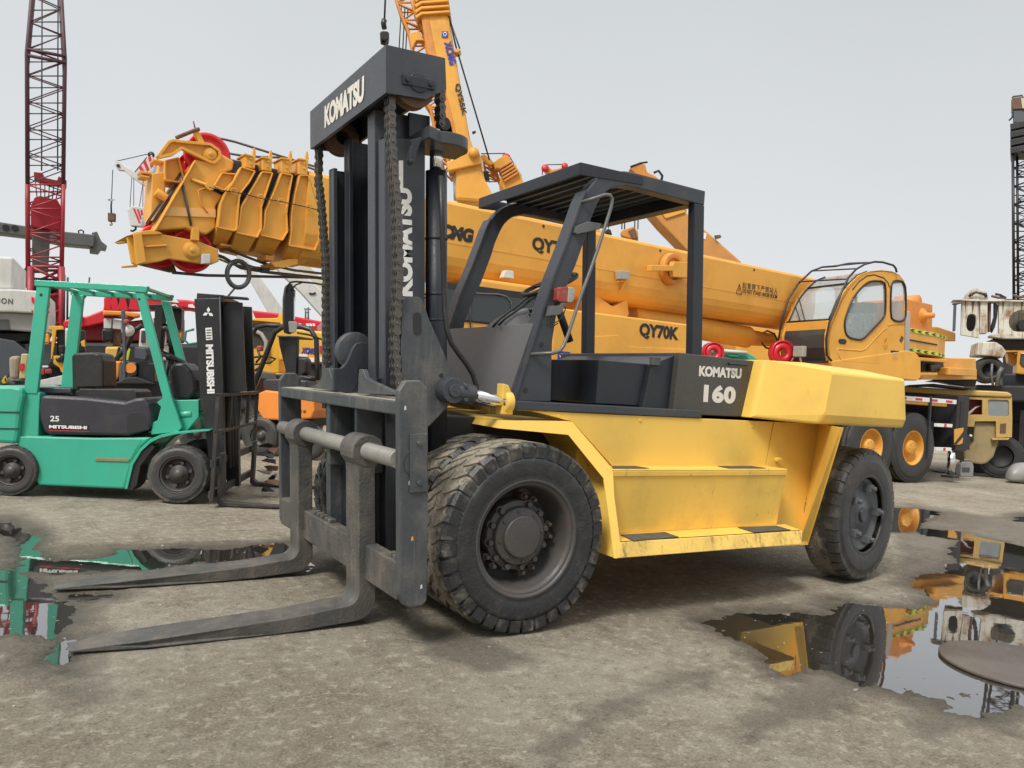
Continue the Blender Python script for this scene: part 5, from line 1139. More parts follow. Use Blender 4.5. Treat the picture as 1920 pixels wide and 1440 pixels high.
for a,b in (((550,700),(640,960)),((600,600),(690,965))):
    pass
xw=lambda x,y:KF.x(*k6(x,y),fr[4][0]-.06)
mb=MB(); mb.tube(KF,[xw(548,690),xw(640,955),xw(690,965),xw(585,590)],.012,5); mb.build('wiper',M_blk,cabn)
for pts,nm in (([(1022,1150),(1030,1220),(1065,1300),(1500,1330),(1505,1250)],'door_seam'),([(1030,1165),(1290,1185),(1345,1160),(1450,1040),(1540,950),(1580,930)],'door_crease'),([(1590,905),(1620,890),(1785,885)],'door_crease'),([(1190,500),(1260,410),(1350,345),(1430,330),(1540,365),(1590,420),(1605,470)],'rain_gutter')):
    mb=MB(); mb.tube(KF,[KP(*p,-.002) for p in pts],.010,5); mb.build(nm,M_or if nm!='rain_gutter' else M_blk,cabn)
mb=MB(); mb.px(KF,[k6(*p) for p in [(1035,1075),(1050,1052),(1110,1055),(1130,1080),(1110,1112),(1050,1105)]],-.012,.02); mb.build('door_handle',M_blk,cabn,.005)
mb=MB(); mb.px(KF,[k6(*p) for p in [(1625,1180),(1715,1190),(1708,1320),(1620,1312)]],-.006,.008); dp=mb.build('data_plate',M_blk,cabn)
for k in range(6):
    mb=MB(); y_=1205+k*19; mb.px(KF,[k6(*p) for p in [(1645,y_),(1700-6*(k%3),y_+2),(1700-6*(k%3),y_+9),(1645,y_+7)]],-.010,.003); mb.build('plate_line',M_white,dp)
mb=MB(); mb.px(KF,[k6(*p) for p in [(1720,1070),(1745,1015),(1768,1040),(1742,1098)]],-.006,.008); mb.build('diamond_sticker',M_carr,cabn)
mb=MB(); mb.tube(KF,[KP(*p,-.03) for p in [(1550,1040),(1575,1045),(1575,1120),(1545,1130),(1545,1115)]],.010,5); mb.build('latch_handle',M_or,cabn)
# roof guard rails
rl=lambda pts,y:[KP(*p,y) for p in pts]
mb=MB(); mb.tube(KF,rl([(955,1300),(900,1235),(895,1050),(930,870),(1000,700),(1080,500),(1140,370),(1230,270),(1330,212),(1440,185),(1530,190),(1650,225),(1678,260),(1687,305)],-.05),.020,8); mb.build('roof_guard_rail',M_blk,cabn)
mb=MB(); mb.tube(KF,rl([(350,1110),(400,830),(470,600),(580,430),(730,290),(850,245),(1000,235),(1140,205),(1350,195)],CWd+.02),.020,8); mb.build('roof_guard_rail',M_blk,cabn)
a,b=KP(590,410,CWd+.02),KP(1140,378,-.05); mb=MB(); mb.tube(KF,[a,b],.014,6); a,b=KP(740,288,CWd+.02),KP(1240,262,-.05); mb.tube(KF,[a,b],.014,6); mb.tube(KF,[KP(850,245,CWd),KP(1440,187,-.05)],.014,6); mb.build('guard_cross_rail',M_blk,cabn)
q=KF.x(*k6(597,1195),fr[2][0]-.25); mb=MB(); mb.box(KF,q.x-.05,q.x+.05,q.y-.13,q.y+.13,q.z-.10,q.z+.10); wl=mb.build('work_lamp',M_lgrey,TK,.02,3)
mb=MB(); mb.tube(KF,[q+Vector((.02,0,-.1)),q+Vector((.05,0,-.2))],.02,6); mb.build('lamp_stand',M_wh,wl)
def reddisc(px_,py_,r,d,F=BF):
    c=F.y(px_,py_,-.25); e=F.y(px_+r,py_,-.25); R=(e-c).length; ri=[(R*.3,0),(R*.32,-.05),(R*.75,-.05),(R*.78,-.02),(R*.85,-.02),(R*.9,-.06),(R,-.05),(R,.1),(R*.3,.1)]; mb=MB(); mb.lathe(Frame(F.w(c),BA-math.radians(30)),(0,0,0),ri+ri[:1],n=36); mb.build('hook_sheave',M_sred,TK)
reddisc(1467,662,14,0); reddisc(1337,662,13,0)
# body beside the cab, winch box, counterweight and engine deck
mb=MB(); mb.px(KF,[(1556,677),(1697,657),(1717,661),(1727,673),(1727,708),(1719,714),(1640,706),(1560,700)],-.01,1.6); mb.build('cab_platform',M_or,TK,.02)
tp=lambda name,pts,y,d,mat,bev=.01,F=BF:tpx(name,pts,y,d,mat,bev,F)
c_=BF.l(CAM+ray(1706,645)*15.9); cy_=c_.y
o=tp('winch_box',[(1700,560),(1749,571),(1748,640),(1700,640)],cy_+.5,1.0,M_ord,.02)
q=BF.y(1730,592,cy_+.5); mb=MB(); mb.lathe(BF,q,[(0,-.24),(.055,-.24),(.06,-.2),(.068,-.08),(.11,-.06),(.12,-.03),(.16,-.02),(.17,.0)],n=28); mb.build('winch_hub',M_ord,o)
mb=MB(); mb.lathe(BF,BF.y(1722,567,cy_+.7),[(0,0),(.17,0),(.17,.5),(0,.5)],n=28); mb.build('rope_drum',M_ord,o)
tp('boom_tail',[(1745,612),(1760,613),(1792,624),(1792,640),(1745,640)],cy_+1.6,.5,M_or,.02)
o=tp('access_ladder',[(1698,583),(1707,584),(1705,690),(1697,689)],cy_-.02,.08,paint('light grey plastic',(.42,.42,.43),.5,(.2,.18,.15),.3,4,0),.01)
cw=[(1700,627),(1772,627),(1772,669),(1700,664)]
A=BF.y(1702,627,cy_);B=BF.y(1770,627,cy_);zt1=B.z;zb1=BF.y(1770,670,cy_).z; Cc=BF.l(CAM+ray(1827,650)*15.75)
X1=B.x; X2=X1+1.35; 
# plan outline of the counterweight
pl=[(A.x,cy_),(X1-.2,cy_),(X1+.35,cy_+.12),(X2-.15,cy_+.75),(X2,cy_+1.2),(X2,cy_+2.2),(A.x,cy_+2.2)]
mb=MB(); mb.prism(BF,pl,zb1,zt1,2); cwo=mb.build('crane_counterweight',M_or,TK,.02)
M_ylg=paint('yellow green reflective tape',(.62,.70,.04),.4,(.2,.2,.05),.3,6,0,bump=0)
def chevrons(z0,z1,n):
    P=pl[:5]; L=[0]
    for a,b in zip(P,P[1:]): L.append(L[-1]+math.hypot(b[0]-a[0],b[1]-a[1]))
    def at(s,off=0):
        for i in range(len(P)-1):
            if s<=L[i+1]+1e-9 or i==len(P)-2:
                t=(s-L[i])/(L[i+1]-L[i]); x=P[i][0]+(P[i+1][0]-P[i][0])*t; y=P[i][1]+(P[i+1][1]-P[i][1])*t; dx=P[i+1][0]-P[i][0]; dy=P[i+1][1]-P[i][1]; l=math.hypot(dx,dy); return x+dy/l*off,y-dx/l*off
    mb=MB(); R=[]
    for s in L:
        x,y=at(max(s-1e-6,0),.012); x2,y2=at(max(s-1e-6,0),.0); R.append([BF.w((x,y,z0)),BF.w((x,y,z1)),BF.w((x2,y2,z1)),BF.w((x2,y2,z0))])
    mb.loft(R); tape=mb.build('reflective_tape',M_ylg,cwo)
    mb=MB(); zc=(z0+z1)/2; h=(z1-z0)*.36; 
    for k in range(n):
        s=L[-1]*(k+.5)/n; w=L[-1]/n*.36; sg=-1 if k<n*.35 else 1
        def q(ds,dz,o): x,y=at(min(max(s+ds*sg,0),L[-1]),o); return BF.w((x,y,zc+dz))
        R=[[q(-w,h,o),q(0,h,o),q(w,0,o),q(0,-h,o),q(-w,-h,o),q(0,0,o)] for o in (.013,.018)]
        mb.loft(R)
    o=mb.build('tape_arrows',M_blkl,tape,0,merge=False); o['kind']='stuff'
hh=(zt1-zb1); chevrons(zt1-hh*.17,zt1-.01,11); chevrons(zb1+.01,zb1+hh*.17,11)
mb=MB(); mb.box(BF,A.x,X1-.3,cy_-.012,cy_,zb1+hh*.46,zb1+hh*.52); mb.build('dark_groove',M_dark,cwo)
mb=MB(); x_,y_=pl[2]; x2_,y2_=pl[3]; u_=Vector((x2_-x_,y2_-y_,0)); zc=(zb1+zt1)/2; L_=[Vector((x_,y_,zc))+u_*t+Vector((0,-.02,dz)) for t,dz in ((.12,0),(.2,.07),(.85,.05),(.95,-.02),(.85,-.08),(.2,-.07))]; mb.loft([[BF.w(p) for p in L_],[BF.w(p+Vector((.02,.03,0))) for p in L_]]); mb.build('dark_lozenge',M_dark,cwo)
tp('engine_deck',[(1727,670),(1830,672),(1832,712),(1727,712)],cy_+.25,1.6,M_or,.02)
tp('engine_bay',[(1729,676),(1769,678),(1770,698),(1729,697)],cy_+.22,.05,M_dark,.004); tp('air_filter',[(1745,682),(1764,683),(1763,697),(1746,697)],cy_+.12,.1,M_blk,.03)
tp('deck_box',[(1780,689),(1832,692),(1832,706),(1780,703)],cy_-.05,.5,M_or,.015); tp('deck_rail',[(1727,670),(1776,674),(1776,680),(1727,676)],cy_-.05,.2,M_or,.01); tp('deck_rail',[(1727,699),(1758,699),(1758,704),(1727,704)],cy_-.05,.2,M_or,.01)
# ------------------------------------------------------------------ the packed yard behind: every machine traced on its own plane
def BG(px_,py_,d,rel=0.):
    p=CAM+ray(px_,py_)*d; return Frame((p.x,p.y,0),-YAW+math.radians(rel))
class Traced:
    def __init__(s,name,label,cat,px_,py_,d,rel=None,group=None):
        if rel is None: rel=-math.degrees(math.atan((px_-960)/CF))*.9
        s.F=BG(px_,py_,d,rel); q=s.F.y(px_,py_,0); s.root=thing(name,s.F.w((q.x,.3,0)),label,cat,group)
    def p(s,name,pts,y,d,mat,bev=.01,parent=None,off=(0,0),sc=1.,lab=None):
        mb=MB(); mb.px(s.F,[(off[0]+x*sc,off[1]+y_*sc) for x,y_ in pts],y,d); o=mb.build(name,mat,parent or s.root,bev)
        if lab: o['label']=lab
        return o
    def t(s,name,pts,y,r,mat,parent=None,off=(0,0),sc=1.,n=6,cap=True):
        mb=MB(); mb.tube(s.F,[s.F.y(off[0]+x*sc,off[1]+y_*sc,y) for x,y_ in pts],r,n,cap); return mb.build(name,mat,parent or s.root)
    def legs(s,pts,name='leg',mat=None,w=.12,y=.3):
        for x,y_ in pts:
            q=s.F.y(x,y_,y); mb=MB(); mb.box(s.F,q.x-w,q.x+w,y,y+w*2,0,q.z); mb.build(name,mat or M_dark,s.root,.02)
    def wheel(s,x,y_,R,w=.25,y=0.,mat=None,rim=None,rr=.5):
        q=s.F.y(x,y_,y); c=Vector((q.x,y,R)); O=s.F.w(c); mb=MB(); mb.lathe(s.F,c,[(R*rr,.03),(R*rr*.9,.02),(R*rr*.85,.08),(R*.2,.07),(R*.18,.02),(0,.02)],n=28); wh=mb.build('wheel',rim or M_rim,s.root,0,origin=O); tyre('tyre',wh,c,R,w,R*rr,0,mat or M_tyre3,F=s.F,lug='none'); return wh
M_rstr=M_red
# a: pale grey crane upperworks at the far left
z2=(0,400,1/4.5)
T=Traced('grey_crane','pale grey crane body with large dark lettering and red white stripes at the left edge','crane',40,560,15.5,27)
o5=(0,400); s5=1/4.5
T.p('machinery_house',[(-300,360),(-60,360),(115,370),(110,640),(-300,650)],.2,2.5,M_wh,.04,None,o5,s5)
body=T.p('counterweight',[(-300,640),(110,640),(330,655),(325,845),(80,832),(-300,830)],0,2.6,M_wh,.03,None,o5,s5)
T.p('lower_panel',[(-300,835),(70,835),(325,850),(320,1005),(80,985),(-300,985)],.15,2.3,paint('mid grey paint',(.34,.34,.33),.5,(.15,.14,.12),.4,2,.1),.03,None,o5,s5)
T.p('dark_panel',[(-300,890),(75,895),(78,985),(-300,985)],.12,.05,M_dgry,.01,None,o5,s5)
T.p('carrier_body',[(-300,1000),(250,1010),(215,1080),(95,1100),(445,1105),(440,1180),(100,1200),(-300,1200)],.4,2.2,M_dark,.03,None,o5,s5)
M_slate=paint('slate blue grey paint',(.07,.08,.095),.45,(.1,.1,.09),.3,2,.1)
T.p('tool_box',[(-300,1060),(-20,1050),(120,1075),(235,1170),(205,1290),(100,1285),(60,1440),(-300,1460)],.1,1.5,M_slate,.02,None,o5,s5)
T.p('rear_panel',[(205,1100),(445,1105),(440,1250),(380,1330),(205,1290)],.35,.5,M_slate,.02,None,o5,s5)
for k,(x0) in enumerate((265,400)):
    T.p('red_stripe',[(x0,700),(x0+25,715),(x0+25,770),(x0,745)] if k==0 else [(x0,735),(x0+25,755),(x0+20,800),(x0,775)],-.02,.02,M_red,0,body,o5,s5); T.p('red_stripe',[(x0,810),(x0+20,825),(x0+20,845),(x0,843)],-.02,.02,M_red,0,body,o5,s5)
T.p('end_plate',[(330,655),(415,700),(420,840),(412,1010),(325,1010)],.2,1.8,M_wh,.02,None,o5,s5)
a=T.F.y(0,569,-.004);b_=T.F.y(24,570,-.004); b_.z=a.z; A_=T.F.w(a-Vector(((b_.x-a.x)*1.0,0,0))); text('lettering','ATION',A_,T.F.w(b_),(0,0,1),.115,M_dgry,body,off=.03,sp=1.25)
tri=T.p('warning_sign',[(45,1365),(75,1430),(-5,1440)],.05,.02,paint('warning yellow',(.7,.5,.03),.5,(.2,.15,.05),.2,8,0),.002,None,o5,s5); T.p('bolt_mark',[(42,1385),(52,1400),(44,1408),(50,1425),(36,1408),(40,1400)],.03,.02,M_blkl,0,tri,o5,s5)
T.t('coiled_hose',[(75,1440),(85,1400),(120,1385),(160,1400),(175,1440)],.0,.05,M_grey,None,o5,s5); T.t('coiled_hose',[(95,1445),(105,1410),(130,1400),(150,1415),(155,1445)],-.05,.05,M_grey,None,o5,s5)
T.wheel(-60,800,.6)
# b: red lattice boom tower
TR=Traced('lattice_boom_crane','tall dark red lattice boom crane standing upright at the far left of the yard','crane',88,560,24.,30.8)
F=TR.F
def lattice(T,L,R_,dep,r,n,mat,name='lattice_boom',rd=None,yo=0.,zz=True):
    """L,R_: polylines (px) of the left and right chord on the near plane; dep = depth of the tower"""
    F=T.F; rd=rd or r*.5; mb=MB()
    def at(P,t):
        y0=P[0][1];y1=P[-1][1]; y=y0+(y1-y0)*t
        for (xa,ya),(xb,yb) in zip(P,P[1:]):
            if min(ya,yb)-1e-6<=y<=max(ya,yb)+1e-6: return (xa+(xb-xa)*(y-ya)/(yb-ya if yb!=ya else 1),y)
        return P[-1]
    for P in (L,R_):
        for y in (yo,yo+dep): mb.tube(F,[F.y(a,b,yo)+Vector((0,y-yo,0)) for a,b in P],r,6)
    for k in range(n):
        t0,t1=k/n,(k+1)/n; a=F.y(*at(L,t0),yo);b=F.y(*at(R_,t1),yo);c=F.y(*at(L,t1),yo);d=F.y(*at(R_,t0),yo)
        for y in (0,dep):
            v=Vector((0,y,0)); mb.tube(F,[a+v,b+v] if (k%2==0)==(y==0) else [d+v,c+v],rd,4); 
            if k%2==0 and zz: mb.tube(F,[a+v,d+v],rd,4)
        w=Vector((0,dep,0)); mb.tube(F,[a,c+w] if k%2 else [a+w,c],rd,4); mb.tube(F,[d,b+w] if k%2 else [d+w,b],rd,4)
    return mb.build(name,mat,T.root,0,merge=False)
M_lat=paint('dark lattice steel',(.075,.03,.04),.5,(.05,.03,.03),.5,1,0,bump=0)
lattice(TR,[(64,-60),(50,100),(51,345)],[(112,-60),(122,112),(119,345)],1.2,.055,16,M_lat,'lattice_boom',.022)
lattice(TR,[(51,346),(51,380),(52,505)],[(119,346),(118,400),(116,505)],1.2,.06,7,M_maroon,'lower_lattice',.03)
TR.t('chord_joint',[(50,92),(124,106)],-.05,.05,M_lat); TR.t('chord_joint',[(52,104),(124,118)],-.05,.05,M_lat)
for x in (78,108): TR.t('hoist_rope',[(x+1,-60),(x,320)],.5,.02,M_blk)
TR.p('travelling_block',[(63,322),(80,324),(84,333),(107,338),(110,330),(125,338),(125,350),(105,345),(82,342),(64,334)],.2,.5,M_maroon,.02)
for k in range(6): TR.t('block_rope',[(66+k*9,338),(70+k*7,375)],.5,.015,M_blk)
TR.p('boom_foot_plate',[(57,388),(65,370),(75,367),(108,375),(117,392),(117,432),(93,430),(58,425)],.3,.5,paint('bright red plate',(.36,.008,.02),.5,(.15,.03,.03),.4,1,0),.02)
TR.p('mast_column',[(60,430),(94,430),(93,470),(90,510),(60,510)],.5,.4,M_dgry,.02)
TR.p('machine_deck',[(36,515),(50,498),(58,520),(100,522),(112,515),(112,545),(60,542),(48,532),(38,540)],.2,1.5,M_lat,.02)
lattice(TR,[(57,500),(56,660)],[(115,500),(116,660)],1.2,.10,6,M_maroon,'lower_frame',.06)
TR.p('winch',[(66,548),(110,550),(110,600),(92,640),(68,640)],.4,.8,M_maroon,.03)
TR.p('crawler_base',[(-20,640),(190,645),(190,690),(-20,690)],.0,3.,M_dark,.1); TR.legs([(10,690),(60,690),(120,690),(170,690)],'track_pad',M_dark,.5,.5)
TR.t('ladder_rail',[(121,515),(120,600)],-.2,.03,M_lat); TR.t('ladder_rail',[(127,520),(126,600)],-.2,.03,M_lat)
# c: grey telescopic boom passing behind the tower
T=Traced('grey_telescopic_crane','dark grey telescopic boom lying level behind the dark red lattice tower','crane',60,430,30.)
T.p('boom',[(-300,402),(0,416),(50,424),(122,434),(178,440),(176,463),(120,458),(50,443),(0,437),(-300,420)],0,.9,M_dgry,.04)
T.p('boom_head',[(172,436),(182,434),(190,452),(201,461),(198,468),(190,466),(184,474),(168,472),(168,466),(176,463)],.1,.7,M_dgry,.02)
for x,y in ((11,427),(28,428)):
    q=T.F.y(x,y,0); mb=MB(); mb.cyl(T.F,q+Vector((0,.02,0)),q+Vector((0,-.03,0)),.12,n=18); mb.build('boom_hole',M_blk,T.root)
T.t('sheave_ring',[(148,437),(147,433),(152,431),(157,434),(156,438)],.3,.03,M_blk)
T.p('crane_body',[(-300,420),(-120,428),(-120,690),(-300,690)],.0,2.5,M_dgry,.05)
# d: small white jib crane with striped mast, two hook blocks hang from it
T=Traced('white_jib_crane','slim pale crane with red striped jib head showing left of the big orange boom head','crane',250,330,29.,12)
cA2=lambda pts:[(200+x/4.571,220+y/4.571) for x,y in pts]
T.p('jib_arm',cA2([(60,400),(80,372),(110,375),(135,400),(200,440),(240,470),(330,530),(380,560),(380,610),(300,575),(200,505),(150,455),(95,450)]),0,.2,M_wh,.02)
sb=T.p('striped_mast',cA2([(235,460),(330,360),(385,320),(420,400),(400,470),(300,560)]),.1,.3,M_wh,.02)
for k in range(3): T.p('red_stripe',cA2([(270+k*42,425-k*40),(290+k*42,405-k*40),(330+k*34,470-k*30),(312+k*34,495-k*30)]),.085,.02,M_red,0,sb)
T.t('stay_rope',cA2([(75,378),(350,315)]),.1,.015,M_blk); T.t('stay_rope',cA2([(240,470),(345,340)]),.1,.015,M_blk)
q=T.F.y(*cA2([(380,320)])[0],.2); mb=MB(); mb.lathe(T.F,q,[(0,0),(.12,0),(.12,.06),(0,.06)],n=20); mb.build('head_sheave',M_blk,T.root)
q=T.F.y(*cA2([(100,415)])[0],-.01); mb=MB(); mb.cyl(T.F,q,q+Vector((0,-.03,0)),.06,n=16); mb.build('tip_sheave',M_blk,T.root)
T.p('boom',[(300,332),(318,326),(452,470),(538,590),(531,602),(510,600),(436,470)],.1,.5,M_wh,.03); T.p('boom_foot',[(508,586),(531,592),(533,606),(512,604)],.05,.6,M_ord,.03); T.p('carrier',[(470,640),(640,645),(640,700),(470,690)],.0,3,M_dark,.1); T.p('turret',[(500,600),(545,604),(560,650),(490,645)],.3,1.5,M_dark,.05); T.legs([(500,690),(600,695)],'outrigger',M_dark,.2,.5)
for pts,lab in ((0,'a'),(1,'b')): pass
h=Traced('hook_block','small brown hook block hanging on a single rope from the white jib tip','hook block',208,400,28.8,12)
h.t('rope',cA2([(52,450),(42,700)]),.1,.015,M_blk); h.t('swivel_ring',cA2([(10,708),(40,700),(72,708),(40,716),(10,708)]),.1,.012,M_blk); h.t('shank',cA2([(42,716),(38,760),(40,820)]),.1,.03,M_blk)
h.p('block_body',cA2([(8,815),(68,820),(66,890),(8,888)]),.0,.22,M_rust,.02); h.t('hook',cA2([(38,890),(40,905),(48,912),(44,925),(32,925),(28,912)]),.1,.02,M_blk)
h=Traced('hook_block','larger red and white striped hook block hanging beside the orange boom nose','hook block',256,405,28.8,12)
bb=h.p('block_body',cA2([(175,790),(215,755),(310,770),(330,810),(300,935),(200,930)]),.0,.3,M_wh,.03)
for k in range(3): h.p('red_stripe',cA2([(225+k*32,780+k*6),(240+k*32,780+k*6),(290+k*10,900-k*34),(275+k*10,905-k*34)]),-.015,.02,M_red,0,bb)
for x0,x1 in ((215,200),(232,232),(318,280),(312,310)): h.t('rope',cA2([(x0,520),(x1,770)]),.1,.012,M_blk)
h.t('hook',cA2([(250,935),(248,960),(225,975),(205,970)]),.1,.04,M_blk)
# e: pale booms leaning up to the left behind the boom head
T=Traced('leaning_boom_crane','thick pale boom with a small hook mark leaning left beside the truck mirror','crane',590,540,33.)
T.p('boom',[(488,470),(530,470),(560,505),(620,560),(640,600),(640,640),(612,603),(560,545),(528,515)],0,.9,M_wh,.04); T.p('boom_top',[(530,478),(560,478),(640,560),(640,590),(590,540),(555,505)],.2,.6,paint('cream paint',(.55,.52,.44),.5,(.3,.27,.2),.3,2,0),.02)
T.t('boom_lug',[(580,549),(582,551),(587,551),(592,549)],-.02,.04,M_blk); T.p('carrier',[(560,640),(700,650),(700,700),(560,690)],.0,3,M_dark,.1); T.legs([(600,695),(680,700)],'outrigger',M_dark,.2,.5)
# f: long red boom
T=Traced('red_crane','long bright red telescopic crane boom lying level behind the forklifts','crane',330,575,21.,14)
M_rb=paint('crane red paint',(.60,.012,.028),.4,(.3,.03,.03),.3,1.5,.05)
T.p('boom',[(194,556),(260,556),(350,562),(458,580),(528,588),(606,603),(640,612),(640,640),(600,624),(528,606),(456,600),(345,578),(194,580)],0,1.0,M_rb,.05)
T.p('boom_nose',[(117,605),(122,600),(165,592),(200,578),(200,604),(165,612),(120,615)],.1,.8,M_rb,.04)
for k,x in enumerate((196,207,223,243)):
    T.p('boom_collar',[(x+3,554),(x+11,554),(x+16+k,583),(x-3,581)],-.10,.3,M_rb,.02)
    T.p('collar_gap',[(x+12,556),(x+18,556),(x+19+k,580),(x+16+k,582)],-.03,.2,M_dark,0)
wb=T.p('white_bar',[(272,556),(330,561),(336,568),(272,560)],-.02,.05,M_white,0); 
for x in (322,353): T.p('white_mark',[(x,571),(x+8,570),(x+14,578),(x,576)],-.02,.05,M_white,0)
for x in (458,468): T.p('white_slash',[(x,583),(x+5,583),(x+11,597),(x+5,598)],-.02,.05,M_white,0)
for x in (560,574,580,586): T.p('white_character',[(x,606),(x+5,607),(x+5,612),(x,611)],-.02,.05,M_white,0)
T.p('boom_end',[(595,612),(604,604),(612,622),(608,640),(594,618)],-.01,.3,paint('pale red',(.5,.2,.2),.5,(.3,.1,.1),.3,2,0),.02)
T.p('superstructure',[(150,612),(260,600),(330,590),(330,640),(150,640)],.6,1.5,M_maroon,.05); T.p('carrier',[(110,640),(640,650),(640,700),(110,690)],.3,2.5,M_dark,.1)
T.t('stay_rope',[(128,598),(165,550),(168,520)],.2,.02,M_blk); T.p('silencer',[(148,590),(152,588),(152,600),(148,602)],0,.2,M_blk,.02)
for x in (160,300,420,560): T.wheel(x,700,.55,.3,.2)
# far power mast
T=Traced('lattice_pylon','tiny lattice pylon on the skyline right of the truck mirror','pylon',576,585,120.)
T.t('post',[(573,596),(573,578)],0,.12,M_dgry); T.t('post',[(578,598),(578,576)],0,.12,M_dgry); T.t('crossarm',[(570,579),(583,580)],0,.1,M_dgry); T.t('crossarm',[(572,586),(580,586)],0,.1,M_dgry); T.legs([(573,596),(578,596)],'tower_leg',M_dgry,.2,0)
z6=lambda pts:[(160+x/8,540+y/8) for x,y in pts]     # notes taken on an enlarged view
z8=lambda pts:[(400+x/8,520+y/8) for x,y in pts]
# g: yellow crane truck cab behind, low roof and windscreen
T=Traced('yellow_truck_crane','yellow crane truck with dark windscreen and grey arch behind the small orange forklift','truck crane',500,620,16.,0)
M_ty=paint('truck yellow paint',(.76,.42,.05),.42,(.4,.22,.05),.4,2,.1,spec=.3)
T.p('cab',z8([(430,640),(1050,690),(1060,900),(1000,1100),(990,1440),(300,1440),(300,800)]),.05,2.,M_ty,.03)
T.p('roof_visor',z8([(330,625),(1050,688),(1050,640),(1040,560),(985,545),(960,610),(440,620)]),-.1,.5,M_ty,.02)
T.p('windscreen',z8([(330,690),(820,690),(960,760),(760,1010),(700,1045),(430,1050),(330,1050)]),.02,.05,M_glassd,.01)
T.t('window_arch',z8([(430,790),(600,790),(720,850),(790,960),(800,1100),(790,1200)]),-.02,.045,M_lgrey,n=8)
T.p('lower_body',[(380,700),(640,700),(640,740),(380,740)],.0,2.2,M_ty,.03); T.p('bumper',[(380,740),(640,742),(640,770),(380,768)],.1,2.,M_dark,.03)
T.wheel(440,770,.5,.3,.1); T.wheel(560,770,.5,.3,.1)
nose=T.p('nose_panel',[(522,608),(532,600),(545,614),(606,622),(622,626),(622,682),(590,682),(575,679),(522,676)],-.5,.5,M_ty,.04)
T.p('nose_bumper',[(560,682),(640,684),(640,730),(560,728)],-.4,.4,M_dark,.03)
a=T.F.y(564,663,-.51);b_=T.F.y(592,663,-.51); b_.z=a.z; text('lettering','XCMG',T.F.w(a),T.F.w(b_),(0,0,1),.13,M_blue2,nose,off=.06,shear=.2)
for q_ in ([(557,664),(577,665),(577,669),(557,668)],[(576,671),(589,672),(589,679),(576,678)],[(596,670),(610,671),(610,679),(596,678)]): T.p('front_plate',q_,-.53,.03,M_white,.002,nose)
for q_ in ([(556,652),(559,652),(559,662),(556,662)],[(599,648),(602,648),(602,661),(599,661)]): T.p('red_reflector',q_,-.53,.03,M_red,.002,nose)
# h: small orange forklift with black guard, seat and black mast
T=Traced('orange_forklift','small orange forklift with black guard and seat, right of the green forklift mast','forklift',540,740,13.2,-12)
M_of=paint('bright orange paint',(.82,.27,.045),.4,(.35,.15,.05),.4,3,.1,spec=.4)
o2=(0,480); s2=1/3
bd=T.p('counterweight',[(1455,770),(1490,755),(1640,770),(1765,785),(1770,870),(1750,915),(1590,925),(1480,920),(1440,860)],.0,1.0,M_of,.03,None,o2,s2)
T.p('engine_cover',[(1475,700),(1500,690),(1640,690),(1720,700),(1730,755),(1560,765),(1480,760)],.08,.85,M_charc,.03,None,o2,s2)
T.p('lower_body',[(1370,900),(1480,915),(1760,915),(1730,960),(1480,965)],.15,.75,M_dark,.02,None,o2,s2)
T.p('seat_backrest',[(1640,600),(1665,570),(1715,568),(1728,590),(1720,660),(1670,690),(1640,670)],.3,.2,M_seat,.04,None,o2,s2)
T.p('seat_cushion',[(1545,665),(1640,660),(1760,680),(1750,700),(1600,705),(1550,690)],.3,.25,M_seat,.03,None,o2,s2)
T.t('guard_post',[(1420,750),(1460,650),(1510,520),(1545,430),(1590,400),(1640,395),(1700,400),(1750,415),(1780,470),(1785,620),(1785,700)],.05,.045,M_blk,None,o2,s2,8)
T.t('guard_post',[(1350,640),(1380,540),(1420,440),(1445,400),(1500,390),(1640,395)],.9,.04,M_blk,None,o2,s2,8)
T.p('mast',[(1565,450),(1670,450),(1665,700),(1600,705),(1605,640),(1570,500)],.25,.10,M_blk,.01,None,o2,s2)
T.p('mast_top',[(1555,445),(1675,450),(1672,460),(1560,456)],.2,.6,M_dgry,.01,None,o2,s2)
T.t('steering_wheel',[(1380,600),(1430,570),(1500,560),(1550,580),(1520,600),(1440,610),(1380,600)],.4,.02,M_blk,None,o2,s2)
T.t('lever',[(1440,600),(1465,570),(1450,530)],.3,.02,M_blk,None,o2,s2); T.t('lever',[(1480,610),(1440,640),(1385,690)],.3,.02,M_blk,None,o2,s2); T.p('beacon',[(1440,505),(1470,505),(1468,535),(1442,535)],.3,.1,M_lred,.02,None,o2,s2)
T.p('front_cowl',[(1385,640),(1460,655),(1470,690),(1430,770),(1370,760)],.2,.6,M_grey,.02,None,o2,s2)
q=T.F.y(540,(480+940/3),.0); 
T.wheel(487,800,.34,.2,.0,rim=M_rim); T.wheel(578,800,.30,.18,.0,rim=M_rim); T.wheel(487,800,.34,.2,.8)
T.p('tail_lamp',[(1395,955),(1445,950),(1465,990),(1400,1000)],-.02,.1,M_wh,.01,None,o2,s2) if 0 else None
a=T.F.y(560,774,-.004); b_=T.F.y(574,774.5,-.004); b_.z=a.z; text('lettering','叉车',T.F.w(a),T.F.w(b_),(0,0,1),.055,M_blkl,bd,off=.01,sp=1.2)
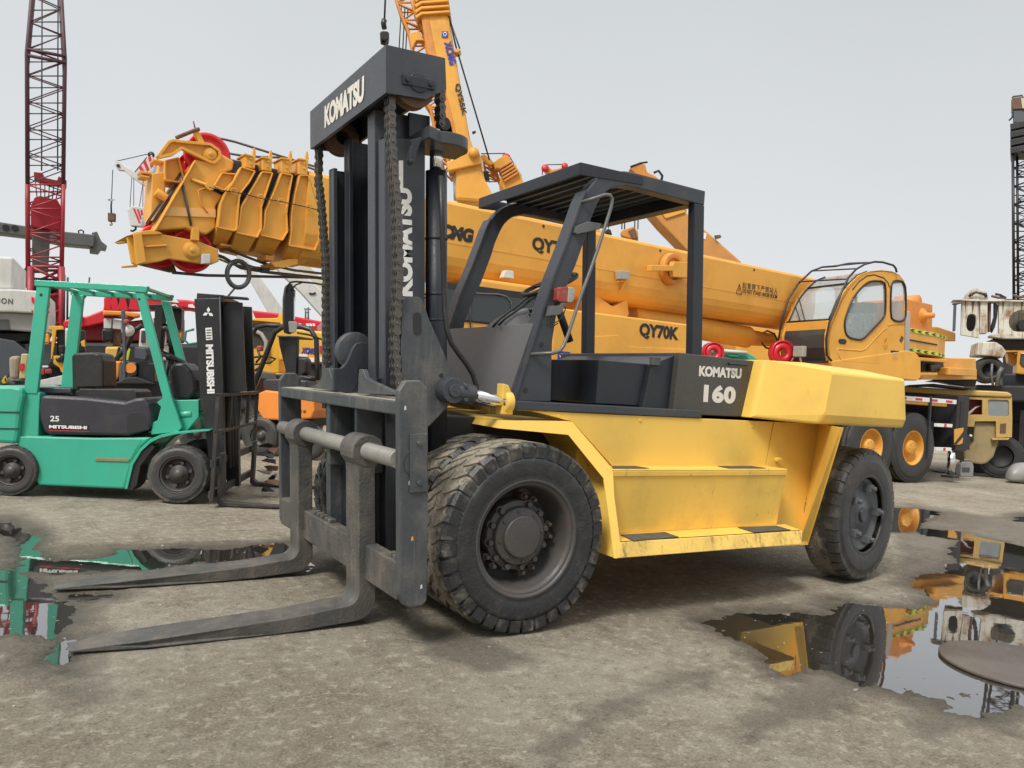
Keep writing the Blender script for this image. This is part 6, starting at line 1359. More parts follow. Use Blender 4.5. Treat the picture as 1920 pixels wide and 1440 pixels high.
# i: dark forklift behind the green one, with orange rear cover seen between the green posts
T=Traced('orange_forklift','orange and grey forklift with black mast seen between the posts of the green forklift','forklift',240,680,12.8,18)
T.p('counterweight',z6([(262,1095),(550,1095),(525,1160),(500,1330),(440,1440),(280,1440)]),.1,1.0,M_of,.03)
T.p('side_panel',z6([(550,1100),(765,1115),(760,1310),(640,1360),(560,1400),(500,1440),(510,1200)]),.05,1.0,M_slate,.02)
q=T.F.y(245,690,.04); mb=MB(); mb.cyl(T.F,q,q+Vector((0,-.02,0)),.085,n=20); mb.build('orange_badge',M_of,T.root)
T.p('rear_post',z6([(535,330),(590,330),(605,860),(600,1380),(570,1380),(560,900)]),.0,.08,M_slate,.01)
T.p('rear_post',[(319,574),(330,572),(327,680),(315,690)],.8,.08,M_blk,.01)
T.t('guard_bar',z6([(850,560),(760,620),(690,720),(630,860),(560,950),(450,1090)]),.2,.04,M_blk,n=8)
T.p('mast',z6([(1040,270),(1165,270),(1150,600),(1120,900),(1100,1100),(1020,1100),(1035,600)]),.2,.6,M_blk,.01)
T.p('mast_top',z6([(920,250),(1150,240),(1440,290),(1440,320),(1150,300),(920,290)]),.2,.6,M_blk,.01)
T.p('mast',z6([(1290,330),(1450,300),(1440,620),(1370,660),(1380,1100),(1320,1100),(1350,700),(1290,580)]),.5,.5,M_blk,.01)
T.t('guard_arch',z6([(1150,620),(1200,600),(1260,640),(1290,760),(1290,880)]),.1,.05,M_blk,n=8); T.t('guard_arch',z6([(1160,580),(1280,580),(1350,640),(1390,780),(1380,900)]),.4,.05,M_blk,n=8)
T.p('gauge_panel',z6([(740,880),(900,900),(930,1000),(900,1090),(730,1060)]),.1,.4,M_slate,.02)
T.p('control_box',z6([(780,1110),(1040,1130),(1040,1430),(780,1430)]),.15,.5,M_blk,.02); T.p('engine_case',z6([(600,1340),(760,1330),(1040,1440),(420,1440)]),.0,.6,M_dark,.02)
q=T.F.y(240,620,.05); mb=MB(); mb.lathe(T.F,q,[(0,-.05),(.09,-.03),(.10,.02)],n=20); mb.build('headlamp',M_wh,T.root)
T.p('beacon',z6([(570,480),(620,460),(655,490),(640,540),(580,540)]),-.05,.1,M_lred,.02)
T.p('lower_body',[(190,715),(400,715),(400,790),(190,790)],.3,1.,M_dark,.03); T.wheel(230,790,.3,.2,.2); T.wheel(370,790,.3,.2,.2)
# j: white cab machine with yellow bar
T=Traced('white_cab_loader','white cab machine with tinted window behind the orange forklift','loader',280,640,17.)
T.p('cab',z6([(820,620),(880,600),(940,640),(940,900),(800,890)]),.1,1.2,M_wh,.03); T.p('cab_window',z6([(840,640),(900,640),(905,820),(830,820)]),.06,.03,M_glassd,.01)
T.p('side_window',z6([(1160,640),(1210,640),(1220,860),(1155,870)]),.1,.1,M_lgrey,.02); T.p('side_window',z6([(1240,620),(1330,680),(1340,850),(1270,860)]),.1,.1,M_lgrey,.02)
T.p('hood',z6([(1130,870),(1340,880),(1400,920),(1400,1100),(1130,1080)]),.2,1.,M_wh,.03); T.p('fuel_tank',z6([(1165,340),(1395,350),(1390,400),(1160,395)]),.0,.6,M_wh,.06); T.p('tank_band',z6([(1160,400),(1385,400),(1385,470),(1158,468)]),.0,.6,M_of,.03); T.p('tank_body',z6([(1170,480),(1350,480),(1345,570),(1180,570)]),.0,.6,paint('pale stone paint',(.5,.45,.4),.5,(.3,.25,.2),.3,3,0),.03)
T.p('orange_post',z6([(1400,680),(1440,660),(1430,920),(1385,920)]),.1,.1,M_of,.01); T.p('grey_post',z6([(1385,920),(1440,920),(1440,1110),(1380,1110)]),.1,.2,M_wh,.01)
T.p('chassis',[(180,700),(360,700),(360,760),(180,760)],.3,1.5,M_dark,.05); T.wheel(230,760,.5,.3,.1); T.wheel(330,760,.5,.3,.1)
# k: orange boom machine with white boxes
T=Traced('orange_boom_truck','orange telescopic arm with white tool boxes below the red boom','truck',220,600,18.5)
T.p('arm',z6([(262,335),(550,345),(552,415),(262,410)]),0,.4,M_of,.03); T.p('arm',z6([(560,345),(815,375),(818,430),(740,445),(560,410)]),.02,.4,M_of,.03)
T.p('arm_painted_shadow',z6([(262,415),(552,430),(740,445),(640,500),(530,450),(262,440)]),.1,.4,M_maroon,.02)  # dark red strip painting in the shade under the arm
for a in ([(275,455),(395,465),(390,610),(275,610)],[(410,465),(540,480),(540,625),(410,615)],[(990,445),(1030,445),(1020,580),(995,580)]): T.p('tool_box',z6(a),.1,.5,M_wh,.02)
T.p('black_tank',z6([(250,605),(405,625),(400,790),(330,820),(250,800)]),.0,.5,M_blk,.05)
T.p('engine',z6([(400,640),(530,640),(520,870),(410,870)]),.2,.5,M_rust,.03)
T.p('yellow_hood',z6([(300,880),(550,880),(550,1095),(300,1095)]),.0,1.2,M_yel,.05)
T.p('black_band',z6([(490,890),(530,880),(490,1090),(445,1090)]),-.03,.04,M_blk,.0); T.p('green_yellow_rail',z6([(660,900),(675,930),(640,1090),(615,1080),(625,960)]),-.02,.08,M_ylg,.01)
T.p('chassis',[(170,690),(330,695),(330,760),(170,760)],.3,1.5,M_dark,.05); T.wheel(200,760,.5,.3,.1); T.wheel(300,760,.5,.3,.1)
# l: yellow machine with hook left of the green pillar
T=Traced('yellow_crane_truck','yellow crane truck frame with black hook and red tail lamps behind the green forklift','truck crane',115,650,14.5)
q5=lambda pts:[(x/4.5,400+y/4.5) for x,y in pts]
T.p('frame_post',q5([(410,950),(530,950),(535,980),(475,985),(460,1100),(440,1230),(430,1230),(440,985),(412,980)]),.1,.3,M_ty,.02)
T.p('frame_beam',q5([(370,1015),(412,1015),(415,1090),(362,1090)]),.2,.3,M_ty,.02)
T.p('body_box',q5([(450,1200),(600,1205),(590,1330),(520,1345),(500,1300),(452,1270)]),.1,.8,M_ty,.02); T.p('lamp_post',q5([(180,1185),(240,1185),(215,1395),(160,1395)]),-.1,.2,paint('dull cream yellow',(.5,.42,.2),.5,(.3,.25,.15),.3,3,0),.02); 
T.p('red_reflector',q5([(165,1265),(205,1265),(200,1325),(160,1325)]),-.13,.03,M_red,.01)
T.p('cab_window_frame',q5([(480,985),(715,985),(715,1165),(600,1200),(480,1195)]),.3,.5,M_blk,.02)
T.p('white_post',q5([(550,985),(570,985),(565,1190),(548,1190)]),.05,.1,M_wh,.01); T.p('yellow_lever',q5([(680,1085),(715,1065),(720,1130),(690,1120)]),.1,.1,M_ty,.01)
T.p('hook_block',q5([(490,1110),(550,1110),(545,1180),(500,1190)]),.0,.2,M_blk,.03); T.t('hook',q5([(520,1185),(535,1215),(520,1245),(495,1240),(488,1220)]),.05,.05,M_blk)
T.p('tail_lamp',q5([(335,1310),(375,1312),(375,1360),(332,1358)]),-.05,.1,M_red,.02); T.p('tail_lamp',q5([(378,1315),(435,1310),(435,1350),(378,1352)]),-.05,.1,M_lred,.02,lab='orange tail lamp'); T.p('white_lamp',q5([(355,1285),(410,1285),(408,1305),(355,1305)]),-.05,.1,M_wh,.02)
T.p('grey_panel',q5([(330,1410),(600,1350),(600,1450),(320,1450)]),-.1,.3,M_wh,.01); T.p('chassis',[(20,715),(190,710),(190,790),(20,790)],.2,1.6,M_dark,.05); T.wheel(60,790,.5,.3,.1); T.wheel(150,790,.5,.3,.1); T.p('bag',q5([(75,1210),(165,1200),(150,1400),(80,1400)]),.0,.4,paint('dirty canvas',(.3,.26,.19),.8,(.2,.15,.1),.4,5,0),.05)
# debris beside the green forklift's forks
T=Traced('scrap_pile','dark crumpled scrap and tarpaulin heap between the green forklift forks and the big mast','scrap pile',508,850,8.8,0)
random.seed(11)
for k in range(9):
    mb=MB(); c=T.F.y(500+random.uniform(-8,12),835+k*10,.1+random.random()*.2); pts=[T.F.w(c+Vector((random.uniform(-.09,.10),random.uniform(-.1,.1),random.uniform(-.04,.04)))) for _ in range(9)]; mb.hull(pts); mb.build('scrap_piece',[M_dark,M_rust,M_wh][k%3 if k%3<2 or k==5 else 0],T.root,.004)
q=T.F.y(503,800,.1)
# ------------------------------------------------------------------ QY55 crane: steep boom behind the mast
T=Traced('raised_boom_crane','tall orange yellow crane boom raised steeply behind the big forklift mast, with lettering','truck crane',860,350,27.,0)
zq=lambda pts:[(620+x/4.364,y/4.364) for x,y in pts]
F=T.F
def boomseg(name,ax0,ax1,w0,w1,dep,mat=M_or,y=0):
    """tapering box boom between two axis pixels with pixel widths"""
    mb=MB(); R=[]
    for (x,yy),w in ((ax0,w0),(ax1,w1)):
        q=F.y(x,yy,y); k=(F.y(x+1,yy,y)-q).length; h=w*k/2; R.append([F.w(q+Vector((a*h,b,0))) for a,b in ((-.45,0),(.45,0),(1,dep*.35),(1,dep*.75),(.6,dep),(-.6,dep),(-1,dep*.75),(-1,dep*.35))])
    mb.loft(R); return mb.build(name,mat,T.root,.01)
zz=lambda x,y:(620+x/4.364,y/4.364)
main=T.p('main_boom',zq([(740,110),(960,110),(1140,1130),(1250,1440),(1350,1640),(1290,1660),(1020,1640),(1020,1440),(1010,1200),(880,800),(790,420)]),0,.9,M_or,.12)
T.p('boom_painted_shade',zq([(735,120),(800,120),(860,430),(1010,1000),(1050,1200),(1010,1200),(880,800),(785,420)]),-.02,.3,M_ord,.03)  # shaded side of the boom put in as a darker orange strip
for k in range(4): T.p('boom_collar',zq([(690-k*4,130-k*45),(740,95-k*45),(975-k*6,82-k*45),(978-k*6,100-k*45),(745,118-k*45),(700,150-k*45)]),-.12,1.1,M_or,.02)
T.p('upper_section',zq([(720,0),(735,-200),(935,-200),(955,100),(740,110)]),.1,.7,M_or,.1)
T.p('pivot_collar',zq([(1040,1280),(1100,1240),(1210,1230),(1235,1300),(1230,1340),(960,1400),(945,1330)]),-.15,1.2,M_or,.04)
q=F.y(*zz(1170,1250),-.2); mb=MB(); mb.lathe(F,q,[(0,-.1),(.17,-.1),(.19,0),(.19,.1)],n=24); mb.build('pivot_pin',M_or,T.root)
T.p('lower_column',zq([(1020,1380),(1230,1320),(1300,1660),(1030,1660)]),.1,.8,M_or,.04)
T.t('lift_cylinder',[(862,330),(864,375)],.4,.25,paint('pale cylinder',(.45,.43,.40),.4,(.3,.28,.25),.3,3,0),n=14)
def vtext(s,x0,y0,x1,y1,h,mat,par,off=.04):
    a=F.w(F.y(*zz(x0,y0),-.025)); b=F.w(F.y(*zz(x1,y1),-.025)); text('lettering',s,a,b,F.m@Vector((1,0,.16)),h,mat,par,off=off)
vtext('XCMG',925,345,972,535,.27,M_blue2,main,.05); vtext('QY55K',1008,690,1068,948,.22,M_blkl,main,.04)
emblem(F,F.y(*zz(935,280),-.03),.21,main)
T.t('stay_rope',zq([(960,120),(1055,395),(1040,430),(1300,1310)]),.2,.03,M_blk); T.t('stay_rope',zq([(965,130),(1030,400)]),.2,.03,M_blk); T.p('rope_guide',zq([(1000,400),(1050,395),(1065,410),(1040,430),(1005,425)]),.0,.4,M_or,.02); T.p('rope_guide',zq([(1155,1075),(1185,1065),(1188,1075),(1160,1088)]),.0,.2,M_blk,.02)
# lattice jib folded beside the boom
L=zq([(500,-120),(560,80),(630,240),(670,420),(690,700),(820,900),(905,1330),(930,1440)]); Rr=zq([(640,-120),(680,80),(760,250),(790,420),(850,700),(930,900),(960,1330),(985,1440)])
lattice(T,L,Rr,.7,.06,22,M_ord,'folded_jib',.035,.3)
T.p('jib_bracket',zq([(640,270),(720,250),(765,330),(700,330),(665,400),(650,330)]),.2,.3,M_or,.02)
for x in (560,590,615): T.t('hoist_rope',zq([(x+18,60),(x,400)]),.5,.02,M_blk)
T.p('superstructure',[(800,560),(1000,560),(1000,680),(800,680)],.2,2.5,M_or,.05); T.p('carrier',[(780,680),(1100,680),(1100,720),(780,720)],.0,2.8,M_dark,.05); T.legs([(800,720),(900,720),(1000,720)],'outrigger',M_dark,.3,.5)
h=Traced('crane_hook','black ball hook hanging on a thin rope just above the big forklift mast','crane hook',719,60,14.5)
h.t('rope',zq([(455,-120),(447,0),(440,165)]),0,.018,M_blk); h.t('shackle',zq([(440,160),(432,190),(440,235)]),0,.05,M_blk)
h.p('ball_weight',zq([(402,262),(415,250),(465,252),(480,268),(474,322),(440,330),(405,318)]),-.1,.25,M_blk,.04); h.t('hook',zq([(440,325),(450,345),(440,362),(422,355),(420,340)]),.0,.03,M_blk)
# second yellow boom to its right
T=Traced('yellow_boom_crane','shorter orange yellow boom with ribbed collars and red top, right of the tall boom','crane',960,330,30.,0)
F=T.F
T.p('boom',[(940,325),(965,305),(978,330),(984,350),(1000,372),(960,380),(935,345)],0,.9,M_or,.06)
T.p('boom_head',zq([(1330,1330),(1380,1290),(1430,1265),(1470,1290),(1475,1330),(1400,1370),(1345,1380)]),-.1,.6,M_or,.03)
for k in range(5): T.p('boom_collar',zq([(1375+k*10,1370+k*26),(1480+k*14,1310+k*22),(1488+k*14,1325+k*22),(1380+k*10,1388+k*26)]),-.15,1.0,M_ord,.02)
q=F.y(*zz(1435,1275),-.2); mb=MB(); mb.lathe(F,q,[(0,.25),(.17,.25),(.17,.45),(0,.45)],n=24); mb.build('red_sheave',M_red,T.root)
T.p('jib_arm',zq([(1225,1270),(1260,1260),(1310,1300),(1345,1340),(1300,1350),(1240,1300)]),0,.3,M_or,.03)
lattice(T,zq([(1250,1300),(1260,1380),(1290,1460)]),zq([(1330,1360),(1360,1420),(1380,1480)]),.5,.05,5,M_ord,'lattice_jib',.03,.3)
T.p('black_reel',zq([(1240,1400),(1290,1395),(1300,1470),(1250,1480)]),.1,.3,M_blk,.03); T.t('stay_rope',zq([(1230,1258),(1430,1255)]),.1,.02,M_blk); T.t('stay_rope',zq([(1470,1290),(1560,1440)]),.1,.02,M_blk)
T.p('superstructure',[(960,560),(1140,560),(1140,680),(960,680)],.2,2.5,M_or,.05); T.p('boom_lower',[(960,375),(1000,370),(1100,600),(1040,600)],.1,.8,M_or,.04); T.p('carrier',[(940,680),(1240,690),(1240,730),(940,720)],.0,2.8,M_dark,.05); T.legs([(980,725),(1180,730)],'outrigger',M_dark,.3,.5)
# third: small sheave head peeping over the cab roof
T=Traced('small_boom_head','small orange boom head with red sheaves peeping over the black cab roof','crane',1040,316,34.,0)
T.p('head_arm',[(1018,312),(1026,309),(1035,318),(1060,312),(1064,318),(1040,328),(1026,326)],0,.5,M_ord,.04)
for x,y,r in ((1022,315,.16),(1059,311,.14)):
    q=T.F.y(x,y,-.1); mb=MB(); mb.lathe(T.F,q,[(0,0),(r,0),(r,.12),(0,.12)],n=18); mb.build('sheave',M_red,T.root)
T.t('stay_rope',[(1024,309),(1062,308)],0,.02,M_blk); T.t('hoist_rope',[(1017,318),(1017,328)],0,.02,M_blk); T.p('boom',[(1030,322),(1062,314),(1240,640),(1180,650)],.1,.8,M_or,.05); T.p('carrier',[(1140,650),(1400,660),(1400,720),(1140,720)],.0,2.8,M_dark,.05); T.legs([(1200,720),(1350,720)],'outrigger',M_dark,.3,.5)
# fourth: boom descending to the right behind the forklift post
T=Traced('slanting_boom_crane','brown orange boom slanting down to the right behind the rear guard post','crane',1320,430,24.,0)
T.p('boom',[(1216,392),(1232,400),(1270,383),(1282,392),(1300,412),(1340,446),(1392,492),(1365,500),(1300,482),(1240,420)],0,.9,paint('brown orange paint',(.55,.25,.06),.45,(.25,.12,.05),.4,2,.1),.05)
T.p('inner_section',[(1186,318),(1200,310),(1225,330),(1240,345),(1290,395),(1250,410),(1210,350)],.1,.6,M_ord,.04)
T.p('boom_head',[(1181,315),(1196,306),(1210,308),(1213,322),(1230,330),(1238,340),(1200,345),(1190,325)],-.05,.7,M_ord,.03); T.t('rope_guide',[(1182,313),(1200,306),(1214,304)],-.05,.03,M_blk); T.t('sheave_ring',[(1226,324),(1235,320),(1242,330),(1240,338)],-.05,.04,M_blk)
T.p('boom_collar',[(1232,384),(1276,380),(1286,398),(1248,410)],-.06,1.0,M_or,.02); T.p('lamp_bracket',[(1340,441),(1351,440),(1353,445),(1343,448)],-.1,.1,M_rust,.01); T.p('white_sign',[(1319,436),(1325,438),(1323,449),(1318,447)],-.02,.03,M_white,.004)
for x in (1166,1171,1190,1196): T.t('hoist_rope',[(x+1,392),(x,430)],.2,.02,M_blk)
T.p('superstructure',[(1380,500),(1500,520),(1500,700),(1380,700)],.2,2.5,M_or,.05); T.p('carrier',[(1300,700),(1500,705),(1500,740),(1300,740)],.0,2.8,M_dark,.05); T.legs([(1340,735),(1480,740)],'outrigger',M_dark,.3,.5)
h=Traced('hook_block','brown double hook block hanging behind the orange boom between the guard posts','hook block',1182,437,23.)
h.p('block_body',[(1163,436),(1168,430),(1180,427),(1188,424),(1196,433),(1197,449),(1180,447),(1166,443)],.0,.4,M_ord,.03); h.p('cheek_plate',[(1178,433),(1190,427),(1196,446),(1186,447)],-.05,.06,M_rust,.01)
h=Traced('hook_weight','small dark ball weight on a rope just above the orange boom','crane hook',1140,433,23.)
h.t('rope',[(1143,410),(1141,428)],0,.015,M_blk); h.p('ball_weight',[(1135,433),(1139,428),(1145,430),(1148,440),(1134,438)],0,.2,M_blk,.03)
# green machine glimpsed above the forklift hood
T=Traced('green_machine','bright green machine deck glimpsed between the dark hood and the orange lift cylinder','machine',1360,660,20.,0)
T.p('deck',[(1310,652),(1395,657),(1420,672),(1420,700),(1310,700)],0,2.,M_green,.02); T.t('deck_rail',[(1315,655),(1400,662)],-.1,.05,M_wh); T.p('arch',[(1366,668),(1368,659),(1376,656),(1384,660),(1386,670)],-.1,.2,M_green,.02); T.p('base',[(1310,700),(1450,700),(1450,760),(1310,760)],.2,1.5,M_dark,.02); T.legs([(1330,740),(1430,740)],'leg',M_dark,.2,.3)
# ------------------------------------------------------------------ right side
# old tan carrier cab
T=Traced('old_crane_carrier','old tan yellow crane carrier with square windows and rounded lower cab at the right edge','truck',1850,800,18.5,-20)
c5=lambda pts:[(1600+x/6,680+y/6) for x,y in pts]
M_tan=paint('faded tan yellow paint',(.52,.34,.10),.5,(.25,.18,.09),.5,2.5,.25,bump=.03)
T.p('roof_deck',c5([(-500,235),(600,265),(1150,300),(1600,320),(1740,330),(1785,355),(1785,388),(1600,385),(1150,365),(600,330),(-500,290)]),.0,2.4,M_tan,.04)
cabf=[(1150,380),(1785,390),(1790,640),(1785,840),(1605,845),(1605,660),(1370,660),(1360,720),(1290,720),(1150,700)]
F=T.F
P=[F.y(*p,.05) for p in c5(cabf)]; wn1=[F.y(*p,.05) for p in c5([(1515,430),(1530,415),(1735,420),(1750,440),(1750,590),(1735,605),(1530,600),(1518,585)])]; wn2=[F.y(*p,.05) for p in c5([(1290,410),(1450,418),(1450,585),(1300,585)])]
mb=MB(); skin(mb,F,[(p.x,p.z) for p in P],[[(p.x,p.z) for p in wn1],[(p.x,p.z) for p in wn2]],.05,.06); cb=mb.build('cab_panel',M_tan,T.root,.006)
T.p('side_window',c5([(1512,412),(1752,415),(1752,608),(1512,604)]),.09,.02,paint('dusty window',(.22,.25,.25),.2,(.3,.3,.27),.5,4,0),.0,cb)
T.p('interior',c5([(1290,400),(1460,405),(1460,590),(1290,590)]),.5,.05,M_maroon,.0,cb); T.p('torn_sheet',c5([(1290,560),(1380,490),(1450,480),(1380,510),(1300,590)]),.2,.02,M_wh,.0,cb)
T.p('cab_roof_body',c5([(1150,380),(1780,390),(1780,400),(1150,395)]),.12,2.2,M_tan,.02); T.p('cab_back',c5([(1760,390),(1785,390),(1785,840),(1760,840)]),.12,2.2,M_tan,.01)
T.p('lower_shell',c5([(1360,665),(1610,665),(1608,850),(1640,880),(1580,1060),(1500,1135),(1440,1145),(1250,1120),(1240,1000),(1350,900)]),.15,2.,paint('dirty tan paint',(.33,.25,.12),.65,(.15,.12,.08),.6,3,.3),.04)
T.p('step_ledge',c5([(1560,850),(1760,850),(1745,870),(1560,872)]),.0,.5,M_tan,.01); T.p('number_plate',c5([(1655,690),(1720,680),(1715,790),(1650,790)]),.03,.02,M_rust,.004)
mb=MB(); q=F.y(1600+1690/6,680+1010/6,.1); c=Vector((q.x,.3,.52)); O=F.w(c); mb.lathe(F,c,[(.25,.03),(.22,.1),(0,.1)],n=24); wh=mb.build('wheel',M_dark,T.root,0,origin=O); tyre('tyre',wh,c,.52,.35,.27,24,M_tyre4,F=F,lug='worn')
T.p('chassis',c5([(-500,290),(1150,380),(1150,900),(-500,800)]),.6,1.5,M_dark,.05); T.legs([(1500,850),(1700,850)],'support',M_dark,.2,.8)
s1=Traced('dark_sheet','black folded plastic sheet lying on the tan carrier roof','sheet',1790,710,18.4,-20)
s1.p('sheet_panel',c5([(850,205),(960,180),(1200,160),(1395,160),(1390,200),(1370,270),(1150,245),(1000,215)]),.3,.8,M_blk,.01); s1.p('sheet_panel',c5([(620,250),(900,235),(1330,285),(1330,300),(900,265),(620,262)]),.1,1.0,M_blk,.004)
s1.p('grey_fold',c5([(955,110),(1150,130),(1160,160),(960,180)]),.5,.4,M_slate,.01)
# rusty white machine
T=Traced('rusty_white_machine','rusty white machine frame with oval hole and round opening at the right edge','machine',1860,600,19.5,-22)
c6_=lambda pts:[(1640+x/6.857,520+y/6.857) for x,y in pts]
M_rw=paint('rusty white paint',(.55,.55,.47),.6,(.20,.09,.04),.95,1.6,.7,bump=.05,lo=.50,hi=.66)
F=T.F
def LL(pts,y): return [(p.x,p.z) for p in (F.y(*q,y) for q in c6_(pts))]
ov=smooth_loop(LL([(1190,500),(1230,468),(1290,475),(1310,520),(1300,640),(1260,698),(1200,690),(1175,630)],0),1)
mb=MB(); skin(mb,F,LL([(1120,280),(1345,280),(1345,780),(1110,740)],0),[ov],0,.12); mb.build('frame_plate',M_rw,T.root,.008)
mb=MB(); mb.prism(F,LL([(1130,290),(1340,290),(1340,770),(1120,740)],.8),.8,.9); mb.build('rear_plate',M_dark,T.root)
T.p('frame_post',c6_([(1360,290),(1455,300),(1450,720),(1350,720)]),-.02,.3,M_rw,.02); T.p('rusty_bar',c6_([(1465,330),(1500,330),(1490,700),(1465,700)]),.1,.15,M_rust,.01); T.p('black_hose_bundle',c6_([(1540,320),(1590,350),(1580,500),(1550,640),(1510,720),(1500,640),(1540,500)]),.0,.2,M_blk,.03)
rd=smooth_loop(LL([(1720,560),(1760,470),(1850,420),(1960,430),(2050,520),(2060,620),(1960,700),(1800,700),(1740,650)],0),1)
mb=MB(); skin(mb,F,LL([(1595,310),(2400,320),(2400,780),(1650,770),(1595,740)],0),[rd],0,.12); mb.build('frame_plate',M_rw,T.root,.008)
T.p('inner_plate',c6_([(1720,440),(2100,440),(2100,700),(1720,700)]),.5,.1,M_rw,.01); q=F.y(*c6_([(1900,630)])[0],.45); mb=MB(); mb.cyl(F,q,q+Vector((0,-.3,0)),.14,n=18); mb.build('pipe_end',M_blk,T.root)
T.p('top_flange',c6_([(1010,285),(1130,283),(1300,288),(2400,300),(2400,320),(1300,305),(1010,296)]),-.1,.5,M_rw,.01); T.p('bottom_flange',c6_([(1500,735),(1620,725),(1700,750),(2400,760),(2400,790),(1650,785),(1500,760)]),-.1,.5,M_rw,.01)
T.p('stanchion',c6_([(1022,335),(1055,335),(1040,690),(1008,690)]),-.15,.15,M_slate,.02); T.p('stanchion_cap',c6_([(1005,328),(1130,312),(1130,325),(1060,345),(1010,345)]),-.17,.2,M_slate,.01)
q=F.y(*c6_([(1310,275)])[0],.1); mb=MB(); mb.lathe(F,q,[(0,0),(.26,0),(.26,.3),(0,.3)],n=28); mb.build('rope_drum',M_rw,T.root)
for k,pp in enumerate(([(1210,245),(1300,190),(1400,215),(1440,245)],[(1235,200),(1245,240)],[(1425,200),(1430,260)],[(1500,240),(1580,260),(1680,265)],[(1550,215),(1610,225),(1690,270)],[(1780,230),(1880,260),(1940,240)])): T.t('bent_rod',c6_(pp),.0,.03,M_rust if k%2 else M_blk)
for x,w in ((1245,40),(1160,20),(1325,16),(1640,25),(1880,30)): T.p('rust_run',c6_([(x,290),(x+w,290),(x+w*.6,420),(x+w*.3,470)]),-.012,.012,M_rust,0)
T.p('counter_arm',c6_([(1330,830),(1560,830),(1640,880),(1700,960),(1650,1035),(1500,1010),(1300,1000)]),-.2,1.0,M_rw,.03); T.p('dark_underside',c6_([(1510,790),(2400,800),(2400,900),(1680,900),(1560,860)]),.2,1.2,M_dark,.03)
q=F.y(*c6_([(1480,1190)])[0],-.1); c=Vector((q.x,-.1,q.z)); O=F.w(c); R=(F.y(*c6_([(1480,1020)])[0],-.1)-q).length; mb=MB(); mb.lathe(F,c,[(R*.5,.05),(R*.4,.2),(0,.2)],n=28); wh=mb.build('wheel',M_dark,T.root,0,origin=O); tyre('tyre',wh,c,R,.6,R*.5,0,M_tyre4,F=F,lug='ribs')
T.t('hose_loop',c6_([(1510,1110),(1500,1250),(1520,1390)]),-.2,.03,M_grey); T.t('hose_loop',c6_([(1570,1400),(1600,1220),(1640,1160)]),-.2,.05,M_grey)
T.p('base_frame',c6_([(1300,1380),(2400,1400),(2400,1600),(1300,1600)]),.3,2.,M_dark,.05); T.legs([(1850,760),(1950,770)],'support_leg',M_dark,.3,.6)
# yellow cab at the very edge and maroon truck
T=Traced('edge_crane_cab','yellow crane cab with rounded window cut by the right edge of the yard','crane',1905,650,21.)
T.p('cab',c6_([(1840,940),(1870,880),(2400,880),(2400,1300),(1820,1240),(1830,1000)]),.1,1.5,M_or,.03); T.p('cab_window',c6_([(1880,970),(1960,960),(2100,960),(2100,1160),(1900,1150),(1862,1100)]),.06,.05,M_glassd,.02); T.p('boom_piece',c6_([(1640,900),(1840,910),(1840,960),(1680,965)]),.0,.6,M_or,.02); T.p('yellow_deck',c6_([(1700,960),(1840,990),(1820,1120),(1720,1080)]),.3,1.,M_or,.02); T.p('chassis',[(1880,700),(2000,700),(2000,790),(1880,790)],.3,1.5,M_dark,.05); T.legs([(1900,780),(1960,780)],'support',M_dark,.3,.5)
T=Traced('maroon_truck','faded dark red truck frame with pale roof sheet at the right edge','truck',1900,780,22.)
M_mar=paint('faded maroon paint',(.22,.055,.065),.6,(.15,.08,.06),.5,2,.2)
T.p('roof_sheet',c5([(1720,205),(1850,140),(1960,130),(1960,290),(1900,290)]),-.2,.1,paint('faded pink sheet',(.36,.19,.19),.6,(.2,.1,.1),.3,2,0),.01); T.p('body',c5([(1600,275),(2400,290),(2400,560),(1800,560),(1790,340),(1600,300)]),.1,2.,M_mar,.03); T.p('tail_board',c5([(1800,560),(2400,580),(2400,690),(1800,680)]),.0,.2,M_mar,.02); T.p('reflector',c5([(1805,670),(1850,680),(1860,740),(1805,750)]),-.05,.1,M_lred,.01); T.p('dark_gap',c5([(1800,360),(2400,370),(2400,520),(1800,510)]),.05,.1,M_dark,.0)
T.t('brace_pole',c5([(1850,580),(1920,690)]),-.1,.04,M_wh); T.p('chassis',[(1890,790),(2000,792),(2000,840),(1890,838)],.3,1.5,M_dark,.03); T.wheel(1960,850,.5,.3,.1)
# ground clutter on the right
T=Traced('white_sack','dirty translucent plastic sack slumped at the right edge beside the tan carrier','sack',1912,830,17.5)
random.seed(5); q=T.F.y(1912,850,.2); mb=MB(); q.z=.3
mb.hull([T.F.w(q+Vector((random.gauss(0,.17),random.gauss(0,.15),random.uniform(-.3,.22)))) for _ in range(40)]); mb.build('sack_body',paint('dirty plastic sack',(.27,.26,.24),.35,(.2,.18,.14),.5,5,0,bump=.1),T.root,.0)
for o_ in [q_ for q_ in bpy.data.objects if q_.name.startswith('sack_body')]:
    for f_ in o_.data.polygons: f_.use_smooth=True
    sm=o_.modifiers.new('soft','SUBSURF'); sm.levels=2; sm.render_levels=2
for k,(x,y,a,lab) in enumerate(((1885,868,.3,'short pale plank lying flat nearest the roller tyre'),(1905,874,-.2,'long grey plank lying across the scrap wood at the right edge'),(1895,880,.05,'dark plank end nearest the viewer by the tan carrier'))):
    q=W.z(x,y,0); mb=MB(); Fp=Frame((q.x,q.y,0),-.5+a); mb.box(Fp,-.5,.5,-.07,.07,.01+.05*k,.05+.05*k); o=mb.build('plank',paint('weathered wood',(.30,.25,.18),.8,(.12,.1,.07),.5,7,.3,bump=.08),None,.004,origin=(q.x,q.y,0)); tag(o,lab,'plank','scrap planks')
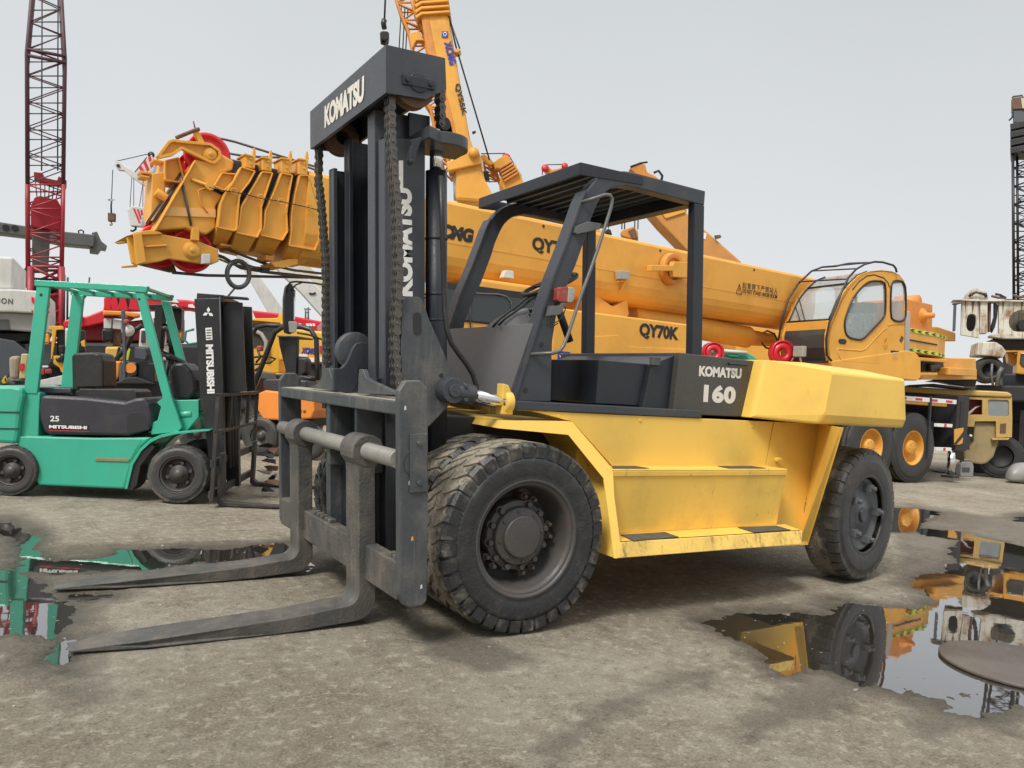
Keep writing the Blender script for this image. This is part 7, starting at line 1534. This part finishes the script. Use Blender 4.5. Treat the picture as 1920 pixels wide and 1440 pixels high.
# jerrycan by the outrigger foot
q=W.z(1808,893,0); Fj=Frame((q.x,q.y,0),-.5); jk=thing('jerrycan',(q.x,q.y,0),'dirty grey plastic jerrycan with dark blue label beside the outrigger foot','jerrycan')
M_jug=paint('dirty grey plastic',(.27,.27,.25),.5,(.12,.11,.09),.7,6,0,bump=.05)
mb=MB(); mb.prism(Fj,[(-.15,0),(.15,0),(.16,.03),(.16,.26),(.13,.33),(.06,.36),(-.12,.34),(-.16,.28),(-.16,.03)],-.10,.10); mb.build('body',M_jug,jk,.02,3)
mb=MB(); mb.tube(Fj,[(-.02,0,.34),(-.02,0,.40),(.10,0,.40),(.13,0,.33)],.018,8); mb.build('handle',M_jug,jk); mb=MB(); mb.cyl(Fj,(-.10,0,.33),(-.10,0,.38),.028,n=14); mb.build('cap',M_blk,jk); mb=MB(); mb.box(Fj,-.13,.06,-.104,-.1,.10,.22); mb.build('jerrycan_label',M_slate,jk)
q=W.z(1783,887,0); pad=thing('outrigger_pad',(q.x,q.y,0),'round dark plate lying under the truck crane outrigger foot','pad')
mb=MB(); mb.lathe(W,(q.x,q.y,.0),[(0,.005),(.42,.005),(.43,.02),(.42,.035),(.38,.03),(0,.03)],ax=2,n=40); mb.build('disc',M_dark,pad); 
for dx in (-.12,.12): mb=MB(); mb.bar(W,(q.x+dx,q.y-.05,.03),(q.x+dx*.6,q.y,.12),.03,.02); mb.build('lug',M_wh,pad)
# right lattice crane
T=Traced('dark_lattice_crane','black lattice boom crane standing upright at the far right edge','crane',1905,400,26.,-32.8)
lattice(T,[(1899,280),(1901,560)],[(1950,280),(1954,560)],1.2,.045,16,M_blk,'lattice_boom',.022); lattice(T,[(1907,280),(1909,560)],[(1960,280),(1962,560)],.3,.04,12,M_blk,'inner_lattice',.018,.5)
for k in range(4): T.p('black_panel',[(1894,232+k*15),(1990,212+k*15),(1990,223+k*15),(1895,243+k*15)],-.1,1.,M_blk,.01)
T.p('head_frame',[(1899,206),(1930,203),(1990,190),(1990,222),(1900,230)],.0,.8,M_slate,.02); T.p('head_block',[(1896,188),(1899,183),(1916,181),(1990,170),(1990,200),(1899,205),(1896,198)],-.05,.8,M_rust,.02); T.p('cream_panel',[(1914,184),(1990,178),(1990,203),(1917,203)],-.08,.1,paint('cream panel',(.5,.46,.36),.5,(.3,.26,.2),.4,3,0),.01)
T.t('head_rail',[(1898,184),(1900,181),(1917,179),(1916,184)],0,.03,M_blk); T.t('hanging_strap',[(1899,210),(1898,220),(1892,226)],0,.03,M_blk)
T.p('base',[(1880,560),(2000,560),(2000,780),(1880,780)],.5,2.,M_dark,.1); T.legs([(1900,700),(1980,700)],'support_leg',M_dark,.4,.8)
# round steel plate lying on the puddle
F=W; q0=W.z(1767,1222,.012); q1=W.z(1985,1215,.012); ctr=(q0+q1)/2; Rp=(q1-q0).length/2
pl_=[(1767,1222),(1772,1210),(1800,1203),(1850,1202),(1920,1208),(2010,1225),(2060,1250),(2070,1290),(2010,1310),(1920,1296),(1860,1276),(1800,1246)]
pts=[W.z(x,y,.02) for x,y in pl_]; cx_=sum(p.x for p in pts)/len(pts); cy2=sum(p.y for p in pts)/len(pts); Rp=sum(math.hypot(p.x-cx_,p.y-cy2) for p in pts)/len(pts)*.94; cx_+=_R.x*.05; cy2+=_R.y*.05
mb=MB(); mb.lathe(W,(cx_,cy2,.0),[(0,-.008),(Rp-.01,-.008),(Rp,-.004),(Rp,.010),(Rp-.006,.014),(0,.014)],ax=2,n=72)
mb.build('steel_plate',paint('muddy steel plate',(.085,.068,.055),.42,(.17,.145,.115),.8,2.2,0,bump=.08,lo=.42),None,0,origin=(cx_,cy2,0)); tag(bpy.data.objects['steel_plate'],'round muddy steel plate lying half over the right hand puddle','steel plate')
# small stones scattered on the dirt
random.seed(21); mb=MB()
for k in range(1100):
    x=random.uniform(-3.2,5.5); y=random.uniform(-3.1,3.2)
    if math.hypot(x-CAM.x,y-CAM.y)<.6: continue
    i=int(np.searchsorted(GRX,x)); j=int(np.searchsorted(GRY,y)); 
    if sd[i,j]<.06: continue
    r=random.choice((.003,.004,.004,.005,.006,.007)) ; z=H[i,j]
    pts=[Vector((x,y,z))+Vector((random.gauss(0,r),random.gauss(0,r),random.uniform(-.3,1.)*r)) for _ in range(7)]
    try: mb.hull(pts)
    except Exception: pass
o=mb.build('gravel',paint('small stones',(.30,.265,.21),.8,(.12,.1,.08),.6,30,0,bump=.02,fine=200.),None,0,merge=False); tag(o,'small loose stones scattered over the dirt',None,None,'stuff')

# flecks of silt and litter floating on the puddles
random.seed(77); mb=MB(); n_=0
while n_<170:
    x=random.uniform(-3.3,5.) ; y=random.uniform(-2.9,2.5); i=int(np.searchsorted(GRX,x)); j=int(np.searchsorted(GRY,y))
    if not(-.35<SHORE[i,j]<-.03): continue
    r=random.choice((.004,.006,.008)); 
    try: mb.hull([Vector((x,y,WZ))+Vector((random.gauss(0,r),random.gauss(0,r)*.6,random.uniform(-.2,.3)*r)) for _ in range(6)])
    except Exception: pass
    n_+=1
o=mb.build('floating_litter',paint('dry litter',(.26,.22,.15),.8,(.4,.38,.33),.6,30,0,bump=0),None,0,merge=False); tag(o,'small flecks of litter floating on the puddles',None,None,'stuff')
